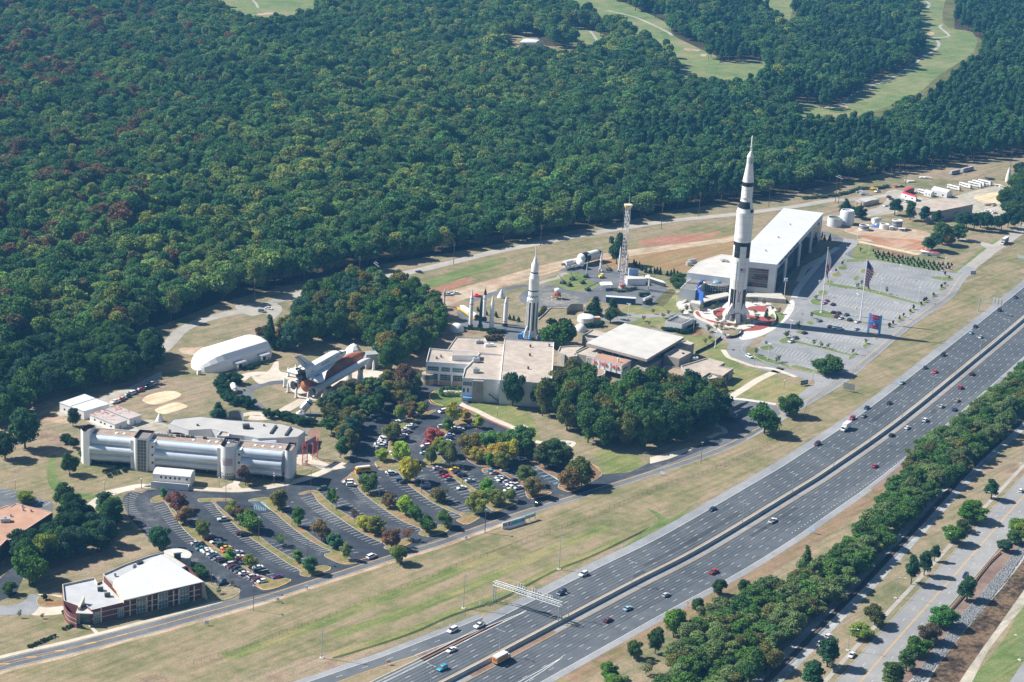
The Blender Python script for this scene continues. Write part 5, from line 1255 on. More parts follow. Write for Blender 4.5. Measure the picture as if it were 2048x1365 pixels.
# the giant white moon rocket
b=W('0',(1470,641)); sv=thing('moon_rocket','giant white moon rocket with black bands standing on the red plaza','rocket',b)
def lat(name,prof,mat,parent,base=b,n=32,a0=None,a1=None,smooth=True):
 if a0 is None:return LTH(prof,base,n).build(name,mat,parent,smooth)
 return LTH(prof,base,max(4,int(n*(a1-a0)/(2*PI))+1),a0=a0,a1=a1).build(name,mat,parent,smooth)
RB=5.03
s1=lat('first_stage',[(RB+.25,6.3),(RB+.25,7.2),(RB,9.0),(RB,26.0),(RB+.04,26.3),(RB,26.6),(RB,39.6)],rocket_white,sv)
for k in range(4):
 a0=deg(-62+90*k); lat('black_panel',[(RB+.10,8.6),(RB+.03,9.2),(RB+.03,20.4)],black,s1,a0=a0,a1=a0+deg(45))
 lat('black_panel',[(RB+.03,39.8),(RB+.03,46.9)],black,s1,a0=a0,a1=a0+deg(45))
lat('interstage',[(RB,39.6),(RB,46.9)],rocket_white,sv); lat('black_band',[(RB+.02,46.9),(RB+.02,49.2)],black,sv)
lat('second_stage',[(RB,49.2),(RB+.03,52.0),(RB+.03,52.3),(RB,52.4),(RB,66.4),(RB+.06,66.6),(RB+.06,67.0),(4.85,67.6),(4.5,69.4)],rocket_white,sv)
up_=lat('upper_interstage',[(4.5,69.4),(3.5,73.8),(3.32,74.6)],rocket_white,sv)
lat('black_band',[(4.54,69.6),(3.60,73.6)],black,up_,a0=deg(-150),a1=deg(30)); lat('black_band',[(4.98,67.4),(4.58,69.3)],black,up_,a0=deg(32),a1=deg(118))
lat('third_stage',[(3.32,74.6),(3.32,75.6),(3.40,75.7),(3.40,76.1),(3.30,76.3),(3.30,82.7)],rocket_white,sv); lat('instrument_ring',[(3.33,82.7),(3.33,85.2)],black,sv)
lat('adapter_cone',[(3.30,85.2),(1.98,95.4),(2.02,95.7),(1.98,96.0)],rocket_white,sv)
sm=lat('service_module',[(1.98,96.0),(1.98,100.0)],white_dirty,sv)
for k in range(6):lat('silver_panel',[(2.0,96.3),(2.0,99.6)],silver if k % 2 else grey,sm,a0=deg(60*k+12),a1=deg(60*k+40))
lat('command_module',[(2.05,100.0),(2.05,100.3),(.75,103.0),(.6,103.3)],rocket_white,sv)
mb_=MB()
for k in range(4):
 t0,t1=PI/2*k+.4,PI/2*(k+1)+.4
 for z0,z1,r0,r1 in ((103.2,104.6,.62,.52),(104.6,106.0,.52,.42)):
  p=lambda t,r,z:b+Vector((r*math.sin(t),-r*math.cos(t),z))
  mb_.tube(p(t0,r0,z0),p(t0,r1,z1),.08,n=5).tube(p(t0,r0,z0),p(t1,r1,z1),.06,n=5).tube(p(t1,r0,z0),p(t0,r1,z1),.06,n=5)
mb_.build('escape_tower',white,sv)
lat('escape_rocket',[(.55,105.9),(.42,106.3),(.40,107.0),(.40,111.6),(.30,112.2),(.03,112.9)],rocket_white,sv,n=14)
for k in range(4):
 t=deg(45+90*k+6); c,s_=math.sin(t),-math.cos(t); d=Vector((c,s_,0)); q=Vector((-s_,c,0))
 lat('engine_fairing',[(1.9,5.4),(1.9,6.2),(1.3,9.5),(.25,12.6)],rocket_white,sv,base=b+d*4.55,n=16)
 mb_=MB(); pts=[b+d*6.0+U(6.2),b+d*9.6+U(5.4),b+d*9.4+U(6.8),b+d*5.8+U(10.6)]
 mb_.add([p+q*.35 for p in pts]+[p-q*.35 for p in pts],[(0,1,2,3),(7,6,5,4),(0,4,5,1),(1,5,6,2),(2,6,7,3),(3,7,4,0)]); mb_.build('fin',white,sv)
 lat('engine_bell',[(1.75,.5),(1.72,1.2),(1.25,3.4),(.75,5.0),(.75,6.4)],M('engine_grey',(.16,.17,.18),.5,.2,.6),sv,base=b+d*3.6,n=18)
for k in range(4):
 t=deg(90*k+8); d=Vector((math.sin(t),-math.cos(t),0)); q=Vector((-d.y,d.x,0))
 mb_=MB(); P=[b+d*3.6,b+d*7.2,b+d*6.0+U(5.9),b+d*3.8+U(6.1)]
 mb_.add([p+q*1.3 for p in P]+[p-q*1.3 for p in P],[(0,1,2,3),(7,6,5,4),(0,4,5,1),(1,5,6,2),(2,6,7,3),(3,7,4,0)]); mb_.build('support_pier',white_dirty,sv)
lat('engine_bell',[(1.75,.6),(1.25,3.4),(.75,5.0)],M('engine_grey',(.16,.17,.18)),sv,n=18)
lat('launch_ring',[(8.2,0),(8.2,.5),(7.6,.6)],concrete_l,sv,n=36)
td=Vector((math.sin(deg(6)),-math.cos(deg(6)),0)); tq=Vector((-td.y,td.x,0))
for i,ch in enumerate('USA'):
 text_on(ch,b+td*(RB+.02)+U(18.3-2.35*i),tq,(0,0,1),2.7,M('letter_red',(.42,.05,.10)),sv,'lettering',.05,bold=.04)
fl=lat('painted_flag',[(RB+.02,31.2),(RB+.02,33.6)],rocket_white,sv,a0=deg(-4),a1=deg(39))
for k in range(7):lat('flag_stripe',[(RB+.03,31.2+.36*k),(RB+.03,31.38+.36*k)],M('stripe_red',(.50,.12,.16)),fl,a0=deg(-4),a1=deg(39))
lat('flag_canton',[(RB+.045,32.4),(RB+.045,33.6)],M('canton_blue',(.09,.13,.30)),fl,a0=deg(-4),a1=deg(14))
for z,a in ((60,20),(88.6,10),(67.3,-100),(75.9,-60),(75.9,30),(52,60),(45,70)):
 t=deg(a); rr=RB if z<68 else (3.35 if z<80 else 2.9); MB().ball(b+Vector((rr*math.sin(t),-rr*math.cos(t),z)),.3,6,4).build('vent',offwhite,sv)
for z in (11.2,14.5,22.5,29.5,36.4,43.2,51.0,55.4,60.2,64.8):LTH([(RB+.035,z),(RB+.035,z+.14)],b,32,cap=False).build('panel_seam',M('rocket_seam_grey',(.50,.50,.50)),sv,True)  # panel joints as thin flat grey rings
for z in (78.0,80.5):LTH([(3.33,z),(3.33,z+.12)],b,24,cap=False).build('panel_seam',M('rocket_seam_grey',(.50,.50,.50)),sv,True)
for a in (-30,30,75):t=deg(a); MB().tube(b+Vector(((RB+.1)*math.sin(t),-(RB+.1)*math.cos(t),9.5)),b+Vector(((RB+.1)*math.sin(t),-(RB+.1)*math.cos(t),38)),.13,n=5).build('cable_tunnel',white_dirty,sv)
# the smaller white rocket by the museum
b2=W('0',(1061,681)); sI=thing('display_rocket','tall white rocket with black striped lower stage behind the museum','rocket',b2)
def l2(name,prof,mat,parent=None,**k):return lat(name,prof,mat,parent or sI,base=k.pop('base',b2),**k)
R1=3.2
l2('first_stage',[(R1,6.0),(R1,24.6),(R1+.1,24.7),(R1+.1,25.1),(2.9,25.6)],rocket_white)
for k in range(8):l2('black_panel',[(R1+.03,6.6),(R1+.03,23.2)],black,a0=deg(45*k+6),a1=deg(45*k+24))
for k in range(8):
 t=deg(45*k+37); MB().tube(b2+Vector(((R1+.06)*math.sin(t),-(R1+.06)*math.cos(t),6)),b2+Vector(((R1+.06)*math.sin(t),-(R1+.06)*math.cos(t),24.4)),.22,n=6).build('tank_seam',white,sI)
l2('interstage',[(2.9,25.6),(2.8,29.6)],rocket_white)
for k in range(24):
 for j in range(2):
  if (k+j) % 2:l2('checker_panel',[(2.90-.02*j,26.0+.65*j),(2.88-.02*j,26.6+.65*j)],black,a0=deg(15*k),a1=deg(15*k+13),n=24)
l2('black_band',[(2.82,29.5),(2.82,30.1)],black)
l2('second_stage',[(2.78,30.1),(2.78,36.6),(2.82,36.7),(2.72,37.2),(2.1,40.0)],rocket_white); l2('black_band',[(2.12,40.0),(2.08,40.7)],black)
l2('payload_section',[(2.06,40.7),(2.06,45.2),(1.3,46.2),(1.05,47.4)],rocket_white); l2('command_module',[(1.1,47.4),(.35,49.6)],rocket_white)
l2('escape_rocket',[(.45,49.4),(.35,50.0),(.26,50.3),(.26,55.2),(.05,56.3)],white,n=10)
for k in range(4):
 t=deg(90*k+40); d=Vector((math.sin(t),-math.cos(t),0)); q=Vector((-d.y,d.x,0)); mb_=MB()
 P=[b2+d*2.8+U(3),b2+d*5.4+U(2.6),b2+d*5.0+U(5.4),b2+d*3.0+U(9.5)]
 mb_.add([p+q*.25 for p in P]+[p-q*.25 for p in P],[(0,1,2,3),(7,6,5,4),(0,4,5,1),(1,5,6,2),(2,6,7,3),(3,7,4,0)]); mb_.build('fin',white,sI)
 l2('engine_bell',[(.8,1.6),(.5,3.2),(.3,4.2)],dkgrey,base=b2+d*1.8,n=12)
 t+=.7; d=Vector((math.sin(t),-math.cos(t),0)); mb_=BOX(b2+d*5.6+U(1.6),(1.4,3.2,3.2),t); mb_.tube(b2+d*5.6+U(3.2),b2+d*2.9+U(5.4),.5); mb_.build('support_arm',ltblue,sI)
l2('tail_skirt',[(R1+.15,2.6),(R1+.15,6.1),(R1,6.6)],white_dirty)
text_on('UNITED',b2+Vector((.9,-R1-.05,19)),(0,0,-1),(1,0,0),1.0,black,sI,'lettering',.03); text_on('STATES',b2+Vector((.9,-R1-.05,14)),(0,0,-1),(1,0,0),1.0,black,sI,'lettering',.03)
# standing missiles beside it
def missile(lab,v,p,prof,mat,fins=4,fh=2.6,fw=1.3,fmat=None,bands=(),base=None,name='missile',fz=.6):
 c=W(v,p); r_=thing(name,lab,'missile',c)
 lat('body',prof,mat,r_,base=c,n=18)
 rb0=prof[0][0]
 for k in range(fins):
  t=2*PI*k/fins+.5; d=Vector((math.sin(t),-math.cos(t),0)); q=Vector((-d.y,d.x,0))
  P=[c+d*rb0*.8+U(fz),c+d*(rb0+fw)+U(fz),c+d*(rb0+fw*.8)+U(fz+fh*.5),c+d*rb0*.9+U(fz+fh)]
  MB().add([x+q*.12 for x in P]+[x-q*.12 for x in P],[(0,1,2,3),(7,6,5,4),(0,4,5,1),(1,5,6,2),(2,6,7,3),(3,7,4,0)]).build('fin',fmat or mat,r_)
 for r0,z0,r1,z1,m_ in bands:lat('band',[(r0+.025,z0),(r1+.025,z1)],m_,r_,base=c,n=18)
 LTH([(prof[0][0]+.5,0),(prof[0][0]+.3,.7)],c,14).build('stand',base or dkgrey,r_)
 return r_
missile('slim white missile with dark ring, furthest left of the standing row','E',(550,432),[(1.15,.6),(1.15,15.0),(1.05,15.4),(1.0,18.2),(.55,18.9),(.5,20.4),(.12,23.0),(.03,23.3)],white,4,1.6,.5,black,[(1.15,.7,1.15,1.6,black),(1.15,13.9,1.15,14.2,black),(1.0,17.4,1.0,17.7,black)])
missile('dark green missile standing between two white missiles','E',(638,442),[(.95,.6),(.95,12.5),(.9,15.0),(.5,18.2),(.05,20.2)],dkgreen_p,4,2.6,.8)
missile('white missile with a black pointed tip and black base','E',(672,384),[(1.0,.6),(1.0,15.5),(.85,16.6)],white,4,3.0,1.0,black,[(1.0,.7,1.0,3.4,black),(.85,16.6,.6,18.6,black),(.6,18.6,.12,20.2,black),(.12,20.2,.02,21.4,black),(1.0,14.0,1.0,14.4,black)],ltblue)
missile('plain white pointed missile in the middle of the standing row','E',(740,450),[(1.35,.6),(1.35,12.6),(1.2,14.2),(.8,16.6),(.75,17.2),(.35,19.6),(.03,20.6)],white,4,1.2,.5,white)
missile('white missile with black checks near the nose, right of standing row','E',(864,425),[(1.3,.6),(1.3,12.8),(1.15,14.4),(.85,16.2),(.35,17.8),(.03,18.4)],white,4,1.4,.5,black,[(1.3,.7,1.3,2.2,black),(1.3,3.2,1.3,3.5,black)])
c=W('E',(864,425)); mroot=[o for o in COL.objects if o.get('label','').startswith('white missile with black checks')][0]
for k in range(8):lat('check',[(1.24,13.0),(1.17,14.3)] if k % 2 else [(1.20,14.0),(.98,15.4)],black,mroot,base=c,a0=deg(45*k),a1=deg(45*k+22))
missile('thin grey missile on a white pedestal by the trees','E',(310,240),[(.55,1.5),(.55,9),(.4,10),(.03,11.5)],offwhite,4,1.2,.7,grey,[(.55,6,.55,9,grey)],white)
c=W('E',(455,268)); e=W('E',(600,365)); r_=thing('lying_missile','white missile lying on a long yellow cradle','missile',c)
d=(e-c); L=d.length; d.normalize(); LTH([(.2,0),(1.35,3.0),(1.6,5),(1.6,L-1),(1.3,L)],c+U(2.2),16,axis=d).build('body',white,r_,True)
LTH([(1.64,L-7),(1.64,L-6.4)],c+U(2.2),16,axis=d,cap=False).build('band',dkgrey,r_); LTH([(1.0,L),(1.3,L+1.6)],c+U(2.2),14,axis=d).build('engine_bell',black,r_)
q=Vector((d.y,-d.x,0)); BOX(c+d*L/2-q*1.4+U(1.0),(L+2,.6,.7),AT(d)).box(c+d*L/2+q*1.4+U(1.0),(L+2,.6,.7),AT(d)).box(c+d*1+U(.6),(1.2,3.4,1.2),AT(d)).box(c+d*(L-1)+U(.6),(1.2,3.4,1.2),AT(d)).build('cradle',yellow_p,r_)
def cone_capsule(lab,v,p,rad,h,nm='capsule'):
 c=W(v,p); r_=thing(nm,lab,'capsule',c); LTH([(rad,0),(rad*.98,.3),(rad*.16,h*.93),(rad*.1,h)],c,18).build('shell',white,r_,True); LTH([(rad*1.03,0),(rad*1.03,.25)],c,18).build('base_ring',grey,r_); return r_
cone_capsule('white cone capsule on the grass behind the standing missiles','E',(830,162),2.6,5.2)
cone_capsule('white cone beside the sand court and grey training hall','A',(1245,790),2.1,4.4,'cone_tent')['category']='tent'
c=W('E',(610,155)); r_=thing('rescue_craft','red boat shaped craft on bare ground behind missiles','craft',c); MB().ball(c+U(.7),1.6,12,6,-1,(1.8,.8,.5)).build('hull',red_p,r_,True); BOX(c+Vector((-.4,0,1.5)),(1.4,.9,.8),.2).build('cabin',red_p,r_)
# lunar lander
c=W('E',(1338,172)); r_=thing('lunar_lander','white and orange lunar lander standing in the grey crater','lander',c)
mb_=LTH([(2.2,2.0),(2.2,3.9)],c,8); mb_.build('descent_stage',M('foil_orange',(.48,.16,.05),.4,.3,1),r_)
MB().ball(c+U(5.2),1.9,10,8,-1,(1.1,1,.85)).build('ascent_stage',white,r_); BOX(c+Vector((1.4,-.6,5.0)),(1.2,1.4,1.8)).box(c+Vector((-1.5,.2,5.2)),(1.2,1.6,1.6)).build('tank',white,r_); BOX(c+Vector((-.4,-1.8,5.4)),(.7,.3,.6)).build('window',black,r_)
for k in range(4):
 t=PI/4+PI/2*k; d=Vector((math.sin(t),-math.cos(t),0)); o=MB().tube(c+d*1.9+U(3.7),c+d*4.2+U(.2),.16).tube(c+d*1.9+U(2.1),c+d*3.4+U(1.4),.1).build('leg',M('foil_orange',(.48,.16,.05)),r_); LTH([(.6,0),(.5,.2)],c+d*4.2,10).build('foot_pad',white,o)
BOX(c+Vector((.2,-3.0,1.2)),(1.0,.5,2.2)).build('ladder',M('pinkish_red',(.5,.2,.18)),r_)
# big rocket stage lying on supports with a docked station
p0,p1=W('R',(430,790),0),W('R',(600,745),0); d=(p1-p0); d.z=0; L=d.length; d.normalize(); ax_=p0+U(4.4); q=Vector((d.y,-d.x,0))
r_=thing('space_station','white and black rocket stage with docked station modules lying at the park edge','space station',p0)
LTH([(2.0,-2.4),(3.3,.0),(3.3,L+1),(2.6,L+2.2)],ax_,24,axis=d).build('stage_body',white_dirty,r_,True)
LTH([(3.34,.2),(3.34,L*.36)],ax_,24,axis=d,cap=False).build('black_band',black,r_,True); LTH([(3.34,L-.6),(3.34,L+.6)],ax_,24,axis=d,cap=False).build('black_band',black,r_,True)
LTH([(3.36,L*.2),(3.36,L*.34)],ax_,4,axis=d,a0=.6,a1=1.0,cap=False).build('white_panel',white,r_)
m0=ax_-d*2.2-U(.8); LTH([(1.5,-6),(1.7,-5.6),(1.7,0)],m0,18,axis=d).build('docking_adapter',white_dirty,r_,True)
LTH([(2.1,0),(2.1,5.4),(1.2,6.2)],m0-d*3.0+q*1.2,18,axis=q*1-d*.3).build('side_module',white,r_,True)
LTH([(2.0,0),(2.0,7.2),(1.0,8.0)],m0-d*14.5,18,axis=d).build('crew_module',white,r_,True); LTH([(.95,-2.2),(.7,0)],m0-d*14.5,14,axis=d).build('engine_bell',M('rust_brown',(.20,.10,.07)),r_)
mb_=MB()
for s_ in (-13,-9,-4,1,6,L-1):
 for sg in (-1,1):
  p=ax_+d*s_+q*sg*1.6; mb_.tube((p.x,p.y,0),(p.x,p.y,3),.22,n=6)
mb_.build('support_leg',M('blue_grey',(.25,.33,.40)),r_)
# lattice drop tower
b3=W('R',(862,1030)); ttop=51.5; r_=thing('drop_tower','tall white lattice ride tower with yellow ring at top','ride tower',b3)
mb_,mr=MB(),MB(); hw_=1.1; cs=[Vector((a*hw_,e*hw_,0)) for a,e in ((-1,-1),(1,-1),(1,1),(-1,1))]
rz=Matrix.Rotation(.5,3,'Z'); cs=[rz @ p for p in cs]
for p in cs:mb_.tube(b3+p,b3+p+U(ttop),.15,n=6)
nb_=22; hb_=ttop/nb_
for k in range(nb_):
 for i in range(4):
  a,e=cs[i],cs[(i+1) % 4]; z0,z1=U(hb_*k),Vector((0,0,hb_*(k+1)))
  mb_.tube(b3+a+z1,b3+e+z1,.07,n=5,cap=False)
  (mr if k<nb_*.66 else mb_).tube(b3+(a if k % 2 else e)+z0,b3+(e if k % 2 else a)+z1,.085,n=5,cap=False)
mb_.build('lattice_frame',white,r_); mr.build('bracing',M('maroon_steel',(.30,.12,.16)),r_)
LTH([(1.6,ttop-.3),(2.6,ttop+1.2),(2.7,ttop+2.2),(1.9,ttop+2.4),(1.8,ttop+1.4),(1.0,ttop+.6)],b3,18).build('crown_ring',M('pale_yellow',(.68,.56,.32)),r_,True)
LTH([(1.4,ttop+1.9),(1.4,ttop+2.3)],b3,14).build('top_drum',white,r_); MB().tube(b3+Vector((.4,0,ttop+2)),b3+Vector((.4,0,ttop+9.5)),.14,.06,6).build('mast',white,r_)
LTH([(2.1,1.2),(2.1,2.6)],b3,12).build('ride_car',M('pinkish_red',(.5,.2,.18)),r_); BOX(b3+U(.3),(3.6,3.6,.6),.5).build('base',concrete_l,r_)
# ride buildings and loose exhibits
c=W('R',(930,1000)); r_=thing('ride_building','white block house with blue panel beside the lattice tower','building',c); BOX(c+Vector((4,4,2.0)),(12,7,4.0),.25).build('wall',offwhite,r_); BOX(c+Vector((4,4,4.05)),(12.3,7.3,.2),.25).build('roof',roof_light,r_); BOX(c+Vector((3,8,5.6)),(6,.6,5.5),.25).build('blue_panel',M('panel_blue',(.16,.28,.50)),r_)
BOX(c+Vector((0,8.2,5.6)),(.5,.8,5.5),.25).build('pylon',white,r_)
c=W('R',(845,1190)); r_=thing('exhibit_trailer','long navy blue exhibit trailer with pale roof in the rocket park','trailer',c); BOX(c+U(2.2),(18,3,3.2),-.03).build('body',M('navy',(.035,.07,.17)),r_); BOX(c+U(3.86),(18.2,3.2,.16),-.03).build('roof',roof_white,r_); BOX(c+Vector((7.0,-1.53,2.9)),(2.6,.06,.8),-.03).build('sign_panel',M('pale_cyan',(.45,.65,.75)),r_)
for k in (-6,-4.5,5.5,7):LTH([(.5,0),(.5,.4)],c+Vector((k,-1.2,.5)),10,axis=(0,1,0)).build('wheel',tyre_m,r_)
missile('tall slim white missile left of the lattice tower','R',(830,860),[(.7,.6),(.7,10),(.5,12),(.45,15),(.03,17)],white,4,1.4,.6)
missile('white missile with dark trim right of the lattice tower','R',(905,890),[(.8,.6),(.8,9),(.65,10),(.65,13),(.03,15)],white,4,1.4,.6,None,[(.8,3,.8,3.4,dkgrey),(.65,10,.65,10.6,dkgrey)])
missile('white missile raised on an orange and yellow launcher','R',(635,860),[(.75,1.2),(.75,6),(.6,7),(.6,10),(.03,13.5)],white,4,2.0,.9,None,[(.75,6,.62,7,grey)],orange_p)
missile('small white finned missile standing right of the tower','R',(1140,1050),[(.5,.8),(.5,4),(.4,5),(.4,7),(.03,9.5)],white,4,2.0,1.0,None,[],white)
def launcher(lab,v,p,ang,elev,ln,mm=olive_p,mis=None,nm='missile_launcher'):
 c=W(v,p); r_=thing(nm,lab,'launcher',c); BOX(c+U(.9),(3.2,2.6,1.2),ang).lathe([(1.3,1.4),(.8,2.2)],c,10).build('carriage',mm,r_)
 d=Vector((math.cos(ang)*math.cos(elev),math.sin(ang)*math.cos(elev),math.sin(elev))); s_=c+U(2.0)-d*ln*.2
 MB().tube(s_,s_+d*ln,.28,.2,8).build('barrel' if not mis else 'rail',mm,r_)
 if mis:LTH([(.42,0),(.42,ln*.75),(.03,ln)],s_+U(.6),10,axis=d).build('missile',mis,r_,True)
 for a in (-1,1):LTH([(.6,0),(.6,.35)],c+Vector((-math.sin(ang)*1.5*a,math.cos(ang)*1.5*a,.6)),10,axis=(-math.sin(ang),math.cos(ang),0)).build('wheel',tyre_m,r_)
 return r_
launcher('olive green field gun nearest the lunar crater','R',(240,985),2.2,.5,6); launcher('olive green long gun pointing down slope beside field gun','R',(305,1010),.7,.55,9)
launcher('dark green gun behind the long barrelled gun','R',(340,945),2.0,.6,5); launcher('grey green missile raised on a launcher with truck','R',(485,920),1.4,1.25,11,olive_p,M('grey_green',(.26,.32,.29)))
launcher('green radar trailer below the raised grey missile','R',(445,985),.4,.3,4); launcher('dark lattice arm crane trailer by the asphalt','R',(500,1060),.5,.35,10,dkgreen_p); launcher('small dark launcher near the asphalt rear edge','R',(725,850),2.4,.5,4,dkgrey)
c=W('R',(640,925)); r_=thing('yellow_carrier','yellow transport cart parked beside the orange launcher','cart',c); BOX(c+U(1.2),(4,2.4,1.2),.6).box(c+Vector((.6,.5,2.2)),(1.6,1.6,1.0),.6).build('body',M('pale_yellow2',(.72,.62,.14)),r_)
for a in (-1.3,1.3):LTH([(.5,0),(.5,2.6)],c+Vector((a*math.cos(.6)+1.3*math.sin(.6),a*math.sin(.6)-1.3*math.cos(.6),.5)),10,axis=(-math.sin(.6),math.cos(.6),0)).build('axle_wheel',tyre_m,r_)
c,e=W('R',(1110,955)),W('R',(1315,1020)); d=(e-c); L=d.length; d.normalize(); r_=thing('trailer_missile','long white missile lying on an olive trailer by the bank','missile',c)
LTH([(1.0,0),(1.0,L*.2),(.75,L*.25),(.75,L*.85),(.1,L)],c+U(2.6),14,axis=d).build('body',white,r_,True); BOX(c+d*L*.55+U(1.2),(L*.85,2,.7),AT(d)).build('trailer',olive_p,r_)
for s_ in (-1,1):BOX(c+d*2+U(2.6),(2.4,3.6 if s_<0 else .2,.2 if s_<0 else 3.6),AT(d)).build('fin',white,r_)
c,e=W('R',(985,918)),W('R',(1085,960)); d=(e-c); L=d.length; d.normalize(); r_=thing('red_rocket','slim red and white rocket lying behind the long missile','missile',c); LTH([(.05,0),(.5,2.5),(.5,L)],c+U(1.8),12,axis=d).build('body',M('rocket_red',(.50,.06,.09)),r_,True); LTH([(.53,L*.45),(.53,L*.75)],c+U(1.8),12,axis=d).build('white_band',white,r_); BOX(e-d*.8+U(1.8),(1.6,3,.15),AT(d)).box(e-d*.8+U(1.8),(1.6,.15,3),AT(d)).build('fin',M('rocket_red',(.50,.06,.09)),r_); BOX(c+d*L*.5+U(.7),(1,1,1.4)).build('stand',grey,r_)
def truck_green(lab,v,p,ang,load=None):
 c=W(v,p); r_=thing('army_truck',lab,'truck',c); Rm=Matrix.Rotation(ang,3,'Z')
 BOX(c+Rm @ Vector((-.8,0,1.3)),(5.6,2.4,.7),ang).box(c+Rm @ Vector((-.8,0,2.2)),(5.2,2.2,1.2),ang).build('bed',olive_p,r_); BOX(c+Rm @ Vector((2.8,0,1.9)),(1.8,2.3,1.9),ang).build('cab',olive_p,r_)
 for x in (-2.4,-1.2,2.6):
  for y in (-1.1,1.1):LTH([(.55,-.18),(.55,.18)],c+Rm @ Vector((x,y,.55)),10,axis=Rm @ Vector((0,1,0))).build('wheel',tyre_m,r_)
 if load:LTH([(.9,0),(.9,6.4),(.5,8.0),(.1,8.6)],c+Rm @ Vector((-4.2,0,3.4)),14,axis=Rm @ Vector((1,0,.05))).build('missile',load,r_,True)
truck_green('olive army truck parked behind the navy trailer','R',(1090,1120),.3); truck_green('army truck carrying a white capsule at front corner of park','R',(1128,1195),.9,white)
# shuttle stack: orbiter, orange tank and two boosters on pylons, nose raised to the right
g0=W('T',(640,960)); r_=thing('shuttle_stack','white space shuttle mounted on its orange tank and boosters above pylons','space shuttle',g0)
# near booster runs from aft (490,940) to nose (1375,432)
aft=W('T',(490,940),4.8)
best=None
for zz in [x*.25 for x in range(24,72)]:
 nose=W('T',(1375,432),zz); L=(nose-aft).length
 if best is None or abs(L-45.5)<best[0]:best=(abs(L-45.5),zz,nose)
nose=best[2]; print('booster',best[:2],nose-aft)
d=(nose-aft).normalized(); LB=45.5
side=Vector((d.y,-d.x,0)).normalized(); upv=side.cross(d).normalized()
if upv.z<0:upv=-upv
def booster(o0,nm):
 bb=LTH([(1.85,3.2),(1.85,LB-6.2),(.9,LB-1.6),(.35,LB-.4),(.05,LB)],o0,24,axis=d).build(nm,white,r_,True)
 LTH([(2.75,0),(2.7,.6),(1.9,3.2)],o0,24,axis=d,cap=False).build('aft_skirt',white,bb,True)
 LTH([(1.9,-.9),(1.5,.2),(.9,1.6),(.01,1.7)],o0,20,axis=d).build('nozzle',M('nozzle_dark',(.06,.055,.07),.8),bb,True)
 for s_ in (12,21,30,38):LTH([(1.87,s_),(1.9,s_+.1),(1.87,s_+.2)],o0,20,axis=d,cap=False).build('joint_ring',offwhite,bb)
booster(aft,'solid_booster'); sep=12.6
booster(aft-side*sep,'solid_booster')
eto=aft-side*(sep/2)+d*1.5+upv*.6
et=LTH([(1.0,-1.2),(3.0,-.2),(4.2,2.2),(4.2,29.5),(4.1,32),(3.4,38),(2.2,43),(.9,46),(.05,47)],eto,32,axis=d).build('fuel_tank',tank_orange,r_,True)
LTH([(4.24,24.8),(4.28,25.1),(4.28,29.0),(4.24,29.3)],eto,32,axis=d,cap=False).build('intertank_ring',M('tank_orange_dark',(.30,.12,.07),.9),et,True)
MB().tube(eto+upv*4.3+side*1.6+d*4,eto+upv*4.3+side*1.6+d*36,.22,n=6).build('feed_line',M('tank_orange_dark',(.30,.12,.07)),et)
Mo=Matrix((d,side,upv)).transposed()
oo=eto+upv*7.4-d*1.0
def OP(x,y,z):return oo+Mo @ Vector((x,y,z))
# fuselage by sections: (x, half width, bottom, top)
sec=[(0.0,2.6,-2.0,3.0),(2.0,2.7,-2.2,3.1),(8,2.6,-2.2,2.9),(22,2.6,-2.2,2.9),(25.5,2.5,-2.2,2.7),(27.5,2.3,-2.1,1.9),(30,1.9,-1.8,1.1),(32,1.3,-1.5,.4),(33.4,.5,-.9,-.2)]
mb_=MB(); m_=14; rows=[]
for x,hw_,zb,zt_ in sec:
 row=[]
 for k in range(m_):
  t=2*PI*k/m_; cz,sz=math.cos(t),math.sin(t)
  yy=hw_*max(-1,min(1,1.25*cz)); z_=(zb+zt_)/2+(zt_-zb)/2*max(-1,min(1,1.15*sz)); row.append(OP(x,yy,z_))
 rows.append(row)
mb_.v=[p for r in rows for p in r]; mb_.f=[(i*m_+k,i*m_+(k+1) % m_,(i+1)*m_+(k+1) % m_,(i+1)*m_+k) for i in range(len(sec)-1) for k in range(m_)]+[tuple(range(m_-1,-1,-1)),tuple((len(sec)-1)*m_+k for k in range(m_))]
orb=mb_.build('orbiter_body',white,r_,True)
def plate(P,th,name,mat,par=None,nrm=None):
 n_=(nrm or upv)*th/2; k=len(P); return MB().add([p+n_ for p in P]+[p-n_ for p in P],[tuple(range(k)),tuple(range(2*k-1,k-1,-1))]+[(i,i+k,(i+1) % k+k,(i+1) % k) for i in range(k)]).build(name,mat,par or r_)
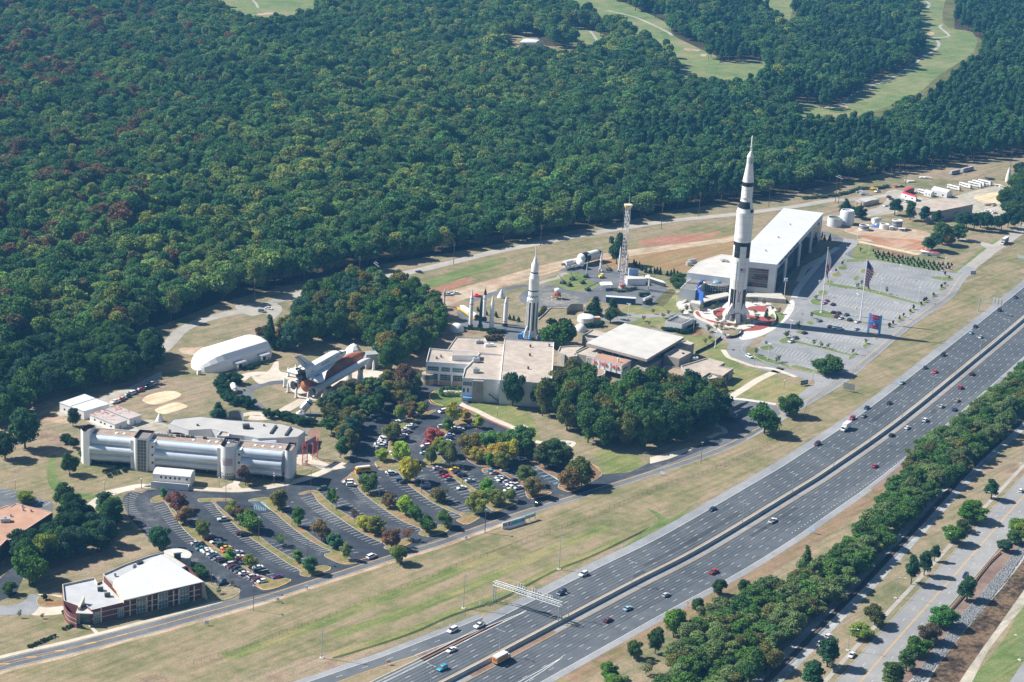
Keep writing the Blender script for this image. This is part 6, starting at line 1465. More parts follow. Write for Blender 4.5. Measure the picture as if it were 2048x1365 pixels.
for sg in (-1,1):
 wing=plate([OP(1.0,sg*2.4,-1.7),OP(.2,sg*11.6,-1.5),OP(3.4,sg*11.9,-1.5),OP(11.0,sg*6.4,-1.6),OP(22.0,sg*2.6,-1.7)],.7,'wing',white)
 plate([OP(1.0,sg*2.6,-2.1),OP(.2,sg*11.5,-1.9),OP(3.4,sg*11.8,-1.9),OP(11.0,sg*6.3,-2.0),OP(22.0,sg*2.5,-2.1)],.16,'wing_underside',black,wing)
 plate([OP(.1,sg*3.2,-1.65),OP(-.5,sg*11.2,-1.5),OP(.9,sg*11.2,-1.45),OP(1.3,sg*3.2,-1.6)],.5,'elevon',grey,wing)
 pod=MB().ball(OP(2.4,sg*2.0,3.1),1.5,12,8,-1,(1,1,1)); pod.v=[oo+Mo @ (Matrix.Diagonal((2.1,.8,.9)) @ (Mo.inverted() @ (p-OP(2.4,sg*2.0,3.1))))+Mo @ Vector((2.4,sg*2.0,3.0)) for p in pod.v]; pod.build('engine_pod',white,r_,True)
 plate([OP(3.4,sg*6.2,-1.12),OP(7.0,sg*6.4,-1.12),OP(7.0,sg*4.6,-1.12),OP(3.4,sg*4.4,-1.12)],.04,'wing_flag',M('faint_blue',(.35,.38,.48)),wing)
tail=plate([OP(1.5,0,3.0),OP(-3.6,0,11.4),OP(-.6,0,11.4),OP(8.2,0,3.2)],.7,'tail_fin',white,None,side)
plate([OP(.9,0,3.8),OP(-3.9,0,11.2),OP(-2.4,0,11.2),OP(3.0,0,4.6)],.76,'rudder',M('rudder_grey',(.55,.58,.62)),tail,side)
plate([OP(3.0,0,4.6),OP(-2.5,0,11.2),OP(-2.2,0,11.2),OP(3.4,0,4.7)],.80,'rudder_hinge',black,tail,side); plate([OP(-3.95,0,11.4),OP(-.6,0,11.4),OP(-.5,0,11.15),OP(-3.8,0,11.15)],.80,'fin_tip',black,tail,side)
for y,z in ((0,2.2),(-1.4,-.3),(1.4,-.3)):LTH([(1.15,-2.4),(1.0,-1.0),(.5,.3)],OP(0,y,z),16,axis=d).build('main_engine',M('engine_black',(.035,.035,.04),.5,.3,1),r_,True)
for sg in (-1,1):LTH([(.8,-1.4),(.4,.2)],OP(-.4,sg*2.1,3.2),12,axis=d).build('pod_engine',M('engine_black',(.035,.035,.04)),r_,True)
mb_=MB().add([OP(-.02,-2.5,-1.9),OP(-.02,2.5,-1.9),OP(-.02,2.5,2.9),OP(-.02,-2.5,2.9)],[(0,1,2,3),(3,2,1,0)]); mb_.build('aft_bulkhead',M('engine_black',(.035,.035,.04)),r_)
plate([OP(-1.8,-2.4,-2.3),OP(-1.8,2.4,-2.3),OP(.5,2.5,-2.1),OP(.5,-2.5,-2.1)],.3,'body_flap',black)
for y0 in (-1,1):plate([OP(27.3,y0*1.5,2.03),OP(28.4,y0*1.3,1.72),OP(28.4,y0*.2,1.86),OP(27.3,y0*.2,2.2)],.1,'cockpit_window',black)
plate([OP(27.0,2.35,.9),OP(28.6,2.2,.8),OP(28.6,2.2,1.4),OP(27.0,2.3,1.7)],.1,'cockpit_window',black,None,side)
text_on('United States',OP(14.6,2.66,1.2),d,upv,1.2,M('letter_grey',(.10,.12,.16)),r_,'lettering',.03); text_on('USA',OP(4.6,2.75,.6),d,upv,.9,M('letter_grey',(.10,.12,.16)),r_,'lettering',.03); text_on('Pathfinder',OP(24.2,2.56,.8),d,upv,.8,M('letter_grey',(.10,.12,.16)),r_,'lettering',.03)
for vp,zt_ in (((705,990),0),((1215,810),0),((1040,745),0)):
 c=W('T',vp); tpt=aft+d*max(4,(c-aft).dot(Vector((d.x,d.y,0)).normalized())/math.hypot(d.x,d.y)); h_=max(3.5,tpt.z-2.6)
 LTH([(2.0,0),(1.3,h_*.7),(1.7,h_)],c,8).build('pylon',white,r_); BOX(c+U(h_+.5),(2.6,4.2,1.4),AT(d)).build('saddle',M('rust_brown',(.20,.10,.07)),r_)
rw=W('T',[(780,870),(920,770),(1160,765),(1140,820)],3.2); MB().prism(rw,0,3.2).build('platform',M('tan_block',(.50,.42,.32)),r_)
qd=W('T',(1370,560)); BOX(qd+U(4),(7,6,8),.4).build('service_house',grey,r_)
# exhibit flag stands / white posts around the plaza
wp=None
for i,(p,lab) in enumerate((((237,670),'white sign tower beside the far wing tip'),((125,710),'white sign tower at the left entry path'),((68,870),'white sign tower at left edge of the plaza'),((122,950),'white sign tower below the left booster nozzle'),((245,1030),'white sign tower by the walkway junction'),((425,1090),'white sign tower where the walkway meets plaza'),((640,1120),'white sign tower nearest the tree row'),((1418,610),'white sign tower with lamp behind booster nose'))):
 c=W('T',p)
 if wp is None:
  wp=thing('sign_tower',lab,'sign',c,'white sign towers round the shuttle plaza'); BOX(c+U(2.2),(1.0,1.0,3.6),.4).build('panel',white,wp); BOX(c+U(.25),(1.6,1.6,.5),.4).build('base',concrete_l,wp); LTH([(.3,4.0),(.6,4.3),(.2,5.4)],c,8).build('cap',offwhite,wp)
 else:dup(wp,c,0,lab)
# silver spacecraft module on a stand
c=W('T',(330,1290)); r_=thing('silver_module','tilted silver spacecraft module on a stand beside the hedge','spacecraft',c); da=Vector((.62,.25,.74)).normalized()
LTH([(.5,0),(2.1,1.4),(2.1,6.4),(1.9,7.4),(.8,7.8)],c+Vector((-.5,0,1.8)),20,axis=da).build('shell',chrome,r_,True); LTH([(2.16,5.8),(2.16,6.6)],c+Vector((-.5,0,1.8)),20,axis=da,cap=False).build('band',dkgrey,r_); LTH([(1.3,-2.0),(.7,.4)],c+Vector((-.5,0,1.8)),14,axis=da).build('nozzle',offwhite,r_); BOX(c+Vector((-.5,0,.5)),(4.5,3.2,1.0),.2).build('stand',white,r_)
MB().tube(c+Vector((3.4,1,5.4)),c+Vector((4.6,1,0)),.12).build('prop',grey,r_)
c=W('A',(1832,575)); r_=thing('white_tank','small white tank lying against the curved hedge','tank',c); d_=Vector((-.35,.9,.25)).normalized(); LTH([(.8,-.4),(1.5,.3),(1.5,5),(1.1,5.6),(.2,5.9)],c+U(1.8),18,axis=d_).build('shell',white,r_,True); BOX(c+Vector((0,1,.4)),(1.6,3.2,.8),.3).build('cradle',grey,r_); LTH([(.9,-1.2),(.5,0)],c+U(1.8),12,axis=d_).build('nozzle',white_dirty,r_)
# red gantry gate by the camp entrance
r_=thing('entrance_gantry','red lattice entrance gantry with printed banner over the camp path','gate',W('C',(505,1130))); mb_=MB()
tA,tB=W('C',(505,1130)),W('C',(585,1085))
for c in (tA,tB):
 K=[Vector((a*1.1,e*1.1,0)) for a,e in ((-1,-1),(1,-1),(1,1),(-1,1))]
 for k in range(4):
  mb_.tube(c+K[k],c+K[k]+U(11),.11,n=5)
  for j in range(5):mb_.tube(c+K[k]+U(2.2*j),c+K[(k+1) % 4]+Vector((0,0,2.2*(j+1))),.06,n=4,cap=False).tube(c+K[(k+1) % 4]+U(2.2*j),c+K[k]+Vector((0,0,2.2*(j+1))),.06,n=4,cap=False)
mb_.build('lattice_frame',M('gantry_red',(.60,.13,.12),.6,.1,.5),r_); dv=(tB-tA).normalized(); ba=BOX((tA+tB)/2+U(10.4),((tB-tA).length,.4,2.6),AT(dv)).build('banner',M('banner_blue',(.16,.22,.40)),r_)
BOX(tA+dv*1.5+Vector((0,-.25,10.4)),(3.0,.3,2.4),AT(dv)).box(tB-dv*1.5+Vector((0,-.25,10.4)),(3.0,.3,2.4),AT(dv)).build('banner_end',M('banner_red',(.55,.10,.12)),ba)
# spare rocket parts on the gravel
def drum(lab,v,p,rad,h,mat,inner=dkgrey,band=None,nm='storage_tank',taper=1.0):
 c=W(v,p); r_=thing(nm,lab,'tank',c); LTH([(rad,0),(rad,h*.85),(rad*taper,h),(rad*taper-.5,h),(rad*taper-.5,h-.7)],c,28,cap=False).build('shell',mat,r_,True); LTH([(.01,h-.7),(rad*taper-.45,h-.7)],c,28,cap=False).build('lid',inner,r_)
 for z in (.25,.55):LTH([(rad+.04,h*z),(rad+.1,h*z+.12),(rad+.04,h*z+.24)],c,28,cap=False).build('hoop',mat,r_)
 if band:LTH([(rad+.06,h*.35),(rad+.06,h*.9)],c,28,cap=False).build('band',band,r_,True)
 return r_
drum('tall white round tank with sloping rim beside dark trees','k',(730,850),5.2,10.2,M('tank_white',(.62,.66,.68),.7,.08,.3),roof_grey,None,'storage_tank',.86); drum('low white round tank with mossy inside','k',(540,880),5.2,6.2,M('tank_white',(.62,.66,.68)),M('moss',(.09,.11,.07),.9,.4,1))
drum('short grey and white ring section on the bare ground','k',(1005,945),3.5,3.6,white,dkgrey,M('band_grey',(.16,.16,.17)),'ring_section'); drum('white and dark ring section beside the stacked rocket parts','k',(1520,930),3.6,6.6,white,M('ring_inside',(.5,.48,.44)),M('band_grey',(.16,.16,.17)),'ring_section'); drum('low white ring section left of the tall ring','k',(1325,925),3.4,3.4,white,grey,None,'ring_section')
c=W('k',(1185,860)); r_=thing('stored_engine','white rocket engine part wrapped beside blue tarpaulin','rocket part',c); LTH([(2.2,0),(2.0,4),(1.0,7),(.6,8)],c+Vector((-2,0,2.3)),16,axis=(.9,.5,.15)).build('shell',white_dirty,r_,True); BOX(c+Vector((1,-1,.8)),(3,2.4,1.6),.5).build('crate',offwhite,r_)
c=W('k',(1190,900)); r_=thing('tarpaulin','crumpled blue tarpaulin over parts on the gravel','tarpaulin',c); MB().ball(c,2.6,10,4,0,(1.6,.9,.5)).build('sheet',M('tarp_blue',(.06,.16,.48),.6),r_); c=W('k',(1430,945)); r_=thing('parts_crate','white crate of parts between two ring sections','crate',c); BOX(c+U(1.2),(3.4,2.6,2.4),.2).build('case',offwhite,r_); BOX(c+U(2.5),(3.6,2.8,.2),.2).build('lid',white,r_)
c=W('k',(1600,965)); r_=thing('loading_frame','small white frame stand at the foot of the dark ring section','stand',c); mb_=MB()
for x in (-2,2):
 for y in (-1,1):mb_.box(c+Vector((x,y,.9)),(.25,.25,1.8))
mb_.build('leg',white,r_); BOX(c+U(1.9),(4.4,2.4,.25)).build('deck',white,r_)
c=W('J',(1890,385)); r_=thing('nose_cone','white pointed nose cone standing at the yard edge','rocket part',c); LTH([(2.2,.4),(2.1,4),(1.2,9),(.1,12.5)],c,16).build('shell',white_dirty,r_,True); LTH([(2.4,0),(2.3,.5)],c,16).build('base_ring',grey,r_)
c0,c1=W('J',(1100,1042)),W('J',(1265,1075)); d=c1-c0; L=d.length; d.normalize(); r_=thing('rocket_section','red topped silver rocket section lying on trailers beside shrubs','rocket part',c0); LTH([(1.1,0),(1.3,.5),(1.3,L*.48)],c0+U(2.2),14,axis=d).build('silver_section',chrome,r_,True); LTH([(1.3,L*.52),(1.3,L),(.8,L+.6)],c0+U(2.2),14,axis=d).build('silver_section',chrome,r_,True)
for s_ in (.25,.77):BOX(c0+d*L*s_+Vector((0,.4,3.3)),(L*.42,1.8,.5),AT(d)).build('red_cover',red_p,r_); BOX(c0+d*L*s_+U(.6),(L*.3,2,.8),AT(d)).build('trailer',grey,r_)
# the black spy plane on the apron
c=W('K',(455,345)); d=(W('K',(560,295))-c); d.z=0; d.normalize(); q=Vector((d.y,-d.x,0)); r_=thing('black_jet','black delta winged jet parked on the apron at the grove edge','aircraft',c)
jet=M('jet_black',(.085,.09,.105),.5,.2,.5)
LTH([(.1,-15),(.7,-12),(1.0,-4),(1.0,8),(.6,14),(.05,16)],c+U(2.2),14,axis=d).build('fuselage',jet,r_,True)
P=[c+d*3+U(2.1),c-d*9+q*8.2+U(2.1),c-d*12+q*8+U(2.1),c-d*12.5+U(2.1),c-d*12-q*8+U(2.1),c-d*9-q*8.2+U(2.1)]
plate(P,.35,'wing',jet,r_,U(1))
for sg in (-1,1):
 LTH([(.3,-13),(.9,-10),(.95,0),(.1,3.5)],c+q*sg*4.4+U(2.2),12,axis=d).build('engine',jet,r_,True); plate([c-d*11+q*sg*4.4+U(3),c-d*7.5+q*sg*4.4+U(3),c-d*9.5+q*sg*3.6+U(6),c-d*11.5+q*sg*3.6+U(6)],.25,'tail_fin',jet,r_,q); MB().tube(c+q*sg*2.6-d*4,c+q*sg*2.6-d*4+U(2),.2,n=6).build('wheel_strut',grey,r_)
# pale garden memorial by the entry path, hedge box plant
c=W('1',(1700,345)); r_=thing('garden_rock','pale sculpted rock bed beside the car park trees','sculpture',c); MB().ball(c,3.0,10,5,0,(1.5,.8,.35)).ball(c+Vector((5,1,0)),2.0,9,5,0,(1.3,.8,.4)).build('stone',walkw,r_)

# VEHICLES
def loft(mb,secs,m=None):
 k=len(secs[0]); n=len(secs); o=len(mb.v); mb.v+=[Vector(p) for s in secs for p in s]
 mb.f+=[(o+i*k+j,o+i*k+(j+1) % k,o+(i+1)*k+(j+1) % k,o+(i+1)*k+j) for i in range(n-1) for j in range(k)]
 mb.f+=[tuple(o+j for j in range(k-1,-1,-1)),tuple(o+(n-1)*k+j for j in range(k))]
 return mb
def car_proto(kind):
 root=thing('car','car','car',(0,0,-500))
 L,Wd={'sedan':(4.8,1.8),'suv':(4.8,1.9),'van':(5.1,1.95),'pickup':(5.6,2.0),'hatch':(4.1,1.72)}[kind]
 w=Wd/2; x0,x1=-L/2,L/2
 prof={'sedan':[(x0,.75,.45),(x0+.1,.98,.3),(x0+.9,1.0,.28),(x1-1.3,.95,.28),(x1-.3,.82,.3),(x1,.62,.42)],
   'hatch':[(x0,.8,.45),(x0+.1,1.0,.3),(x0+.8,1.02,.28),(x1-1.1,.98,.28),(x1-.25,.84,.3),(x1,.62,.42)],
   'suv':[(x0,.95,.5),(x0+.08,1.12,.36),(x0+.9,1.14,.34),(x1-1.3,1.1,.34),(x1-.2,1.0,.36),(x1,.75,.48)],
   'van':[(x0,1.0,.45),(x0+.08,1.14,.32),(x0+.9,1.14,.3),(x1-1.1,1.12,.3),(x1-.2,.92,.34),(x1,.7,.45)],
   'pickup':[(x0,1.0,.55),(x0+.06,1.08,.42),(x0+.9,1.08,.4),(x1-1.5,1.1,.4),(x1-.2,1.04,.4),(x1,.8,.5)]}[kind]
 mb=MB(); secs=[]
 for i,(x,zt,zb) in enumerate(prof):
  ww=w*(.90 if i in (0,len(prof)-1) else 1.0)
  secs.append([(x,-ww,zb),(x,ww,zb),(x,ww*1.0,zt*.72+zb*.28),(x,ww*.93,zt),(x,-ww*.93,zt),(x,-ww*1.0,zt*.72+zb*.28)])
 loft(mb,secs)
 cab={'sedan':(x0+.75,x0+1.45,x1-2.05,x1-1.2,1.42),'hatch':(x0+.1,x0+.55,x1-1.75,x1-.95,1.46),'suv':(x0+.12,x0+.45,x1-2.0,x1-1.25,1.76),'van':(x0+.12,x0+.4,x1-1.9,x1-.95,1.82),'pickup':(x0+2.0,x0+2.25,x1-2.2,x1-1.5,1.76)}[kind]
 zb=max(p[1] for p in prof)-.05; a,b_,c,d,zt=cab
 # roof panel and pillars belong to the body
 r0=w*.74
 mb.add([(b_,-r0,zt),(c,-r0,zt),(c,r0,zt),(b_,r0,zt),(b_+.05,-r0*.95,zt+.05),(c-.05,-r0*.95,zt+.05),(c-.05,r0*.95,zt+.05),(b_+.05,r0*.95,zt+.05)],[(3,2,1,0),(4,5,6,7),(0,1,5,4),(1,2,6,5),(2,3,7,6),(3,0,4,7)])
 if kind=='pickup':
  mb2=BOX((x0+1.0,0,1.10),(1.7,w*1.5,.06)); part('bed',mb2.mesh('bed',M('bed_dark',(.05,.05,.055))),root)
 part('body',mb.mesh('body',carpaint),root)
 g=MB(); g.add([(a,-w*.88,zb),(d,-w*.88,zb),(d,w*.88,zb),(a,w*.88,zb),(b_,-r0,zt),(c,-r0,zt),(c,r0,zt),(b_,r0,zt)],[(0,1,5,4),(1,2,6,5),(2,3,7,6),(3,0,4,7)])
 part('windows',g.mesh('windows',carglass),root)
 wm=LTH([(.33,-.11),(.33,.11)],(0,0,0),12,axis=(0,1,0)).mesh('wheel',tyre_m)
 for x in (x0+.95,x1-.95):
  for y in (-w+.08,w-.08):part('wheel',wm,root,(x,y,.33))
 lm=BOX((0,0,0),(.08,.34,.14)).mesh('headlight',M('lamp_white',(.7,.7,.68),.2)); rm_=BOX((0,0,0),(.08,.3,.16)).mesh('tail_light',M('lamp_red',(.4,.02,.02),.3))
 for y in (-w*.62,w*.62):
  part('headlight',lm,root,(x1-.03,y,.68)); part('tail_light',rm_,root,(x0+.03,y,.82))
 return root
PROTO={k:car_proto(k) for k in ('sedan','suv','van','pickup','hatch')}
PAINT={'white':(.80,.80,.80),'silver':(.50,.53,.56),'grey':(.20,.22,.24),'black':(.02,.022,.028),'red':(.42,.02,.03),'crimson':(.48,.03,.08),'maroon':(.13,.02,.045),'blue':(.03,.10,.30),'navy':(.02,.04,.10),'teal':(.05,.20,.24),'cyan':(.02,.33,.48),'ltblue':(.30,.48,.56),'yellow':(.75,.45,.02),'green':(.05,.11,.08),'tan':(.38,.33,.26),'pink':(.45,.25,.27),'purple':(.14,.03,.14),'bright red':(.62,.03,.06)}
NAMES={'sedan':'car','hatch':'car','suv':'suv','van':'minivan','pickup':'pickup_truck'}
WORD={'sedan':'car','hatch':'small car','suv':'tall car','van':'minivan','pickup':'pickup truck'}
def ordinal(n):
 a=['','first','second','third','fourth','fifth','sixth','seventh','eighth','ninth','tenth','eleventh','twelfth','thirteenth','fourteenth','fifteenth','sixteenth','seventeenth','eighteenth','nineteenth']
 if n<20:return a[n]
 t=['','','twenty','thirty','forty','fifty','sixty','seventy','eighty','ninety'][n // 10]; return (t[:-1]+'ieth') if n % 10==0 else t+'-' +a[n % 10]
ORD=[ordinal(i+1) for i in range(40)]
def put_car(v,p,dirv,kind,col,label,group,z=.06,face=1):
 c=W(v,p,z); q=W(v,(p[0]+dirv[0],p[1]+dirv[1]),z); a=math.atan2(q.y-c.y,q.x-c.x)+(0 if face>0 else math.pi)
 r=dup(PROTO[kind],c,a,label,group,color=(*[min(1,x*rng.uniform(.92,1.08)) for x in PAINT[col]],1),cat={'pickup':'pickup truck','van':'minivan'}.get(kind,'car'))
 r.name=NAMES[kind]
 return r
def row(v,where,dirv,cars,group,z=.06):
 seen={}
 for x,y,col,kind in cars:seen[(col,kind)]=seen.get((col,kind),0)+1
 cnt={}
 for i,(x,y,col,kind) in enumerate(cars):
  k=(col,kind); cnt[k]=cnt.get(k,0)+1
  n='' if seen[k]==1 else ORD[cnt[k]-1]+' '
  put_car(v,(x,y),dirv,kind,col,f"{n}{col} {WORD[kind]} {where}",group,z,face=rng.choice((1,-1)))
G1='cars in the front car park'; G2='cars in the upper car park'; G3='cars in the right car park'; G4='cars beside the gravel drive'; HG='vehicles on the motorway'
row('7','in the row nearest the brick building, counted from the camp end',(40,-8),[(735,720,'silver','sedan'),(765,738,'black','suv'),(775,765,'teal','sedan'),(815,780,'white','sedan'),(835,795,'white','sedan'),(868,812,'silver','sedan'),(890,835,'navy','sedan'),(928,852,'grey','sedan'),(965,868,'black','van'),(1015,905,'silver','suv'),(1045,922,'maroon','sedan'),(1075,942,'black','suv'),(1110,958,'green','sedan'),(1145,978,'white','sedan'),(1225,1008,'silver','suv'),(1258,1030,'maroon','sedan'),(1295,1046,'white','hatch')],G1)
row('7','in the row across the island from the brick building row',(40,-8),[(860,668,'crimson','sedan'),(900,705,'white','sedan'),(950,735,'green','suv'),(990,760,'yellow','sedan'),(1000,785,'bright red','sedan'),(1090,800,'silver','sedan'),(1100,838,'white','sedan'),(1120,850,'crimson','sedan'),(1135,880,'white','hatch'),(1215,915,'grey','sedan'),(1262,930,'white','sedan'),(1425,1008,'purple','sedan')],G1)
row('7','alone in the second long row',(42,-4),[(970,518,'silver','pickup'),(1120,635,'maroon','sedan'),(1155,648,'black','suv')],G1)
row('7','parked by the brick building corner',(40,-20),[(950,1058,'navy','suv')],G1)
row('7','parked behind the brick building roof',(40,-8),[(530,775,'silver','sedan'),(685,902,'green','van')],G1)
row('7','at the head of the third long row',(40,-6),[(1812,255,'green','suv')],G1)
row('D','parked by the yellow school bus',(40,-2),[(696,86,'white','van'),(716,103,'white','suv')],G1)
row('1','in the row beside the second big island',(40,-4),[(395,578,'white','sedan'),(412,588,'silver','suv'),(470,640,'blue','hatch'),(505,655,'black','suv'),(615,650,'navy','sedan'),(670,680,'silver','suv'),(675,700,'navy','suv')],G2)
row('1','in the row left of the yellow car',(40,-6),[(768,546,'silver','sedan'),(810,576,'maroon','suv'),(822,598,'black','sedan'),(845,612,'bright red','sedan'),(862,635,'grey','sedan'),(958,702,'white','sedan')],G2)
row('1','in the row with the yellow car',(40,-6),[(905,530,'tan','sedan'),(900,555,'yellow','sedan'),(925,580,'navy','sedan'),(960,602,'black','van'),(1022,644,'silver','sedan')],G2)
row('1','in the row under the mulch island',(40,-8),[(1190,572,'cyan','sedan'),(1212,585,'pink','sedan'),(1295,558,'silver','sedan'),(1255,620,'silver','sedan'),(1285,638,'black','sedan'),(1315,655,'silver','hatch'),(1340,673,'white','sedan'),(1375,683,'silver','suv'),(1405,700,'silver','sedan'),(1320,720,'white','hatch'),(1270,640,'white','sedan'),(1360,650,'black','suv')],G2)
row('1','alone at the blue marked bays',(40,-3),[(1437,475,'white','sedan')],G2)
row('1','in the left curved row by the tree strip',(40,-2),[(348,300,'white','sedan'),(340,320,'white','suv'),(330,335,'silver','sedan'),(320,352,'white','pickup'),(318,378,'silver','suv'),(300,372,'grey','sedan'),(362,285,'silver','hatch'),(352,312,'white','van'),(306,360,'white','sedan')],G2)
row('1','in the curved row right of the tree strip',(40,-6),[(565,215,'white','pickup'),(515,245,'silver','sedan'),(505,270,'maroon','sedan'),(470,308,'white','suv'),(445,335,'maroon','sedan'),(435,440,'white','hatch'),(590,190,'black','sedan'),(540,230,'silver','suv'),(530,258,'grey','sedan'),(498,290,'white','sedan'),(440,360,'black','sedan'),(425,415,'silver','sedan')],G2)
row('1','in the short row by the red leaved tree',(40,-4),[(680,352,'crimson','sedan'),(675,372,'white','suv'),(672,395,'black','suv'),(668,428,'silver','sedan'),(690,335,'purple','hatch')],G2)
row('1','in the row below the museum sidewalk',(40,-4),[(805,220,'silver','suv'),(870,210,'white','suv'),(1035,212,'white','sedan'),(945,242,'silver','suv'),(985,228,'navy','sedan'),(925,262,'black','sedan'),(865,285,'silver','sedan'),(850,310,'blue','suv'),(795,430,'grey','suv'),(1120,290,'white','sedan'),(840,335,'white','sedan'),(820,360,'grey','sedan'),(810,385,'silver','hatch'),(905,232,'white','sedan')],G2)
row('1','at the upper end by the museum forecourt',(40,-10),[(548,132,'bright red','suv'),(590,122,'white','sedan'),(495,165,'white','van'),(450,182,'silver','sedan'),(808,98,'white','van')],G2)
row('1','in the tree shade at the far left',(40,-6),[(130,245,'grey','sedan'),(280,130,'grey','suv'),(290,95,'crimson','sedan'),(45,390,'silver','sedan'),(160,215,'black','sedan')],G2)
row('A','in the line beside the gravel drive, counted from the shed',(40,-12),[(900,648,'white','pickup'),(930,636,'bright red','suv'),(955,622,'silver','sedan'),(985,605,'green','suv'),(1025,582,'white','van'),(1055,568,'navy','sedan'),(1085,560,'crimson','suv'),(1140,540,'black','sedan'),(1160,525,'grey','suv'),(1195,505,'white','van')],G4)
row('I','in the near bays by the flagpole',(30,-12),[(620,588,'crimson','sedan'),(603,603,'silver','sedan'),(668,613,'black','sedan'),(672,670,'navy','sedan'),(705,675,'maroon','sedan'),(763,688,'green','sedan'),(695,702,'maroon','suv'),(725,712,'silver','sedan'),(788,725,'black','suv'),(842,738,'white','sedan'),(570,730,'grey','sedan')],G3,.065)
row('I','in the bays across the rocket shadow',(30,-12),[(646,772,'navy','sedan'),(681,778,'silver','sedan'),(718,788,'white','suv'),(835,790,'silver','sedan'),(462,817,'black','sedan'),(398,853,'grey','suv'),(366,880,'white','suv')],G3,.065)
row('I','driving round the plaza loop road',(26,14),[(66,988,'white','suv')],'moving cars on the local roads',.065)
row('D','driving on the frontage road',(40,-16),[(845,564,'white','van')],'moving cars on the local roads')
row('1','on the frontage road above the billboard',(40,-14),[(1550,830,'black','sedan')],'moving cars on the local roads')
row('Q','on the service road by the tree clump',(30,5),[(656,541,'grey','suv'),(695,523,'white','sedan'),(1574,309,'navy','sedan')],'moving cars on the local roads')
row('N','on the boulevard at the right edge',(20,-26),[(855,410,'white','hatch'),(578,838,'navy','suv'),(8,1235,'white','sedan')],'moving cars on the local roads',.055)
row('M','under the pines beside the railway',(30,-30),[(1555,940,'white','sedan'),(1497,992,'white','hatch')],'moving cars on the local roads',.05)
row('J','parked by the mobile office yard',(40,-8),[(808,527,'navy','suv'),(925,558,'white','sedan'),(968,566,'white','suv'),(780,606,'white','sedan'),(830,545,'maroon','sedan'),(1293,512,'crimson','sedan'),(705,475,'white','pickup')],'cars in the storage yard',.04)
row('J','among junk at the far yard edge',(40,-4),[(880,432,'bright red','sedan'),(925,430,'black','sedan'),(1865,520,'white','van'),(1840,545,'white','suv'),(1915,500,'white','pickup'),(1760,595,'white','van'),(1770,670,'white','sedan'),(1640,710,'white','suv')],'cars in the storage yard',.04)
row('E','parked on bare ground behind the missiles',(40,-2),[(350,140,'white','pickup'),(375,128,'tan','sedan'),(420,130,'white','sedan')],'cars behind the missiles',.05)
# motorway traffic, from the near left to the far right
def hw(v,lst):
 for x,y,col,kind,lab in lst:
  c=W(v,(x,y)); i=min(range(len(BAR)-1),key=lambda k:(BAR[k]-c).length); t=BAR[i+1]-BAR[i]
  side_=t.x*(c.y-BAR[i].y)-t.y*(c.x-BAR[i].x)
  a=AT(t)+(math.pi if side_>0 else 0)
  r=dup(PROTO[kind],(c.x,c.y,.045),a,f"{col} {WORD[kind]} {lab}",HG,color=(*PAINT[col],1),cat={'pickup':'pickup truck','van':'minivan'}.get(kind,'car')); r.name=NAMES[kind]
hw('L',[(600,624,'white','van','on the exit lane, nearest the gore'),(757,597,'white','pickup','on the exit lane behind the minivan'),(592,740,'white','sedan','beside the brown gore on the main lanes'),(540,848,'cyan','suv','at the bottom of the picture, near carriageway'),(1366,297,'white','suv','on the outer lane above the sign gantry'),(1238,404,'navy','van','just past the sign gantry'),(1509,565,'maroon','sedan','on the far carriageway below a blue car'),(1625,497,'ltblue','sedan','on the far carriageway ahead of the maroon car'),(1848,418,'silver','hatch','on the far carriageway near the small orange sign')])
hw('M',[(768,70,'navy','sedan','on the outer lane below the bushy ditch'),(1178,152,'white','pickup','alone on the far carriageway inner lanes'),(775,500,'red','pickup','on the far carriageway near the round bushes')])
hw('K',[(915,520,'maroon','suv','on the outer lane below the white truck'),(1107,380,'crimson','suv','directly ahead of the white box truck'),(1168,368,'grey','sedan','beside the crimson car ahead of the truck'),(1186,322,'navy','sedan','on the outer lane ahead of the crimson car'),(1308,297,'black','sedan','on the middle lanes near the overhead sign back'),(1378,186,'ltblue','sedan','on the outer lane opposite the roadside sign'),(1504,104,'navy','hatch','beside the bright car on the near carriageway'),(1560,126,'bright red','sedan','on the near carriageway middle lane'),(1604,32,'black','suv','on the near carriageway beside the big sign slope'),(1230,642,'crimson','sedan','alone on the far carriageway inner lane'),(1322,472,'black','sedan','on the far carriageway by the median'),(1408,432,'white','sedan','on the far carriageway between a black and silver car'),(1507,391,'white','suv','on the far carriageway leading the white car'),(1595,315,'silver','sedan','on the far carriageway middle lane near belt'),(1682,283,'tan','sedan','on the far carriageway near the outer lane'),(1667,332,'navy','sedan','on the far carriageway outermost lane'),(1700,212,'crimson','suv','on the far carriageway, lower of two red cars'),(1762,138,'maroon','suv','on the far carriageway, upper of two red cars')])
hw('I',[(1658,818,'ltblue','hatch','on the near carriageway abreast of a dark car'),(1725,848,'silver','sedan','on the near carriageway inner lanes'),(1688,772,'black','sedan','on the near carriageway ahead of light blue car'),(1862,655,'black','suv','below the overhead sign arm'),(1978,562,'navy','sedan','on the near carriageway near the picture edge')])
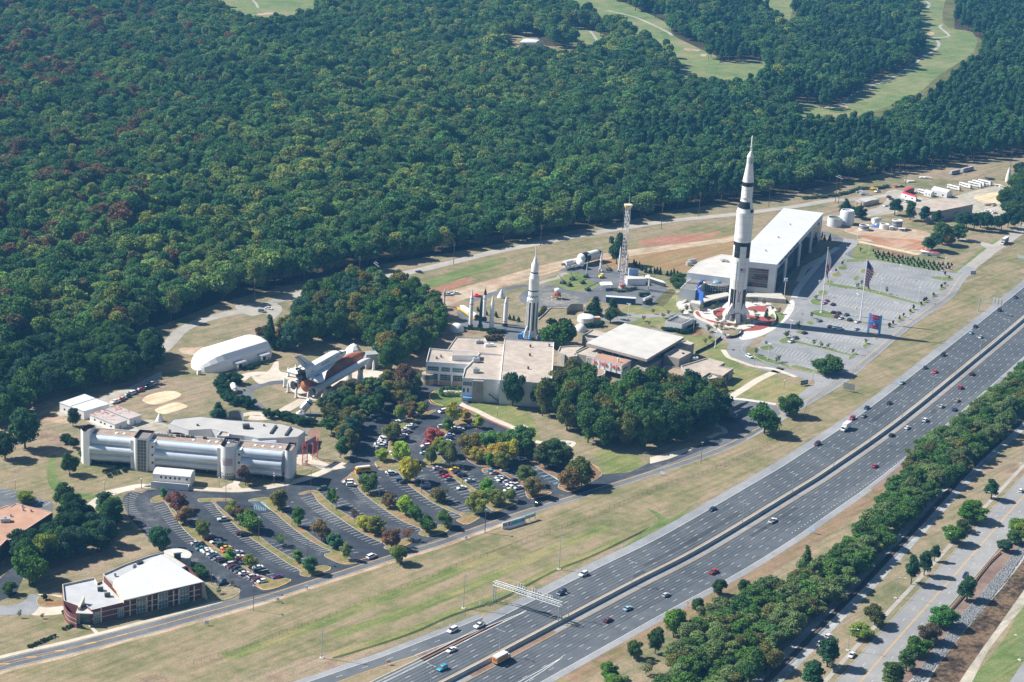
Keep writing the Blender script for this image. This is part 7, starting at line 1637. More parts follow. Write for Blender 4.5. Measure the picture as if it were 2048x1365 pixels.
# trucks and buses
def truck(v,p,lab,boxcol,cabcol,Lb,Hb,cat='truck',name='box_truck',ang=None,stripe=None,z=.045,cabl=2.0):
 c=W(v,p); i=min(range(len(BAR)-1),key=lambda k:(BAR[k]-c).length); t=BAR[i+1]-BAR[i]
 sd=t.x*(c.y-BAR[i].y)-t.y*(c.x-BAR[i].x); a=ang if ang is not None else AT(t)+(math.pi if sd>0 else 0)
 r_=thing(name,lab,cat,(c.x,c.y,z),None,a); Lt=Lb+cabl+.3
 part('cargo_box',BOX((-cabl/2-.15,0,.95+Hb/2),(Lb,2.5,Hb)).mesh('cargo_box',boxcol),r_); part('roof',BOX((-cabl/2-.15,0,.98+Hb),(Lb+.04,2.54,.08)).mesh('roof',roof_white),r_)
 part('chassis',BOX((0,0,.7),(Lt-.4,1.6,.4)).mesh('chassis',dkgrey),r_)
 mb=MB(); xf=Lt/2; x0_=xf-cabl; loft(mb,[[(x0_,-1.1,.6),(x0_,1.1,.6),(x0_,1.1,2.5),(x0_,-1.1,2.5)],[(x0_+cabl*.5,-1.1,.55),(x0_+cabl*.5,1.1,.55),(x0_+cabl*.5,1.05,2.45),(x0_+cabl*.5,-1.05,2.45)],[(xf-.45,-1.1,.5),(xf-.45,1.1,.5),(xf-.45,1.05,1.5),(xf-.45,-1.05,1.5)],[(xf,-1.0,.5),(xf,1.0,.5),(xf,.95,1.25),(xf,-.95,1.25)]])
 part('cab',mb.mesh('cab',cabcol),r_)
 g=MB().add([(x0_+cabl*.5+.03,-.95,2.4),(x0_+cabl*.5+.03,.95,2.4),(xf-.43,.95,1.56),(xf-.43,-.95,1.56)],[(0,3,2,1),(0,1,2,3)]); part('windscreen',g.mesh('windscreen',carglass),r_)
 wm=LTH([(.48,-.15),(.48,.15)],(0,0,0),12,axis=(0,1,0)).mesh('wheel',tyre_m)
 for x in (-Lt/2+1.2,-Lt/2+2.3,Lt/2-1.0):
  for y in (-1.05,1.05):part('wheel',wm,r_,(x,y,.48))
 if stripe:
  for (dx,dz,lx,lz,m_,sd_) in stripe:part('livery',BOX((-cabl/2-.15+dx,sd_*1.27,.95+dz),(lx,.05,lz)).mesh('livery',m_),r_)
 return r_
truck('K',(1070,438),'white box truck on the near carriageway outer lane',white,white,6.4,2.7)
og=truck('L',(888,800),'box truck with orange lettered side on the far carriageway',white_dirty,white_dirty,6.6,2.6,stripe=[(0,1.2,6.2,1.9,M('livery_orange',(.62,.26,.05)),1),(1.3,1.3,1.6,1.2,M('livery_yellow',(.75,.55,.08)),1),(0,1.2,6.2,1.9,M('livery_orange',(.62,.26,.05)),-1)])
part('livery',BOX((-4.5,0,2.2),(.05,2.2,2.0)).mesh('livery',M('livery_orange',(.62,.26,.05))),og)
lt=text_on('W',(0,0,0),(0,-1,0),(0,0,1),2.0,M('livery_red',(.35,.05,.03)),None,'lettering',.03); lt.parent=og; lt.location=(-4.56,0,2.2)
rd=W('J',(1740,1010))-W('J',(1830,950)); truck('J',(1858,945),'old box trailer truck with tan roof on the gravel road',M('trailer_brown',(.30,.24,.20)),white_dirty,9.5,3.2,'truck','trailer_truck',AT(rd))
def bus(v,p,q,lab,col,roofm,name='bus',L=10.5,cat='bus',z=.05):
 c,e=W(v,p),W(v,q); a=math.atan2(e.y-c.y,e.x-c.x); r_=thing(name,lab,cat,(c.x,c.y,z),None,a)
 mb=MB(); k=[(-L/2,.5,2.9),(-L/2+.2,.45,3.05),(L/2-.7,.45,3.05),(L/2,.5,2.4)]
 loft(mb,[[(x,-1.25,zb),(x,1.25,zb),(x,1.2,zt-.35),(x,.8,zt),(x,-.8,zt),(x,-1.2,zt-.35)] for x,zb,zt in k]); part('body',mb.mesh('body',col),r_)
 part('roof',BOX((-.2,0,3.07),(L-1.0,1.7,.08)).mesh('roof',roofm),r_)
 wm=BOX((0,0,0),(.9,.05,.7)).mesh('window',carglass)
 for i in range(int((L-2)/1.15)):
  for y in (-1.24,1.24):part('window',wm,r_,(-L/2+1.1+i*1.15,y,2.1))
 part('windscreen',BOX((L/2-.1,0,2.0),(.3,2.0,.9)).mesh('windscreen',carglass),r_)
 wh_=LTH([(.48,-.14),(.48,.14)],(0,0,0),12,axis=(0,1,0)).mesh('wheel',tyre_m)
 for x in (-L/2+2,L/2-2):
  for y in (-1.15,1.15):part('wheel',wh_,r_,(x,y,.48))
 return r_
sbus=bus('1',(178,572),(120,578),'yellow school bus with white roof at the car park entrance',M('bus_yellow',(.72,.36,.02),.4,.06,.3),roof_white,'school_bus',7.4)
for p,q,lab in (((1400,452),(1470,470),'white bus next to the tall white tent'),((1505,432),(1565,450),'second white bus from the tall white tent'),((1590,425),(1655,440),'white bus in the middle of yard line'),((1625,412),(1690,430),'white bus second from far end of the line'),((1680,405),(1745,420),'white bus at the far end of the line')):bus('J',p,q,lab,white,roof_white,'bus',11.5)
bus('J',(1120,492),(1170,505),'white camper trailer beside the white tents',white,roof_white,'trailer',9,'trailer')
bus('J',(1405,310),(1440,302),'grey trailer in shade along the woods edge',M('trailer_grey',(.35,.38,.40)),roof_grey,'trailer',12,'trailer'); bus('J',(1520,285),(1575,272),'long grey trailer in the shade further along woods',M('trailer_grey',(.35,.38,.40)),roof_grey,'trailer',16,'trailer')
c=W('F',(1525,440)); r_=thing('golf_cart','small red golf cart with white canopy beside the fence','golf cart',c); BOX(c+U(.6),(2.4,1.2,.6),.4).build('body',M('cart_red',(.40,.06,.10)),r_); BOX(c+U(1.9),(2.0,1.3,.1),.4).build('canopy',white,r_)
mb_=MB()
for x in (-.8,.8):
 for y in (-.5,.5):mb_.tube(c+Vector((x,y,.8)),c+Vector((x,y,1.9)),.04,n=5)
mb_.build('frame',dkgrey,r_)
# junk by the woods
for x,y,cc,lab in ((470,470,grey,'stack of grey sheet metal by the woods edge'),(540,480,grey,'long grey pallet stack near the mobile office'),(590,500,M('junk_grey',(.33,.35,.36)),'grey pipe rack at the end of stacks'),(655,455,yellow_p,'yellow barrier parts lying by the woods'),(80,530,M('junk_blue',(.10,.22,.32)),'blue container in the tall weeds'),(1000,385,offwhite,'pale machinery under the power pole'),(1150,355,white,'white box beneath the woods'),(1730,360,M('junk_dark',(.14,.13,.12)),'dark scrap heap at the yard end'),(1800,425,white,'white cabinet at the yard end'),(1480,690,white,'white open crate behind warehouse'),(1720,660,offwhite,'pale machine parts by warehouse corner'),(1730,600,M('junk_tan',(.42,.34,.26)),'tan timber pile beside warehouse')):
 c=W('J',(x,y)); r_=thing('scrap_stack',lab,'scrap',c,'scrap along the storage yard')
 for k in range(4):BOX(c+Vector((rng.uniform(-3,3),rng.uniform(-2,2),.5+.3*k)),(rng.uniform(2,6),rng.uniform(1,2.4),rng.uniform(.3,1.0)),rng.uniform(-.4,.4)).build('piece',cc,r_)
# POLES, MASTS AND SIGNS
def pole_proto(kind):
 r_=thing('street_lamp','lamp','street lamp',(0,0,-500))
 if kind=='median':
  part('post',MB().tube((0,0,0),(0,0,10.6),.17,.10,8).mesh('post',galv),r_); part('arm',MB().tube((-1.5,0,10.7),(1.5,0,10.7),.07,n=6).mesh('arm',galv),r_)
  for x in (-1.7,1.7):part('lamp_head',BOX((x,0,10.75),(.9,.4,.22)).mesh('lamp_head',galv),r_)
  part('base',BOX((0,0,.3),(.7,.7,.6)).mesh('base',concrete_l),r_)
 elif kind=='mast':
  part('post',MB().tube((0,0,0),(0,0,15.0),.2,.11,8).mesh('post',galv),r_); part('lamp_head',BOX((.5,0,15.0),(1.2,.4,.22)).mesh('lamp_head',galv),r_); part('base',BOX((0,0,.1),(1.6,1.6,.3)).mesh('base',concrete_l),r_)
 elif kind=='lot':
  part('post',MB().tube((0,0,0),(0,0,10.8),.13,.10,8).mesh('post',M('bronze_pole',(.16,.13,.11),.6)),r_); part('lamp_head',BOX((0,0,10.9),(1.1,.5,.3)).mesh('lamp_head',galv),r_)
 elif kind=='double':
  part('post',MB().tube((0,0,0),(0,0,9.6),.14,.10,8).mesh('post',white),r_)
  for x in (-.8,.8):part('lamp_head',BOX((x,0,9.7),(1.1,.5,.22)).mesh('lamp_head',offwhite),r_)
  part('base',LTH([(.4,0),(.4,.8)],(0,0,0),10).mesh('base',concrete_l),r_)
 elif kind=='arm':
  part('post',MB().tube((0,0,0),(0,0,9.5),.14,.09,8).mesh('post',galv),r_); part('arm',MB().path([U(9.4),Vector((1.2,0,9.9)),Vector((2.8,0,10.0))],.06).mesh('arm',galv),r_); part('lamp_head',BOX((3.1,0,9.95),(.9,.35,.2)).mesh('lamp_head',white),r_); part('base',BOX((0,0,.15),(1.4,1.4,.3)).mesh('base',concrete_l),r_)
 elif kind=='short':
  part('post',MB().tube((0,0,0),(0,0,4.6),.09,.07,6).mesh('post',M('bronze_pole',(.16,.13,.11))),r_); part('lamp_head',LTH([(.25,4.5),(.4,4.9),(.05,5.2)],(0,0,0),8).mesh('lamp_head',offwhite),r_)
 elif kind=='stadium':
  part('post',MB().tube((0,0,0),(0,0,11.5),.2,.14,8).mesh('post',white),r_)
  for k in range(4):part('lamp_head',BOX((-.6+1.2*(k % 2),0,11.0+1.1*(k // 2)),(.9,.6,.8)).mesh('lamp_head',white),r_)
 return r_
LP={k:pole_proto(k) for k in ('median','mast','lot','double','arm','short','stadium')}
def lamp(kind,v,p,lab,group,rz=0.0,sc=None):return dup(LP[kind],W(v,p),rz,lab,group,sc)
med=[('L',(885,757)),('L',(1283,548)),('L',(1652,350)),('M',(984,172)),('K',(771,802)),('K',(998,656)),('K',(1194,517)),('K',(1364,378)),('K',(1511,252)),('K',(1648,147)),('I',(1695,975)),('I',(1860,840)),('I',(2013,706)),('L',(450,975))]
for k,(v,p) in enumerate(sorted(med,key=lambda q:W(*q).x)):
 c=W(v,p); i=min(range(len(BAR)),key=lambda j:(BAR[j]-c).length); t=BAR[min(i+1,len(BAR)-1)]-BAR[i-1]
 dup(LP['median'],(BAR[i].x,BAR[i].y,.2),AT(t)+PI/2,f'twin armed lamp on the motorway median, {ORD[k]} from the near end','lamps along the motorway median')
for v,p,lab in (('L',(663,490),'tall thin lamp mast on the verge left of sign gantry'),('L',(1222,262),'tall thin lamp mast on the verge beyond sign gantry'),('D',(524,1210),'tall thin lamp mast on the lower left grass')):lamp('mast',v,p,lab,'lamp masts on the motorway verge')
for k,(v,p) in enumerate([('D',(85,905)),('1',(1142,1047)),('1',(308,790)),('1',(640,735)),('1',(962,660)),('7',(1270,690)),('7',(868,1065)),('7',(1225,1190)),('7',(1685,880)),('7',(1930,440)),('7',(988,370)),('7',(1712,275)),('D',(1572,405)),('K',(278,622)),('7',(155,470)),('D',(120,455)),('7',(1552,560)),('D',(85,780))]):
 lamp('lot',v,p,['brown lamp post on the verge across from the brick building','brown lamp post beside the billboard','brown lamp post on the island below the school bus','brown lamp post by the silver cars','brown lamp post beside the yellow car','brown lamp post on the island with maroon car','brown lamp post near brick building corner','brown lamp post by the road end of brick building','brown lamp post at the lower end of an empty row','brown lamp post right of the small green tree','brown lamp post at the top of second island','brown lamp post at the head of third island','brown lamp post opposite the last mulch island','brown lamp post on the verge below the grove','brown lamp post on the far left bays','brown lamp post at the island middle by dark cars','brown lamp post on the island beside orange mulch','brown lamp post by the entry apron near white cars'][k],'lamp posts of the left car parks',rng.uniform(0,3))
for k,(v,p) in enumerate(sorted([('I',(840,178)),('I',(1178,310)),('I',(1470,370)),('I',(1145,425)),('I',(1006,530)),('I',(1280,592)),('I',(1445,470)),('I',(833,640)),('I',(1108,705)),('I',(755,960)),('I',(200,1005)),('I',(925,250)),('I',(560,545)),('I',(640,480)),('I',(765,300)),('I',(438,785)),('I',(358,835)),('H',(145,1250)),('H',(280,1355)),('H',(330,1270)),('F',(618,280)),('R',(920,1360)),('R',(1430,1230)),('F',(1408,525))],key=lambda q:Z(*q)[0])):
 lamp('double',v,p,f'white twin headed lamp post, {ordinal(k + 1)} from the left of those round plaza and car park','twin headed white lamp posts',rng.uniform(0,3))
lamp('stadium','H',(708,1040),'white floodlight mast at corner of the exhibition hall','floodlight masts'); lamp('stadium','H',(38,1105),'white floodlight mast left of the exhibition hall wing','floodlight masts',0,.8)
for v,p,lab in (('N',(228,945),'arm lamp by the middle of the boulevard verge'),('N',(452,715),'arm lamp beside the two round trees'),('N',(650,505),'arm lamp behind the dark verge tree'),('N',(858,270),'arm lamp at the upper right picture edge'),('M',(1690,1030),'arm lamp beside the parked white car'),('N',(850,1255),'arm lamp on the bright grass across the creek')):lamp('arm',v,p,lab,'arm lamps along the boulevard',-.35 if v != 'N' or p[0] != 850 else 2.5)
for k,(v,p) in enumerate(sorted([('A',(120,1330)),('A',(815,1345)),('A',(1105,1320)),('i',(1325,1195)),('i',(460,1225)),('C',(265,1275)),('h',(1045,1350)),('I',(285,1105)),('I',(100,1050)),('I',(315,1215)),('I',(522,1155)),('E',(795,1250))],key=lambda q:Z(*q)[0])):lamp('short',v,p,f'short garden lamp post, {ordinal(k + 1)} from the left','short garden lamps')
# wooden power poles and wires along the woods
def power(v,p,top,lab,arms=2,hframe=False):
 c=W(v,p); h=tall(Z(v,p),Z(v,top)); r_=thing('power_pole',lab,'power pole',c,'power poles along the woods'); d=Vector((.9,.43,0)).normalized(); q=Vector((-d.y,d.x,0)); at=[]
 if hframe:
  for s_ in (-2.2,2.2):MB().tube(c+q*s_,c+q*s_+U(h),.22,.14,8).build('post',wood,r_)
  BOX(c+U(h-1.6),(9.5,.25,.3),AT(q)).box(c+U(h-.2),(5,.2,.25),AT(q)).build('crossarm',galv,r_); at=[c+q*s_+U(h-2.0) for s_ in (-4.2,0,4.2)]
 else:
  MB().tube(c,c+U(h),.2,.13,8).build('post',wood,r_)
  for k in range(arms):BOX(c+U(h-.9-1.5*k),(2.6,.16,.2),AT(q)).build('crossarm',wood,r_)
  at=[c+q*s_+U(h-.7-1.5*k) for k in range(arms) for s_ in (-1.2,1.2)]
 for a in at:MB().tube(a,a+U(.3),.07,n=5).build('insulator',grey,r_)
 return at
PP=[power('0',(43,660),(45,635),'power pole at the far left edge of woods'),power('Q',(613,470),(616,340),'power pole beside the dark forest corner'),power('Q',(1224,350),(1227,212),'power pole behind the tree clump'),power('Q',(1776,260),(1779,128),'power pole by the service road bend'),power('R',(5,590),(10,370),'power pole beside the grass bank'),power('R',(866,412),(878,180),'power pole seen behind the lattice tower'),power('H',(178,540),(190,385),'power pole left of the moon rocket'),power('H',(612,480),(620,348),'power pole right of the moon rocket'),power('J',(958,420),(968,270),'power pole over the red roofed hut'),power('J',(1508,330),(1520,150),'power pole in front of the far woods'),power('J',(1915,250),(1930,75),'power pole at the far right woods')]
H3=[power('R',(1272,408),(1283,135),'pale H frame power poles beside the service road',2,False),power('k',(578,530),(600,90),'tall brown H frame power poles beside mobile office',2,True),power('0',(98,678),(98,650),'H frame crossarm above the left grove',2,True),power('0',(752,560),(752,525),'H frame crossarm above tree clump',2,True)]
wmb=MB()
def wire(a,b,sag=1.2):
 P=[a.lerp(b,t/10)-Vector((0,0,sag*4*(t/10)*(1-t/10))) for t in range(11)]
 for p,q in zip(P,P[1:]):wmb.tube(p,q,.035,n=3,cap=False)
for A_,B_ in zip(PP,PP[1:]):
 for a,b_ in zip(A_[:4],B_[:4]):wire(a,b_)
tag(wmb.build('power_lines',dkgrey),'thin sagging power lines strung between the poles along the woods','power line')
# flagpoles
def cloth(c,wd,ht,cols,waves=3.0,amp=.5,d=Vector((1,0,0))):
 q=Vector((-d.y,d.x,0)); nx,nz=10,len(cols[0]); out={}
 def P(i,j):
  u_=i/nx; s_=j/nz
  x=wd*u_*(.40+.10*math.sin(7*s_)); y=amp*math.sin(u_*waves*2*PI+2*s_)*(.3+u_)
  return c+d*x+q*y+U(-ht*s_-u_*ht*.30)
 for j in range(nz):
  for i in range(nx):
   m=cols[min(len(cols)-1,int(i/nx*len(cols)))][j]; mb=out.setdefault(m,MB()); mb.add([P(i,j),P(i,j+1),P(i+1,j+1),P(i+1,j)],[(0,1,2,3)])
 return out
FLM={'r':M('flag_red',(.45,.03,.10),.8),'w':M('flag_white',(.72,.70,.72),.8),'b':M('flag_blue',(.05,.09,.30),.8)}
c=W('I',(862,735)); fr_=thing('flagpole','tall white flagpole with large striped flag in the right car park','flagpole',c)
MB().tube(c,c+U(40.0),.45,.16,10).build('pole',white,fr_); MB().ball(c+U(40.4),.5,10,8).build('finial',M('gold',(.6,.42,.12),.3,metal=.8),fr_); LTH([(1.2,0),(.9,.6)],c,14).build('base',concrete_l,fr_)
for k_,m_ in cloth(c+Vector((.3,0,39.2)),9.0,15.5,['bbbbbb' +'wrwrwrwrwrwr','bbbbb' +'wrwrwrwrwrwrw','bbbb' +'rwrwrwrwrwrwrw','rwrwrwrwrwrwrwrwrw','wrwrwrwrwrwrwrwrwr']).items():m_.build('flag_cloth',FLM[k_],fr_)
c=W('I',(583,668)); fr2=thing('flagpole','tall white flagpole with white and red flag beside the hall','flagpole',c)
MB().tube(c,c+U(41.0),.42,.16,10).build('pole',white,fr2); MB().ball(c+U(41.3),.45,10,8).build('finial',M('gold',(.6,.42,.12)),fr2); LTH([(1.2,0),(.9,.6)],c,14).build('base',concrete_l,fr2)
for k_,m_ in cloth(c+Vector((.3,0,40.0)),5.0,16.0,['wwwwwwwwrrrwrrww','wwwwwwwrrrwrrrww','wwwwwwwwrrrwwrrw'],2.0,.35).items():m_.build('flag_cloth',FLM[k_],fr2)
# tall red and blue entrance sign
pL,pR=W('I',(918,812)),W('I',(998,832)); d=(pR-pL).normalized(); n_=Vector((d.y,-d.x,0)); r_=thing('entrance_sign','tall red and blue entrance sign on blue posts at car park edge','sign',pL); a_=AT(d); Ls=(pR-pL).length
for p in (pL,pR):BOX(p+U(6.2),(1.0,1.0,12.4),a_).build('post',M('sign_post_blue',(.10,.30,.58)),r_)
pan=BOX((pL+pR)/2+U(7.6),(Ls-1.0,.7,8.4),a_).build('panel',blue_p,r_)
BOX((pL+pR)/2+n_*.37+U(10.6),(Ls-1.1,.1,2.3),a_).build('red_band',M('sign_red',(.45,.05,.10)),pan); BOX((pL+pR)/2+n_*.37+U(4.5),(Ls-1.1,.1,2.0),a_).build('red_band',M('sign_red',(.45,.05,.10)),pan)
mid=(pL+pR)/2+n_*.42
for s_,z,sz in (('NOW OPEN',10.6,.75),('U.S. Space &',8.9,1.05),('Rocket Center',7.7,1.0),('space camp',4.5,.75)):text_on(s_,mid+U(z),d,(0,0,1),sz,white,r_,'lettering',.03,fit=(Ls-2.0) if sz>.9 else None)
LTH([(.7,0),(.7,.05)],mid+U(6.2),14,axis=n_).build('emblem',M('emblem_white',(.7,.75,.8)),pan)
# turquoise billboard on the verge
q0,q1,q2=W('b',(355,720)),W('b',(1000,530)),W('b',(1320,420)); r_=thing('billboard','turquoise and white V shaped billboard on the frontage road verge','billboard',q0); d=(q1-q0).normalized(); n_=Vector((d.y,-d.x,0)); L=(q1-q0).length; a_=AT(d)
top=tall(Z('b',(355,720)),Z('b',(345,545)))
bo=BOX((q0+q1)/2+U(.4+top/2),(L,.3,top-.4),a_).build('panel',M('billboard_cream',(.70,.70,.60)),r_)
BOX(q0+d*L*.68+n_*.17+U(top*.60),(L*.58,.06,top*.62),a_).build('turquoise_print',M('print_turquoise',(.13,.45,.50),.6,.3,.6),bo); BOX(q0+d*L*.94+n_*.21+U(top*.60),(L*.08,.06,top*.6),a_).build('dark_print',M('print_navy',(.10,.20,.30)),bo); BOX(q0+d*L*.30+n_*.19+U(top*.62),(L*.07,.06,top*.7),a_).build('red_print',M('print_maroon',(.35,.08,.12)),bo)
BOX(q0+d*L*.10+n_*.18+U(top*.55),(L*.18,.06,top*.8),a_).build('grey_print',M('print_grey',(.32,.30,.28),.6,.4,.8),bo)
pts=[q0+d*0.2+n_*.1,q0+d*L*.99+n_*.1,q0+d*L*.99+n_*1.2,q0+d*L*.3+n_*1.6]; MB().prism(pts,0,1.3).build('white_wedge',white,r_)
d2=(q2-q1).normalized(); L2=(q2-q1).length; z2=tall(Z('b',(1310,420)),Z('b',(1310,225)))
for t in (.08,.5,.98):MB().tube(q1+d2*L2*t,q1+d2*L2*t+U(z2),.1,n=6).build('post',dkgrey,r_)
BOX((q1+q2)/2+U(z2*.74),(L2,.2,z2*.48),AT(d2)).build('small_panel',M('print_sky',(.25,.58,.66),.6,.3,.8),r_); BOX((q1+q2)/2+n_*.13+U(z2*.56),(L2,.05,z2*.14),AT(d2)).build('pink_strip',M('print_pink',(.55,.25,.28)),r_)
# overhead sign gantry (seen from behind)
gL,gR=W('g',(90,735)),W('g',(1570,1225)); d=(gR-gL).normalized(); n_=Vector((d.y,-d.x,0)); L=(gR-gL).length; hz=7.8; r_=thing('sign_gantry','galvanised truss gantry carrying sign backs over the near carriageway','gantry',gL)
for p in (gL,gR):
 for s_ in (-.9,.9):MB().tube(p+n_*s_,p+n_*s_+U(hz),.18,n=8).build('post',galv,r_)
 mb_=MB()
 for k in range(4):mb_.tube(p-n_*.9+U(1.9*k),p+n_*.9+Vector((0,0,1.9*(k+1))),.07,n=5)
 mb_.build('post_brace',galv,r_)
mb_=MB()
for s_ in (-.8,.8):
 for z in (hz,hz+1.5):mb_.tube(gL+n_*s_+U(z)-d*.5,gR+n_*s_+U(z)+d*.5,.13,n=6)
K=22
for k in range(K):
 a,b_=gL+d*L*k/K,gL+d*L*(k+1)/K
 for s_ in (-.8,.8):mb_.tube(a+n_*s_+U(hz),b_+n_*s_+U(hz+1.5),.06,n=4,cap=False).tube(a+n_*s_+U(hz),a+n_*s_+U(hz+1.5),.06,n=4,cap=False)
 mb_.tube(a-n_*.8+U(hz+1.5),b_+n_*.8+U(hz+1.5),.06,n=4,cap=False)
mb_.build('truss',galv,r_)
for t0,t1,z0,z1 in ((.32,.395,hz-1.7,hz+3.6),(.395,.465,hz-1.7,hz+2.6),(.54,.62,hz-1.2,hz+3.2),(.62,.69,hz-.4,hz+2.6),(.765,.86,hz+.4,hz+2.6)):
 o=BOX(gL+d*L*(t0+t1)/2-n_*1.1+Vector((0,0,(z0+z1)/2)),(L*(t1-t0)-.1,.12,z1-z0),AT(d)).build('sign_panel',M('sign_back',(.58,.56,.50),.6),r_)
 BOX(gL+d*L*(t0*.7+t1*.3)-n_*.98+Vector((0,0,(z0+z1)/2)),(.25,.14,z1-z0),AT(d)).box(gL+d*L*(t0*.25+t1*.75)-n_*.98+Vector((0,0,(z0+z1)/2)),(.25,.14,z1-z0),AT(d)).build('stiffener',grey,o)
P=spline(W('g',[(-60,830),(40,770),(180,705),(340,630),(500,560)]),5); gr_=thing('guard_rail','short steel guard rail at the foot of the sign gantry','guard rail',P[0]); mb_=MB(); mp=MB()
for a,b_ in zip(P,P[1:]):
 e=b_-a; mb_.box((a+b_)/2+U(.65),(e.length+.05,.1,.32),AT(e)); mp.box(a+U(.35),(.14,.14,.7))
mb_.build('rail',galv,gr_); mp.build('post',wood,gr_)
# cantilever sign on the far right
p=W('I',(1712,655)); hC=tall(Z('I',(1712,655)),Z('I',(1722,560))); r_=thing('overhead_sign','cantilever road sign arm seen from behind on motorway verge','sign',p); d=W('I',(1860,600))-W('I',(1720,560)); d.z=0; dl=20; i=min(range(len(BAR)),key=lambda j:(BAR[j]-p).length); t=BAR[i+1]-BAR[i]; d=Vector((t.y,-t.x,0)).normalized()
MB().tube(p,p+U(hC),.35,.28,8).build('post',galv,r_); mb_=MB()
for z in (0,-1.2):mb_.tube(p+U(hC+z),p+d*14+U(hC+z),.14,n=6)
for k in range(10):mb_.tube(p+d*1.4*k+U(hC-1.2),p+d*1.4*(k+1)+U(hC),.07,n=4)
mb_.build('arm',galv,r_); o=BOX(p+d*11.5+U(hC),(6.5,.15,4.0),AT(d)).build('sign_panel',M('sign_back',(.58,.56,.50)),r_)
for k in (-2,0,2):BOX(p+d*(11.5+k)+U(hC),(.2,.4,4.0),AT(d)).build('stiffener',grey,o)
# ground mounted signs
def gsign(lab,v,p,w_,h_,z,col,ang=None,posts=2,col2=None,name='road_sign'):
 c=W(v,p); r_=thing(name,lab,'sign',c); i=min(range(len(BAR)),key=lambda j:(BAR[j]-c).length); t=BAR[min(i+1,len(BAR)-1)]-BAR[i-1]; a=ang if ang is not None else AT(t)-PI/2
 d=Vector((math.cos(a),math.sin(a),0)); o=BOX(c+U(z+h_/2),(w_,.14,h_),a).build('panel',col,r_)
 if col2:BOX(c+U(z+h_*.5) ,(w_*.8,.2,h_*.4),a).build('print',col2,o)
 for k in range(posts):BOX(c+d*(w_*(.35 if posts>1 else 0)*(2*k-1))+U(z/2+.05),(.16,.16,z+.1),a).build('post',galv,r_)
sb_m=M('sign_back_dark',(.20,.21,.20),.6)
gsign('back of a wide green road sign on the verge below the lawn','I',(780,1235),6.5,3.6,1.2,sb_m,None,3); gsign('dark blue gate sign on white posts by the gravel road','I',(1670,428),3.4,2.2,3.4,M('sign_slate',(.10,.16,.22)),.1,2,M('sign_pale',(.4,.48,.55)))
gsign('dark monument sign board at the lawn corner','I',(460,1190),5.0,2.6,.4,M('sign_dark_teal',(.05,.09,.11)),.55,2,M('sign_pale2',(.25,.32,.35)),'monument_sign'); gsign('light blue exit sign beside the far shoulder','M',(1447,230),2.6,1.8,1.6,M('sign_ltblue',(.36,.50,.72)),None)
gsign('small blue sign near the far shoulder, higher up','K',(1312,730),1.6,1.3,1.6,M('sign_ltblue',(.36,.50,.72)),None,1); gsign('small orange diamond sign by the far shoulder','M',(597,735),1.1,1.1,1.6,orange_p,None,1); gsign('small blue sign at upper far shoulder','I',(1875,1165),1.8,1.5,1.6,M('sign_ltblue',(.36,.50,.72)),None,1)
gsign('small white marker sign on the verge below the road bend','B',(1328,1000),1.5,1.6,.6,M('sign_white_blue',(.66,.70,.80)),.2); gsign('white marker sign on the verge beside lower islands','D',(243,845),1.2,1.1,.5,M('sign_white_blue',(.66,.70,.80)),.2); gsign('white marker sign near the end of third island','D',(427,768),1.2,1.1,.5,M('sign_white_blue',(.66,.70,.80)),.2); gsign('white marker sign left of the billboard','1',(993,1100),1.2,1.1,.5,M('sign_white_blue',(.66,.70,.80)),.2); gsign('white and red marker sign on the verge below the grove','K',(68,688),2.2,1.3,.5,white,-.4,2,None)
gsign('orange exit sign on the grass wedge by the ramp','L',(225,820),1.8,1.0,1.0,M('sign_orange',(.62,.36,.22)),.5); gsign('pale blue road sign at the right picture edge','I',(2015,300),5.0,1.8,2.5,M('sign_greyblue',(.45,.55,.58)),None); gsign('small post sign beside the verge light mast','L',(760,475),.9,1.3,.6,grey,None,1)
# fence along the motorway land: posts are parts, mesh panels between them
def fence(name,lab,pts,step,h,wmat=chainlink,pmat=dkgrey,rail=True,z=0.0):
 P=resample(spline(pts,6),step); r_=thing(name,lab,'fence',P[0]); pm=MB().tube((0,0,0),(0,0,h),.05,n=5).mesh('post',pmat)
 extra=MB()
 for i,p in enumerate(P):
  if i<300:part('post',pm,r_,p-P[0])
  else:extra.tube(p,p+U(h),.07,n=5)
 if extra.v:extra.build('post',pmat,r_,kind='stuff')
 mb=MB(); rl=MB()
 for a,b_ in zip(P,P[1:]):
  u_=U(h); mb.add([a,b_,b_+u_,a+u_],[(0,1,2,3)]); rl.tube(a+u_,b_+u_,.028,n=3,cap=False)
 mb.build('mesh_panel',wmat,r_); rl.build('top_rail',pmat,r_)
fence('chain_link_fence','long chain link fence on the grass between frontage road and motorway',W('D',[(-300,1250),(0,1160),(300,1050),(560,955),(800,855),(1000,780),(1240,690),(1480,590),(1670,530)])+W('1',[(1500,1100),(1760,1010),(2048,905)])+W('K',[(40,765),(300,680),(560,560),(800,430),(860,310)])+W('I',[(560,1270),(760,1120),(950,990),(1140,830),(1330,680),(1520,550),(1640,480),(1790,400)]),3.6,1.9)
fence('chain_link_fence','chain link fence beside the gravel road at upper right',W('I',[(1700,355),(1850,270),(1950,190),(2080,90)]),3.6,1.9)
fence('picket_fence','dark picket fence beside the path at the hall corner',W('F',[(1230,585),(1300,550),(1380,510),(1470,440)]),1.2,1.6,M('picket_dark',(.03,.03,.03)),dkgrey); fence('picket_fence','short dark picket fence by the rocket plaza bushes',W('F',[(1500,420),(1570,440),(1640,410),(1650,370)]),1.2,1.4,M('picket_dark',(.03,.03,.03)),dkgrey)
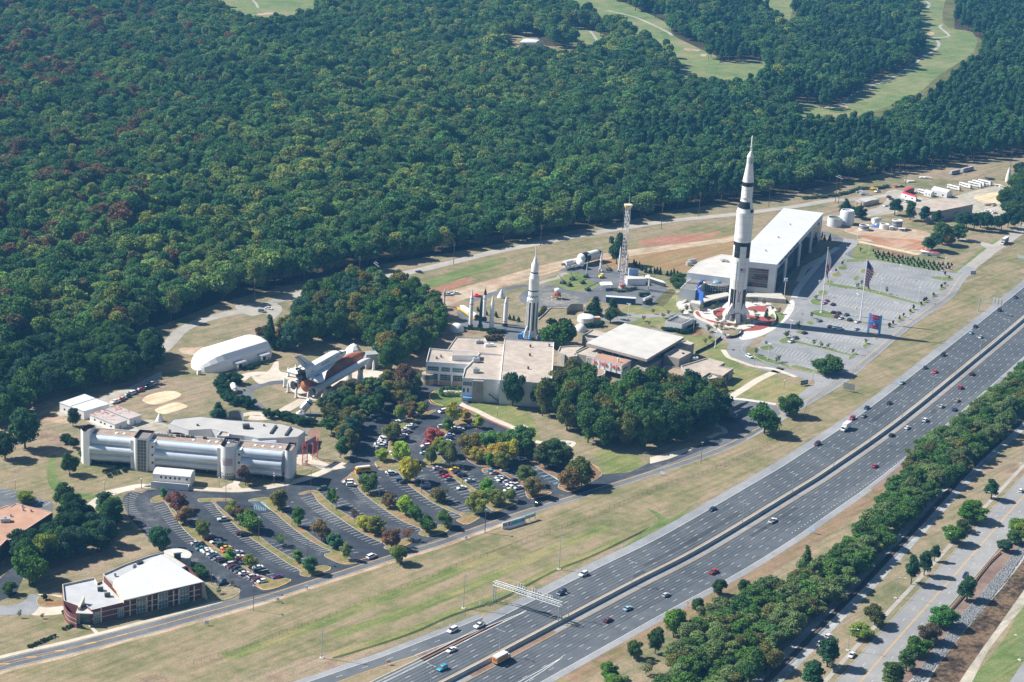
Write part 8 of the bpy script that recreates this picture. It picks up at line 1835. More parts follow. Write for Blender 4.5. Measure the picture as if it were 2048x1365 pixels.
rl_=spline(W('N',[(506,1005),(555,950),(620,870),(690,780),(760,712)]),5); r_=thing('timber_railing','low brown timber railing along the creek bank','railing',rl_[0]); P=resample(rl_,2.2); pm=BOX((0,0,.5),(.3,.3,1.0)).mesh('post',M('railing_brown',(.24,.11,.09))); mb_=MB()
for a in P:part('post',pm,r_,a-rl_[0])
for a,b_ in zip(P,P[1:]):
 e=b_-a
 for z in (.45,.85):mb_.box((a+b_)/2+U(z),(e.length,.2,.24),AT(e))
mb_.build('rail',M('railing_brown',(.24,.11,.09)),r_)
for k_ in list(PROTO.values())+list(LP.values()):
 for ch in list(k_.children):bpy.data.objects.remove(ch)
 bpy.data.objects.remove(k_)

# TREES AND HEDGES
import numpy as np
from mathutils import noise as mnoise
def crown_mesh(name,seed,rx,rz,zc,nl,nq,qs,shape='round',gap=0.0):
 r=np.random.RandomState(seed); lob=[]
 for k in range(nl):
  t=r.uniform(0,2*np.pi); u=r.uniform(-.9,.95); rho=np.sqrt(1-u*u)*r.uniform(.42,.92)
  z=u*.70
  if shape=='cone':z=-.9+1.7*(k+.5)/nl; rho=max(0,(1-(z+.9)/1.85))*r.uniform(.35,.7)
  if shape=='pine':z=-.6+1.45*(k+.5)/nl; rho=(1.0-.62*(z+.6)/1.45)*r.uniform(.25,.65)
  lr=r.uniform(.20,.44)
  if shape=='cone':lr=.16+.40*max(0,(1-(z+.9)/1.9))
  if shape=='pine':lr=r.uniform(.22,.36)
  if shape=='oval':z *= 1.1
  lob.append((rho*np.cos(t)*rx,rho*np.sin(t)*rx,zc+z*rz,lr*rx,lr*(rz*.5+rx*.5)*.85))
 if shape=='dome':lob=[(x*.72,y*.72,z+.12*rz,a*1.32,b_*1.3) for x,y,z,a,b_ in lob]
 lob.append((0,0,zc-.1*rz,.50*rx,.55*rz)); lob=np.array(lob)
 mb=MB()
 for x,y,z,a,b_ in lob:mb.ball((x,y,z),1.0,7,5,-1,(a*(.66-gap),a*(.66-gap),b_*(.66-gap)))
 V=[tuple(p) for p in mb.v]; F=list(mb.f)
 w8=lob[:,3] ** 2; idx=r.choice(len(lob),size=nq*2,p=w8/w8.sum()); d=r.normal(size=(nq*2,3)); d[:,2]+=.35; d /= np.linalg.norm(d,axis=1)[:,None]
 P=lob[idx,:3]+d*np.stack([lob[idx,3],lob[idx,3],lob[idx,4]],1)*r.uniform(.66,1.16,(nq*2,1))
 keep=np.ones(len(P),bool)
 for j,(x,y,z,a,b_) in enumerate(lob):
  q=((P[:,0]-x) ** 2+(P[:,1]-y) ** 2)/(a*a)+(P[:,2]-z) ** 2/(b_*b_); keep &= (q>.62) | (idx==j)
 keep &= P[:,2]>.3; P,d=P[keep][:nq],d[keep][:nq]
 n=d*.55+r.normal(size=d.shape)*.5+np.array([0,0,.25]); n /= np.linalg.norm(n,axis=1)[:,None]
 a=np.cross(n,r.normal(size=n.shape)); a /= np.linalg.norm(a,axis=1)[:,None]; b_=np.cross(n,a); s=qs*r.uniform(.55,1.3,(len(P),1))
 Q=np.stack([P-a*s,P-b_*s*.8+n*s*.25,P+a*s,P+b_*s*.8+n*s*.25],1).reshape(-1,3)
 o=len(V); V+=[tuple(x) for x in Q.tolist()]; F+=[(o+4*i,o+4*i+1,o+4*i+2,o+4*i+3) for i in range(len(P))]
 me=bpy.data.meshes.new(name); me.from_pydata(V,[],F); me.materials.append(leaf); me.update(); return me
def trunk_mesh(h,r,spread):
 mb=MB().tube((0,0,-.1),(0,0,h),r,r*.55,7,False)
 for k in range(4):
  t=2*PI*k/4+.4; mb.tube((0,0,h*.72),(math.cos(t)*spread,math.sin(t)*spread,h*1.35),r*.5,r*.2,5,False)
 return mb.mesh('trunk',bark)
KIND={
 'oak':[crown_mesh('crown',10+k,4.6,4.5,5.4,22,2900,.33) for k in range(4)],'maple':[crown_mesh('crown',30+k,3.6,4.4,5.5,14,2200,.29,'oval') for k in range(3)],
 'pine':[crown_mesh('crown',50+k,3.3,4.2,5.9,17,2000,.26,'pine',.1) for k in range(3)],'cedar':[crown_mesh('crown',70+k,2.6,4.6,5.1,13,1300,.26,'cone') for k in range(2)],
 'bush':[crown_mesh('crown',90+k,4.8,4.4,4.9,13,1700,.40) for k in range(3)],'thin':[crown_mesh('crown',110+k,3.4,3.8,6.0,11,620,.30,'oval',.35) for k in range(2)]}
TRUNK={k:trunk_mesh({'oak':3.0,'maple':2.6,'pine':4.5,'cedar':2.0,'bush':1.2,'thin':4.0}[k],{'oak':.30,'maple':.18,'pine':.22,'cedar':.2,'bush':.15,'thin':.14}[k],{'oak':1.6,'maple':1.1,'pine':.8,'cedar':.3,'bush':.8,'thin':1.2}[k]) for k in KIND}
TNAME={'oak':'oak_tree','maple':'maple_tree','pine':'pine_tree','cedar':'cedar_tree','bush':'shrub','thin':'young_tree'}
TINT={'green':(.075,.150,.042),'bright':(.105,.215,.042),'dark':(.042,.098,.042),'olive':(.135,.160,.048),'yellow':(.26,.25,.045),'gold':(.25,.215,.058),'rust':(.21,.115,.062),'red':(.25,.075,.085),'brown':(.15,.115,.072),'pine':(.036,.098,.052),'pale':(.150,.195,.085),'bluegreen':(.056,.130,.078),'lime':(.20,.26,.048)}
TN=[('dark green',(.042,.098,.042)),('mid green',(.080,.165,.046)),('bright green',(.10,.20,.045)),('olive',(.155,.17,.055)),('blue green',(.056,.130,.078)),('pale green',(.160,.225,.085)),('yellowish',(.21,.20,.05)),('brownish',(.19,.12,.06))]
def tree(kind,c,h,wd,tint,label,group=None,cat='tree',name=None):
 t=thing(name or TNAME[kind],label,cat if kind != 'bush' else 'shrub',(c.x,c.y,0.0),group,rng.uniform(0,6.28)); base_w={'oak':9.6,'maple':7.4,'pine':6.4,'cedar':4.8,'bush':9.6,'thin':7.0}[kind]; base_h={'oak':10.2,'maple':10.2,'pine':10.4,'cedar':10.0,'bush':9.6,'thin':10.2}[kind]
 t.scale=(wd/base_w,wd/base_w,h/base_h); cr=part('crown',rng.choice(KIND[kind]),t); j=rng.uniform(.85,1.18); col=TINT[tint] if isinstance(tint,str) else tuple(1.5*x for x in tint)
 cr['tint']=[col[0]*j*rng.uniform(.92,1.08),col[1]*j,col[2]*j*rng.uniform(.9,1.1)]; part('trunk',TRUNK[kind],t); return t
MPP=lambda p:(p-U(CAM_H)).length/FOC
def tpx(kind,v,p,hp,wp,tint,label,group,name=None):
 c=W(v,p); s=VIEWS[v][2]; m=MPP(c)/s; dep=math.atan2(CAM_H,math.hypot(c.x,c.y)); wd=wp*m*1.12; hp *= 1.10
 h=max(2.0,(hp*m-.25*wd*math.sin(dep))/math.cos(dep)); return tree(kind,c,h,wd,tuple(k*x for k,x in zip((1.2,1.2,.9),TINT[tint])) if name and isinstance(tint,str) else tint,label,group,name=name)
PT='trees of the left car parks'
for a in [('maple','7',(465,330),90,80,'bluegreen','small blue green tree at the top of the first island'),('oak','7',(575,440),165,180,(.13,.065,.055),'reddish tree at the top of the first island'),('oak','7',(632,540),150,150,'brown','brownish tree below the reddish tree'),('oak','7',(790,670),165,120,'olive','olive tree in the middle of the first island by the cars'),('maple','7',(1035,870),120,110,'bright','small bright tree among the cars of first island'),('maple','7',(1200,950),150,110,'olive','olive tree at the lower end of the car rows'),('maple','7',(1025,480),130,120,'olive','green and gold tree near the top of the second island'),('maple','7',(1100,545),170,130,(.125,.078,.055),'reddish brown tree behind a green one on second island'),('oak','7',(1185,610),190,180,'green','full green tree in the middle of the second island'),('thin','7',(1450,740),110,110,(.07,.12,.05),'sparse pale tree on the second island lower half'),('maple','7',(1592,875),110,100,'green','small green tree near the end of the second island'),('maple','7',(1695,975),155,140,'bluegreen','blue green tree on the rounded end of second island'),('maple','7',(1435,430),180,160,(.13,.125,.035),'green gold tree at the top of the third island'),('maple','7',(1610,570),165,110,'green','oval green tree on the third island'),('maple','7',(1895,405),165,100,'green','oval green tree at the head of fourth island'),('oak','7',(1805,690),180,160,(.17,.12,.05),'sparse tan tree on third island'),('oak','7',(1920,750),140,130,'bluegreen','blue green tree beside the sparse tan tree'),('maple','7',(2005,850),150,90,'pale','small pale tree on the wide end of third island'),('oak','7',(420,770),215,180,(.04,.10,.045),'large green tree behind the brick building lot'),('oak','7',(760,1010),125,140,'dark','dark round tree at the brick building corner'),('thin','7',(925,1145),60,45,'green','tiny green tree on lawn by brick building'),('thin','7',(1040,1075),60,45,'brown','tiny bare brown tree beside brick building bays'),
          ('oak','D',(795,385),100,100,'yellow','yellow green tree, left of a pair on fourth island'),('oak','D',(872,410),115,115,(.15,.15,.035),'yellow green tree, right of a pair on fourth island'),('oak','D',(972,500),140,110,(.15,.085,.05),'rusty orange tree near the end of the fourth island'),('thin','D',(1078,450),85,80,'rust','small orange tree at the tip of the fourth island'),('oak','D',(1010,600),115,120,(.10,.15,.035),'green tree standing alone on the grass verge'),('thin','D',(735,340),100,50,'brown','bare brown sapling on the fourth island'),
          ('oak','1',(225,740),170,140,(.08,.14,.035),'green tree below the school bus'),('oak','1',(390,850),120,110,'brown','brown leaved tree on fifth island'),('oak','1',(515,910),150,130,'lime','bright yellow green tree on fifth island'),('oak','1',(590,945),110,110,'green','green tree beside the bright one on fifth island'),('oak','1',(680,1050),150,130,(.07,.12,.03),'green tree, left of two on the mulch end of fifth island'),('oak','1',(825,1005),140,120,(.08,.14,.03),'green tree, right of two on the mulch end of fifth island'),('oak','1',(550,645),190,180,'yellow','large yellow green tree by the crosswalk'),('oak','1',(780,800),130,125,(.12,.105,.045),'olive brown tree on the sixth island'),('oak','1',(1090,900),190,170,'olive','large green tree at the road end of the sixth island'),('maple','1',(1160,745),130,130,'bright','small bright green tree in the middle of seventh island'),('oak','1',(1235,830),130,140,'olive','olive tree, left on the mulch end of seventh island'),('oak','1',(1335,800),100,100,(.14,.16,.045),'yellowish tree, right on the mulch end of seventh island'),('oak','1',(1520,760),160,150,(.18,.15,.06),'golden tree on the mulch end of eighth island'),('oak','1',(1460,665),160,140,(.09,.13,.04),'thin green tree by the blue marked bays'),('oak','1',(1800,700),200,190,(.155,.118,.05),'golden brown tree at the lower right corner of car park'),('oak','1',(1900,680),230,200,(.08,.11,.03),'large green tree at the lower right corner of car park'),('oak','1',(1640,530),210,200,(.055,.085,.035),'dark open crowned tree above the blue bays'),('oak','1',(1700,500),190,190,'dark','dark tree behind the open crowned one'),('oak','1',(1760,520),160,150,(.05,.08,.035),'dark tree right of the open crowned one'),
          ('oak','1',(1020,450),200,170,(.17,.14,.04),'orange tipped tree at left of the big car park clump'),('oak','1',(1170,390),150,150,'green','green tree at back of the big car park clump'),('oak','1',(1090,490),130,130,'gold','golden tree in front of the big clump'),('oak','1',(1230,500),190,140,'gold','tall golden tree in the big clump'),('oak','1',(1330,480),190,150,'yellow','yellow tree in the big clump'),('oak','1',(1320,400),170,170,'green','green tree at rear of the big clump'),('oak','1',(1440,430),230,220,'dark','large dark green tree at right of the big clump'),('oak','1',(1265,545),150,130,'olive','olive tree at the front of the big clump'),('maple','1',(1165,530),120,80,'green','small dark green tree before the big clump'),
          ('oak','1',(735,340),130,140,'red','red leaved tree in the upper car park'),('oak','1',(720,510),170,90,(.10,.14,.035),'tall green tree by the crosswalk end'),('oak','1',(770,400),120,110,'olive','olive tree behind the tall crosswalk tree'),('oak','1',(860,520),180,110,(.11,.12,.04),'grey green tree above the tan car'),('oak','1',(840,440),130,130,'olive','olive tree in the upper middle strip'),('maple','1',(890,200),190,120,'yellow','tall yellowish tree by the museum sidewalk'),('maple','1',(840,250),110,100,'green','green tree below the tall yellowish tree'),('maple','1',(985,160),90,85,'gold','small golden tree at the sidewalk island'),('maple','1',(1082,220),110,90,'lime','small lime tree at the sidewalk island'),('oak','1',(485,490),170,140,'lime','large lime green tree in the left tree strip'),('oak','1',(330,480),100,100,'lime','small lime tree at the end of the left tree strip'),('oak','1',(400,310),150,150,(.13,.14,.04),'olive yellow tree in the left curved strip'),('oak','1',(480,160),140,100,'olive','olive tree at the upper end of curved strip'),('oak','1',(560,130),120,100,(.14,.10,.045),'brownish tree at the upper end of curved strip'),('oak','1',(640,130),110,110,'olive','pale olive tree by the museum forecourt')]:
 tpx(*a,PT,'maple_tree' if a[0] != 'thin' else None)
# single trees on lawns and verges
SG='single trees on lawns and verges'
for a in [('oak','A',(195,1000),290,240,(.035,.085,.04),'large dark tree at the left lawn edge, nearest the gravel'),('oak','A',(40,1080),200,190,'dark','dark tree cut by the left picture edge'),('oak','A',(545,1210),180,130,(.045,.10,.03),'round green tree alone on the left lawn'),('oak','A',(570,830),150,90,(.05,.085,.05),'thin tree at corner of the white shed'),('oak','A',(520,960),75,90,'dark','small dark tree behind the round lawn tree'),('oak','A',(570,1000),90,80,'dark','second small dark tree behind the round lawn tree'),('oak','A',(665,1095),130,90,'bright','bright bushy tree at the end of the silver building'),('oak','i',(870,1190),310,230,(.075,.05,.045),'dark reddish bare tree in front of the silver building'),('cedar','A',(1705,765),135,115,'bluegreen','conical evergreen on the lawn behind grey hall'),('oak','B',(160,215),85,110,'lime','olive yellow tree beside side parking at left'),('pine','B',(410,270),180,170,'green','tall pine by the left side parking'),('pine','B',(440,330),160,150,'green','lower pine by the left side parking'),('pine','B',(670,290),150,150,(.05,.11,.05),'pine beside the curved car park edge'),('maple','B',(285,835),45,40,'dark','tiny tree on the forecourt island'),('oak','K',(965,125),105,165,(.055,.105,.03),'round tree at the corner of the pale car park'),('oak','K',(625,460),170,160,(.05,.115,.03),'left of two big trees on the frontage verge'),('oak','K',(765,365),125,130,(.055,.12,.03),'right of two big trees on the frontage verge'),
          ('oak','N',(612,560),105,130,(.055,.13,.02),'largest round bright tree beside the boulevard'),('oak','N',(513,668),95,110,'bright','round bright tree below the largest one'),('oak','N',(562,610),65,70,(.06,.10,.035),'small tree between the two round bright trees'),('pine','N',(706,450),100,90,'pine','dark pine beside the upper boulevard path'),('pine','N',(305,875),140,90,'pine','left dark pine of three by the boulevard'),('pine','N',(370,830),120,90,'pine','middle dark pine of three by the boulevard'),('pine','N',(422,760),80,60,'pine','right dark pine of three by the boulevard'),('oak','N',(122,1080),105,105,(.09,.10,.035),'olive tree above the round lime tree'),('oak','N',(52,1140),75,110,'lime','round lime tree beside the boulevard'),('pine','N',(585,955),110,115,'pine','dark pine on the creek bank by the railing'),('oak','N',(458,1090),110,135,(.04,.12,.03),'round green tree on the creek bank'),('oak','N',(395,1170),100,110,(.085,.07,.045),'brownish shrubby tree on the creek bank'),('oak','N',(340,1240),110,120,'bright','bright tree below the brownish one on creek bank'),('pine','N',(280,1310),110,120,(.05,.10,.03),'green pine in creek bank row, second from bottom'),('pine','N',(210,1380),120,150,(.06,.10,.03),'green pine at the bottom of creek bank row'),('oak','N',(845,620),90,90,'bright','bright tree at right edge above the railing'),('oak','N',(825,670),70,80,'green','green tree at the upper end of the railing'),('oak','N',(770,710),60,80,'bluegreen','small green tree right at the railing end'),('oak','N',(870,640),80,90,'lime','lime tree at the right picture edge'),
          ('pine','M',(1550,1140),200,190,(.03,.08,.04),'large dark pine by the railway, upper of two'),('pine','M',(1440,1290),200,200,(.035,.09,.04),'large dark pine by the railway, lower of two'),('oak','M',(230,1085),135,105,(.06,.11,.03),'small oval tree by the far shoulder, second from left'),('oak','M',(375,1050),175,115,'green','oval tree by the far shoulder, third from left'),('oak','M',(500,940),195,165,'bright','bright round tree by the far shoulder'),('oak','M',(810,650),110,95,(.04,.08,.03),'flat topped dark tree by the far shoulder'),('oak','M',(985,645),105,95,(.045,.09,.03),'second flat topped dark tree by the far shoulder'),('oak','M',(660,780),110,90,'green','dark green tree left of the flat topped one'),('oak','M',(820,745),90,95,'green','small green tree under the flat topped tree'),('cedar','M',(1395,525),215,110,'green','tall narrow tree at the edge of the belt'),('cedar','M',(1295,605),105,85,'green','short narrow tree at the edge of the belt'),('oak','M',(60,1230),120,120,'bright','bright tree at the bottom left of the belt'),('oak','M',(110,1290),120,140,'bright','bright tree cut by the bottom edge'),('thin','M',(310,1190),95,90,'pale','pale sparse tree before the belt'),
          ('oak','E',(1320,600),270,330,(.055,.125,.03),'large round green tree beside the tall display rocket'),('cedar','F',(315,225),175,140,'dark','dark conical evergreen left of the path pair'),('cedar','F',(475,215),150,120,'dark','dark evergreen right of the path pair'),('oak','F',(460,300),140,110,(.05,.09,.04),'thin tree before the dark evergreen'),('thin','F',(520,270),110,80,'olive','sparse olive tree by the path'),('oak','R',(800,780),340,190,(.035,.08,.04),'tall green tree behind the lattice tower'),('oak','J',(1200,1010),170,170,(.04,.085,.04),'dark round tree in the group before warehouse road'),('oak','J',(1290,950),190,170,'green','tall green tree in the group before warehouse road'),('oak','J',(1340,965),120,110,'gold','golden tree in the group before warehouse road'),('oak','J',(1445,915),150,130,'green','right green tree in the group before warehouse road'),('cedar','k',(710,660),210,190,'pine','dark tree beside the tall white tank'),('oak','k',(850,740),160,150,'pine','dark tree behind the tall white tank'),('oak','k',(950,770),200,180,'pine','dark tree right of the tall white tank'),('oak','J',(560,330),160,200,'lime','bright yellow green tree standing out of the woods'),('pine','J',(1000,730),160,130,(.05,.11,.05),'pine in front of the warehouse left end'),('pine','J',(860,685),145,145,'pine','dark pine left of the warehouse'),('pine','J',(1130,755),150,130,'pine','pine pair before the warehouse wall, left'),('pine','J',(1235,780),130,110,'pine','pine pair before the warehouse wall, right'),
          ('cedar','i',(455,130),200,220,'bluegreen','broad evergreen behind the grey hall wall')]:
 tpx(*a,SG)
for k,(x,y) in enumerate([(1440,800),(1510,815),(1580,825),(1640,800),(1700,835),(1770,820),(1830,830),(1890,800),(1950,815),(2010,790),(2060,800)]):tpx('pine','J',(x,y),rng.uniform(120,165),rng.uniform(100,135),'pine',f'dark pine, {ordinal(k + 1)} from the left in the row beyond the grass triangle','row of pines by the warehouse road')
for k,(x,y) in enumerate([(1860,600),(1900,560),(1940,620),(1985,560),(2040,600),(1880,680),(1930,720),(1990,680),(2050,700),(1960,480),(2020,500),(2070,440),(1990,420),(2040,380),(2080,330),(1990,330)]):tpx('oak','J',(x,y),rng.uniform(120,180),rng.uniform(120,160),rng.choice(['green','dark','green','bluegreen']),f'green tree, {ordinal(k + 1)} in the clump right of storage yard counted from its lower left','clump right of the storage yard')
def inpoly(p,poly):
 c=False; j=len(poly)-1
 for i in range(len(poly)):
  a,b_=poly[i],poly[j]
  if (a.y>p[1]) != (b_.y>p[1]) and p[0]<(b_.x-a.x)*(p[1]-a.y)/(b_.y-a.y)+a.x:c=not c
  j=i
 return c
def scatter(poly,step,jit=.35):
 xs=[p.x for p in poly]; ys=[p.y for p in poly]; y=min(ys); k=0; out=[]
 while y<max(ys):
  x=min(xs)+(step/2 if k % 2 else 0)
  while x<max(xs):
   q=(x+rng.uniform(-jit,jit)*step,y+rng.uniform(-jit,jit)*step)
   if inpoly(q,poly):out.append(Vector((q[0],q[1],0)))
   x+=step
  y+=step*.86; k+=1
 return out
def ranked(P,place,group,ranks,mk):
 P=sorted(P,key=lambda p:p.y); n=len(P); k=len(ranks)
 for r_ in range(k):
  row_=sorted(P[n*r_ // k:n*(r_+1) // k],key=lambda p:p.x)
  for i,c in enumerate(row_):mk(c,lambda tn:f"{tn} tree {ordinal(i + 1)} from left, {ranks[r_]} rank of {place}",group)
 return n
def clump(v,pts,step,kinds,hs,ws,tints,place,group,name='oak_tree'):
 def mk(c,lab,g):
  tn,col=TN[rng.choice(tints)]; o=tree(rng.choice(kinds),c,rng.uniform(*hs),rng.uniform(*ws),tuple(x/1.5 for x in col),lab(tn),g,name=name)
 return ranked([p for p in scatter(W(v,pts),step) if not any(inpoly(p,f_) for f_ in FOOT)],place,group,['front','middle','back'],mk)
NC={}
NC['grove']=clump('0',[(1040,810),(1050,770),(1110,780),(1200,790),(1265,810),(1290,790),(1380,800),(1440,815),(1450,840),(1400,870),(1330,895),(1250,905),(1190,895),(1150,870),(1090,850)],10.0,['oak'],(16,21),(11.5,15.5),[0,1,1,1,2,3],'the grove before the concrete hall','grove in front of the concrete museum')
tpx('oak','E',(930,1150),330,200,(.035,.085,.035),'dark oval tree against the white museum wall',SG); tpx('oak','K',(370,215),60,80,'rust','rusty leaved tree at the corner of concrete hall',SG)
NC['shuttle']=clump('0',[(570,720),(560,680),(590,640),(640,600),(700,575),(780,580),(850,610),(895,650),(880,690),(850,705),(835,745),(790,760),(760,720),(720,690),(660,690),(620,700)],11.4,['oak','oak','maple'],(14,20),(11.5,15.5),[0,1,1,1,2,2,3,4,5,6],'the clump behind the space shuttle','clump behind the shuttle')
for a in [('cedar','Q',(700,750),200,80,'dark','left dark cedar beside the white fabric hall'),('cedar','Q',(760,760),110,70,'dark','middle dark cedar beside the white fabric hall'),('cedar','Q',(810,760),150,90,'dark','right dark cedar beside the white fabric hall'),('oak','Q',(762,700),70,60,'rust','orange tree between the cedars'),('oak','Q',(655,690),80,70,'brown','brown tree behind the fabric hall')]:tpx(*a,SG)
NC['lotedge']=clump('0',[(650,870),(640,830),(690,800),(740,780),(790,770),(815,760),(835,790),(800,820),(740,840),(715,880),(700,920),(670,920)],9.2,['oak','maple'],(9,13),(8.5,11.5),[1,1,3,4,5,6],'the strip beside the upper car park','strip beside the upper car park')
tpx('oak','C',(1290,570),220,170,(.12,.075,.055),'bare reddish brown tree by the museum forecourt',SG); tpx('thin','C',(1330,700),130,110,'olive','thin tree below the museum forecourt',SG); tpx('thin','C',(1250,740),110,100,'rust','thin rusty tree at the upper car park head',SG)
NC['left']=clump('0',[(-60,860),(-60,740),(40,715),(150,705),(250,695),(318,705),(322,725),(305,745),(260,765),(200,778),(150,790),(110,810),(70,815),(20,850)],10.6,['oak'],(14,20),(12,16),[0,0,1,1,4],'the grove left of the gravel drive','grove left of the gravel drive')
NC['lowleft']=clump('B',[(60,720),(110,560),(220,460),(330,380),(440,330),(560,310),(740,330),(780,400),(740,480),(640,520),(520,560),(400,600),(300,650),(200,740)],8.4,['oak'],(9,14),(9,12),[0,0,0,1,4],'the clump above the brick building','clump above the brick building')
tpx('oak','B',(275,600),190,190,'lime','yellow lime tree at the front of the lower left clump',SG); tpx('oak','B',(190,740),240,190,'bright','bright green tree at left of the lower left clump',SG); tpx('oak','B',(60,800),80,90,'green','low green tree beside the orange roof driveway',SG)
# belt between motorway and railway
be=[W('M',q) for q in [(340,1420),(500,1180),(560,960),(760,830),(940,760),(1090,640),(1330,640),(1460,540),(1700,330),(1830,220),(1900,140)]]+[W('K',q) for q in [(1480,560),(1700,430),(1830,330),(1960,180),(2100,90)]]+[W('K',q) for q in [(2100,300),(2000,400),(1850,560),(1700,680),(1560,800),(1460,900)]]+[W('M',q) for q in [(1750,560),(1550,750),(1400,900),(1250,1050),(1100,1200),(950,1420)]]
P=scatter(be,6.9)
def mkb(c,lab,g):
 tn,col=TN[rng.choice([2,5,5,5,1,3]+([1,1,2] if c.x>150 else [2]))]; tree('oak' if rng.random()<.8 else 'maple',c,rng.uniform(8.0,12.0),rng.uniform(9,12.5),tuple(x/1.5 for x in col),lab(tn),g,name='locust_tree')
def ndist(c):return min((c-b_).length for b_ in BAR[::3])
Pb=sorted(P,key=ndist)
for r_ in range(3):
 row_=sorted(Pb[len(Pb)*r_ // 3:len(Pb)*(r_+1) // 3],key=lambda p:p.x)
 for i,c in enumerate(row_):mkb(c,lambda tn:f"{tn} tree {ordinal(i + 1)} from near end, {['motorway side', 'spine', 'railway side'][r_]} of the tree belt",'tree belt between motorway and railway')
NC['belt']=len(P)
# planted saplings and shrubs
def little(kind,v,pts,h,w,tint,label,group):
 for i,p in enumerate(sorted(pts)):tree(kind,W(v,p),h*rng.uniform(.8,1.2),w*rng.uniform(.8,1.2),tint,label if len(pts)==1 else f'{label}, {ordinal(i + 1)} from left',group)
little('thin','I',[(865,235),(190,905),(332,850),(118,970),(515,708),(545,575),(808,965),(905,890),(260,1030),(275,1022),(1050,530),(840,495),(870,475),(528,905),(580,915),(632,925),(425,790)],4.2,2.6,'green','young green sapling on a car park island','saplings of the right car park')
little('maple','I',[(1470,398),(1500,425),(1470,468),(1445,490),(1388,548),(1338,582),(1318,592),(1298,612),(1247,645),(1220,665),(1172,698),(1142,720),(1100,750),(1070,772),(735,325),(690,375),(1520,338),(1500,355),(1495,330)],2.8,1.9,(.05,.05,.055),'small dark purple sapling along the car park edge','purple saplings of the right car park')
hd=[]
for r0 in range(16):
 for c_ in range(4):hd.append((955+r0*36+c_*13+rng.uniform(-4,4),232+r0*7+c_*17+rng.uniform(-3,3)))
little('cedar','I',[p for p in hd if p[0]<1540][:58],2.6,1.8,'pine','small conifer planted in the rows above the right car park','conifer rows above the right car park')
little('cedar','R',[(985,790),(1010,810),(1040,830),(1065,850),(1112,868),(1158,880),(1200,880),(1228,885),(1260,890),(1335,905),(1375,910),(1440,900),(1405,890)],4.6,2.6,'pine','small conifer in the row behind the ride building','conifers behind the ride building')
little('oak','R',[(1420,960),(1445,990),(1470,960),(1500,940),(1480,1000),(1440,1030),(1400,1000)],5,6,'green','green bush on bank beside the hall wing','bushes beside the hall wing')
little('thin','S',[(1170,830),(1340,840),(1470,935),(1575,975),(630,860),(430,960),(585,930),(650,1100),(690,1090),(610,1010),(1205,980),(1235,1085),(1170,1130),(1085,1160),(620,1200),(700,1200),(820,1190),(935,1210),(510,1240),(385,920),(165,940),(105,980),(1420,1090),(1690,1330),(1860,1190)],4.2,3.4,(.115,.12,.05),'small young tree in the rocket plaza beds','young trees on the rocket plaza')
little('cedar','S',[(1385,1030)],6,3.2,(.06,.10,.08),'blue green conifer at the curved banner wall','conifers on the rocket plaza')
little('cedar','H',[(890,670),(910,680),(942,675),(957,690),(990,690)],6.0,2.2,'pine','slim cypress at the end of the exhibition hall','cypresses by the exhibition hall')
little('cedar','E',[(615,290),(690,320),(780,340),(905,365),(942,370),(985,380),(650,300)],3.6,2.2,'green','small conifer on the grass behind the standing missiles','conifers behind the missiles')
little('thin','F',[(940,260),(985,235),(1110,225),(755,285),(1150,195),(1355,385),(1365,465),(1320,500),(850,220),(812,330)],4.2,2.8,'olive','young tree beside the curving path','young trees beside the curving path')
little('thin','B',[(125,950),(272,955)],3,1.6,'green','tiny staked tree on the forecourt lawn','tiny trees on the forecourt lawn')
def hedge(lab,v,pts,h,w,tint,step=1.8,name='hedge',group=None):
 P=resample(spline(W(v,pts),6),step); r_=thing(name,lab,'hedge',P[0],group)
 for p in P:
  q=part('foliage',rng.choice(KIND['bush']),r_,p-P[0],(0,0,rng.uniform(0,6))); k=w/9.6*rng.uniform(.95,1.25); q.scale=(k,k,h/9.3*rng.uniform(.9,1.12)); col=TINT[tint] if isinstance(tint,str) else tuple(1.5*x for x in tint); j=rng.uniform(.85,1.15); q['tint']=[c_*j for c_ in col]
hedge('thick curved dark hedge wrapping the small white tank','A',[(1845,505),(1800,480),(1755,490),(1730,530),(1745,590),(1790,640),(1850,670),(1920,680),(1990,700)],5.5,6.5,'pine',3.4)
hedge('dark bushy hedge behind the grey training hall','i',[(1240,130),(1320,130),(1400,145),(1500,150),(1580,190),(1680,200),(1760,240),(1850,220),(1980,240)],4.8,5.2,'dark',3.0)
hedge('clipped dark hedge at the foot of the standing missiles','G',[(350,860),(440,868),(520,875),(590,872)],1.8,2.4,'dark',1.6); hedge('thick clipped hedge left of the display rocket','G',[(545,900),(600,895),(675,885)],2.8,3.6,'dark',1.8); hedge('brownish bush patch above the museum roof','E',[(700,560),(760,545),(830,545)],3.4,5,(.10,.075,.05),3)
hedge('clipped bright green box hedge round the forecourt plant','E',[(290,1000),(285,1060),(420,1065),(460,1060)],2.0,1.8,'bright',1.5); hedge('bright green box hedge along the back of forecourt plant','E',[(310,998),(470,1000)],2.0,1.6,'bright',1.5)
hedge('row of small round shrubs on the lawn by the brick building','B',[(190,1140),(260,1110),(320,1085),(370,1065)],1.3,1.6,'dark',1.5); hedge('short row of shrubs by the brick building curved wall','B',[(410,1028),(450,1012),(490,1000)],1.3,1.6,'dark',1.5); hedge('planted bed under the curved brick wall','B',[(405,920),(440,960),(480,985)],1.2,1.4,'dark',1.3)
hedge('shrub ring on the lawn before the silver building','h',[(400,1080),(480,1050),(560,1030),(640,1000),(700,995),(760,1050),(720,1075)],1.6,2.0,'dark',1.7); hedge('front shrubs of the lawn ring','h',[(480,1150),(540,1120),(620,1090),(680,1085)],1.6,2.0,'dark',1.7)
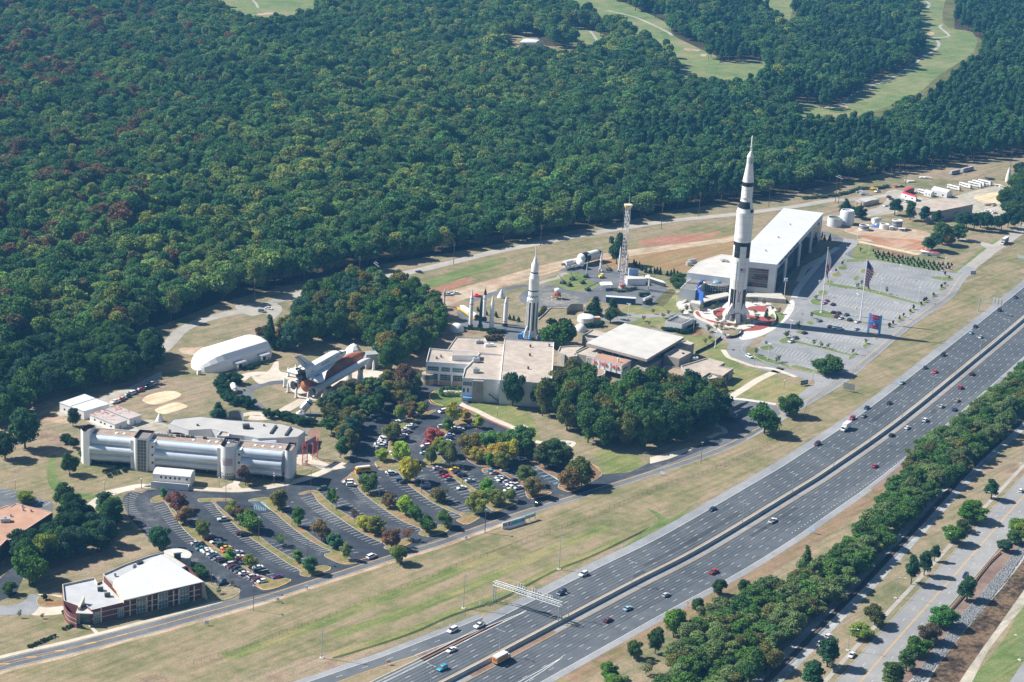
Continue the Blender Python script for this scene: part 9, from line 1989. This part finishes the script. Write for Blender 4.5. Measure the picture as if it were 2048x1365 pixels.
hedge('dark ivy bushes at the plant house','F',[(960,370),(1020,380),(1080,390),(1140,400),(1180,380),(1200,330),(1215,300)],2.6,4.2,'pine',2.6); hedge('planting on the lattice tower island','R',[(770,1060),(830,1075),(900,1070),(980,1050),(1020,1040)],1.8,2.4,(.07,.10,.035),2); hedge('green bush on the bank by the crater garden','G',[(930,760),(960,730),(985,700)],2.2,2.6,'olive',2)
hedge('dark evergreen shrubs beside the geodesic dome','F',[(250,340),(310,340),(360,330),(410,330)],3.2,4.4,'pine',3); hedge('low shrubs beside the fabric hall porches','C',[(40,385),(90,385),(140,350),(190,345)],2.0,2.8,'dark',2.2); hedge('weeds and brush along the foot of the woods','J',[(30,540),(150,530),(260,520),(420,490),(560,450),(700,450),(800,430)],2.4,4,(.075,.105,.05),3.4)
c=W('E',(390,1035)); r_=thing('cooling_plant','pale rooftop style cooling units inside the clipped hedge','machinery',c)
for k in range(5):BOX(c+Vector((-4+2*k,rng.uniform(-1,1),.7)),(1.5,1.4,1.4),rng.uniform(0,.4)).build('unit',rng.choice([offwhite,grey,M('plant_tan',(.45,.36,.28))]),r_)
# riprap stones of the creek bank
rk=MB(); poly=W('N',[(870,650),(890,700),(780,860),(660,1000),(560,1120),(450,1260),(370,1360),(300,1370),(430,1190),(530,1060),(650,930),(770,790)])
xs=[p.x for p in poly]; ys=[p.y for p in poly]; cnt=0
while cnt<5200:
 q=(rng.uniform(min(xs),max(xs)),rng.uniform(min(ys),max(ys)))
 if inpoly(q,poly):
  s=rng.uniform(.22,.62); o=len(rk.v); Mx=Matrix.Rotation(rng.uniform(0,6),3,'Z') @ Matrix.Rotation(rng.uniform(-.6,.6),3,'X')
  rk.add([Vector((q[0],q[1],.12))+Mx @ Vector((x*s*rng.uniform(.8,1.2),y*s*.8,z*s*.7)) for x,y,z in ((1,0,0),(0,1,0),(-1,0,0),(0,-1,0),(0,0,1),(0,0,-1))],[(0,1,4),(1,2,4),(2,3,4),(3,0,4),(1,0,5),(2,1,5),(3,2,5),(0,3,5)]); cnt+=1
o=rk.build('riprap',rock_m,None); o['kind']='stuff'
# the woods: thousands of crowns set out one by one on their own spots, kept as one mass
FK=[crown_mesh('crown',200+k,4.7,3.6,6.3,10,1100,.50,'dome') for k in range(5)]+[crown_mesh('crown',220+k,3.4,4.1,6.0,14,800,.44,'pine',.08) for k in range(3)]
pc=bpy.data.collections.new('tree_kinds')
for k,me in enumerate(FK):
 t_=trunk_mesh(4.5,.24,1.4); bm=bmesh.new(); bm.from_mesh(me); nf=len(bm.faces); bm.from_mesh(t_); bm.faces.ensure_lookup_table()
 for f in bm.faces[nf:]:f.material_index=1
 me2=bpy.data.meshes.new('woods_tree'); bm.to_mesh(me2); bm.free(); me2.materials.append(leaf); me2.materials.append(bark)
 pc.objects.link(bpy.data.objects.new('woods_tree',me2))
wood_poly=[p for p in WOODS[0]]
fx=[]
for ww in FAIRW:
 fx.append([Vector((p.x,p.y,0)) for p in ww])
clearing=W('0',[(1000,85),(1030,66),(1085,75),(1100,98),(1165,95),(1180,112),(1160,130),(1090,128),(1010,124)])
def hide(q):
 e=mnoise.noise(Vector((q[0]/22,q[1]/22,1.7)))*16; q=(q[0]+e,q[1]+e*1.5)
 for f in fx:
  if inpoly(q,f) and rng.random()<.988:return True
  for dy in (18,36,54,66):
   if inpoly((q[0],q[1]+dy),f) and rng.random()<.9:return True
 return inpoly(q,clearing)
PTS,SC,RO,TI,IX=[],[],[],[],[]
y=960.0; k=0; 
while y<2900:
 step=10.0 if y<2000 else 10.6
 hwx=y*.272+60
 x=-hwx+(step/2 if k % 2 else 0)
 while x<hwx:
  q=(x+rng.uniform(-.38,.38)*step,y+rng.uniform(-.38,.38)*step)
  if inpoly(q,wood_poly) and not hide(q):
   u_,v_=proj((q[0],q[1],12)); n1=mnoise.noise(Vector((q[0]/60,q[1]/120,3.1)))*1.3; n3=mnoise.noise(Vector((q[0]/18,q[1]/30,5.5))); n2=mnoise.noise(Vector((q[0]/28,q[1]/40,9.7))); rr=rng.random()
   pine=n1+(u_-1150)/900>.55+rng.uniform(-.25,.25)
   band=math.exp(-(((u_-640)*.5+(v_-330)*.9)/150) ** 2-((u_-620)/480) ** 2)
   lf=max(0,(520-u_)/520)*(1 if v_<520 else .4)
   if pine:c3=rng.choice([TINT['pine'],(.030,.078,.034),(.036,.085,.036),(.028,.066,.042)]); ix=5+int(rr*3); hh=rng.uniform(1.5,2.1); ww_=rng.uniform(1.25,1.9)
   else:
    ix=int(rr*5); big=max(0,n3) ; hh=rng.uniform(1.15,1.75)+.9*big; ww_=rng.uniform(1.05,1.65)+.9*big; z_=rng.random()
    if z_<.72*band*(.6+1.2*max(-.3,n2))+.06*(n2>.1):c3=rng.choice([(.095,.140,.042),(.128,.158,.048),(.105,.142,.052)])
    elif z_>1-.85*lf*max(0,n3*.6+n2+.22):c3=rng.choice([(.088,.060,.036),(.075,.066,.040),(.098,.062,.036),(.072,.072,.042)])
    elif n1>.12:c3=rng.choice([(.058,.118,.040),(.075,.130,.045),(.052,.112,.036),(.090,.135,.045)])
    else:c3=rng.choice([(.040,.092,.034),(.048,.105,.036),(.034,.085,.040),(.058,.100,.042)])
   j=rng.uniform(.78,1.22)*(1+.25*n2); PTS.append((q[0],q[1],0)); SC.append((ww_,ww_,hh)); RO.append(rng.uniform(0,6.28)); TI.append((c3[0]*j*1.9,c3[1]*j*1.84,c3[2]*j*1.62,1)); IX.append(ix)
  x+=step
 y+=step*.86; k+=1
print('woods trees',len(PTS),'clumps',NC)
me=bpy.data.meshes.new('woods'); me.from_pydata(PTS,[],[])
def attr(n_,ty,vals,key):
 a=me.attributes.new(n_,ty,'POINT'); flat=np.array(vals,dtype=np.float32 if ty != 'INT' else np.int32).ravel(); a.data.foreach_set(key,flat)
attr('size','FLOAT_VECTOR',SC,'vector'); attr('turn','FLOAT',RO,'value'); attr('tint','FLOAT_COLOR',TI,'color'); attr('pick','INT',IX,'value')
wo_=bpy.data.objects.new('woods',me); COL.objects.link(wo_); wo_['kind']='stuff'; wo_['label']='large mixed wood filling the upper half of the view'
ng=bpy.data.node_groups.new('woods','GeometryNodeTree'); ng.interface.new_socket('Geometry',in_out='INPUT',socket_type='NodeSocketGeometry'); ng.interface.new_socket('Geometry',in_out='OUTPUT',socket_type='NodeSocketGeometry')
gi,go=ng.nodes.new('NodeGroupInput'),ng.nodes.new('NodeGroupOutput'); ip=ng.nodes.new('GeometryNodeInstanceOnPoints'); ci=ng.nodes.new('GeometryNodeCollectionInfo'); ci.inputs['Collection'].default_value=pc; ci.inputs['Separate Children'].default_value=True; ci.inputs['Reset Children'].default_value=True
def na(n_,ty):
 a=ng.nodes.new('GeometryNodeInputNamedAttribute'); a.data_type=ty; a.inputs['Name'].default_value=n_; return a.outputs['Attribute']
cx=ng.nodes.new('ShaderNodeCombineXYZ'); ng.links.new(na('turn','FLOAT'),cx.inputs[2]); e2r=ng.nodes.new('FunctionNodeEulerToRotation'); ng.links.new(cx.outputs[0],e2r.inputs[0])
ip.inputs['Pick Instance'].default_value=True; ng.links.new(gi.outputs[0],ip.inputs['Points']); ng.links.new(ci.outputs[0],ip.inputs['Instance']); ng.links.new(na('pick','INT'),ip.inputs['Instance Index']); ng.links.new(na('size','FLOAT_VECTOR'),ip.inputs['Scale']); ng.links.new(e2r.outputs[0],ip.inputs['Rotation']); ng.links.new(ip.outputs[0],go.inputs[0])
mod=wo_.modifiers.new('woods','NODES'); mod.node_group=ng

# haze: one even box of air round the camera and the place
hm=bpy.data.materials.new('haze'); hm.use_nodes=True; t=hm.node_tree; t.nodes.clear(); o_=t.nodes.new('ShaderNodeOutputMaterial'); pv=t.nodes.new('ShaderNodeVolumePrincipled')
pv.inputs['Color'].default_value=(.15,.50,1.0,1); pv.inputs['Density'].default_value=.000075; pv.inputs['Anisotropy'].default_value=0.1
t.links.new(pv.outputs[0],o_.inputs['Volume'])
hz_=MB().add([(-2800,-60,-1.5),(2800,-60,-1.5),(2800,5400,-1.5),(-2800,5400,-1.5),(-2800,-60,366),(2800,-60,366),(2800,5400,366),(-2800,5400,366)],[(3,2,1,0),(4,5,6,7),(0,1,5,4),(1,2,6,5),(2,3,7,6),(3,0,4,7)]).build('haze',hm); hz_['kind']='stuff'
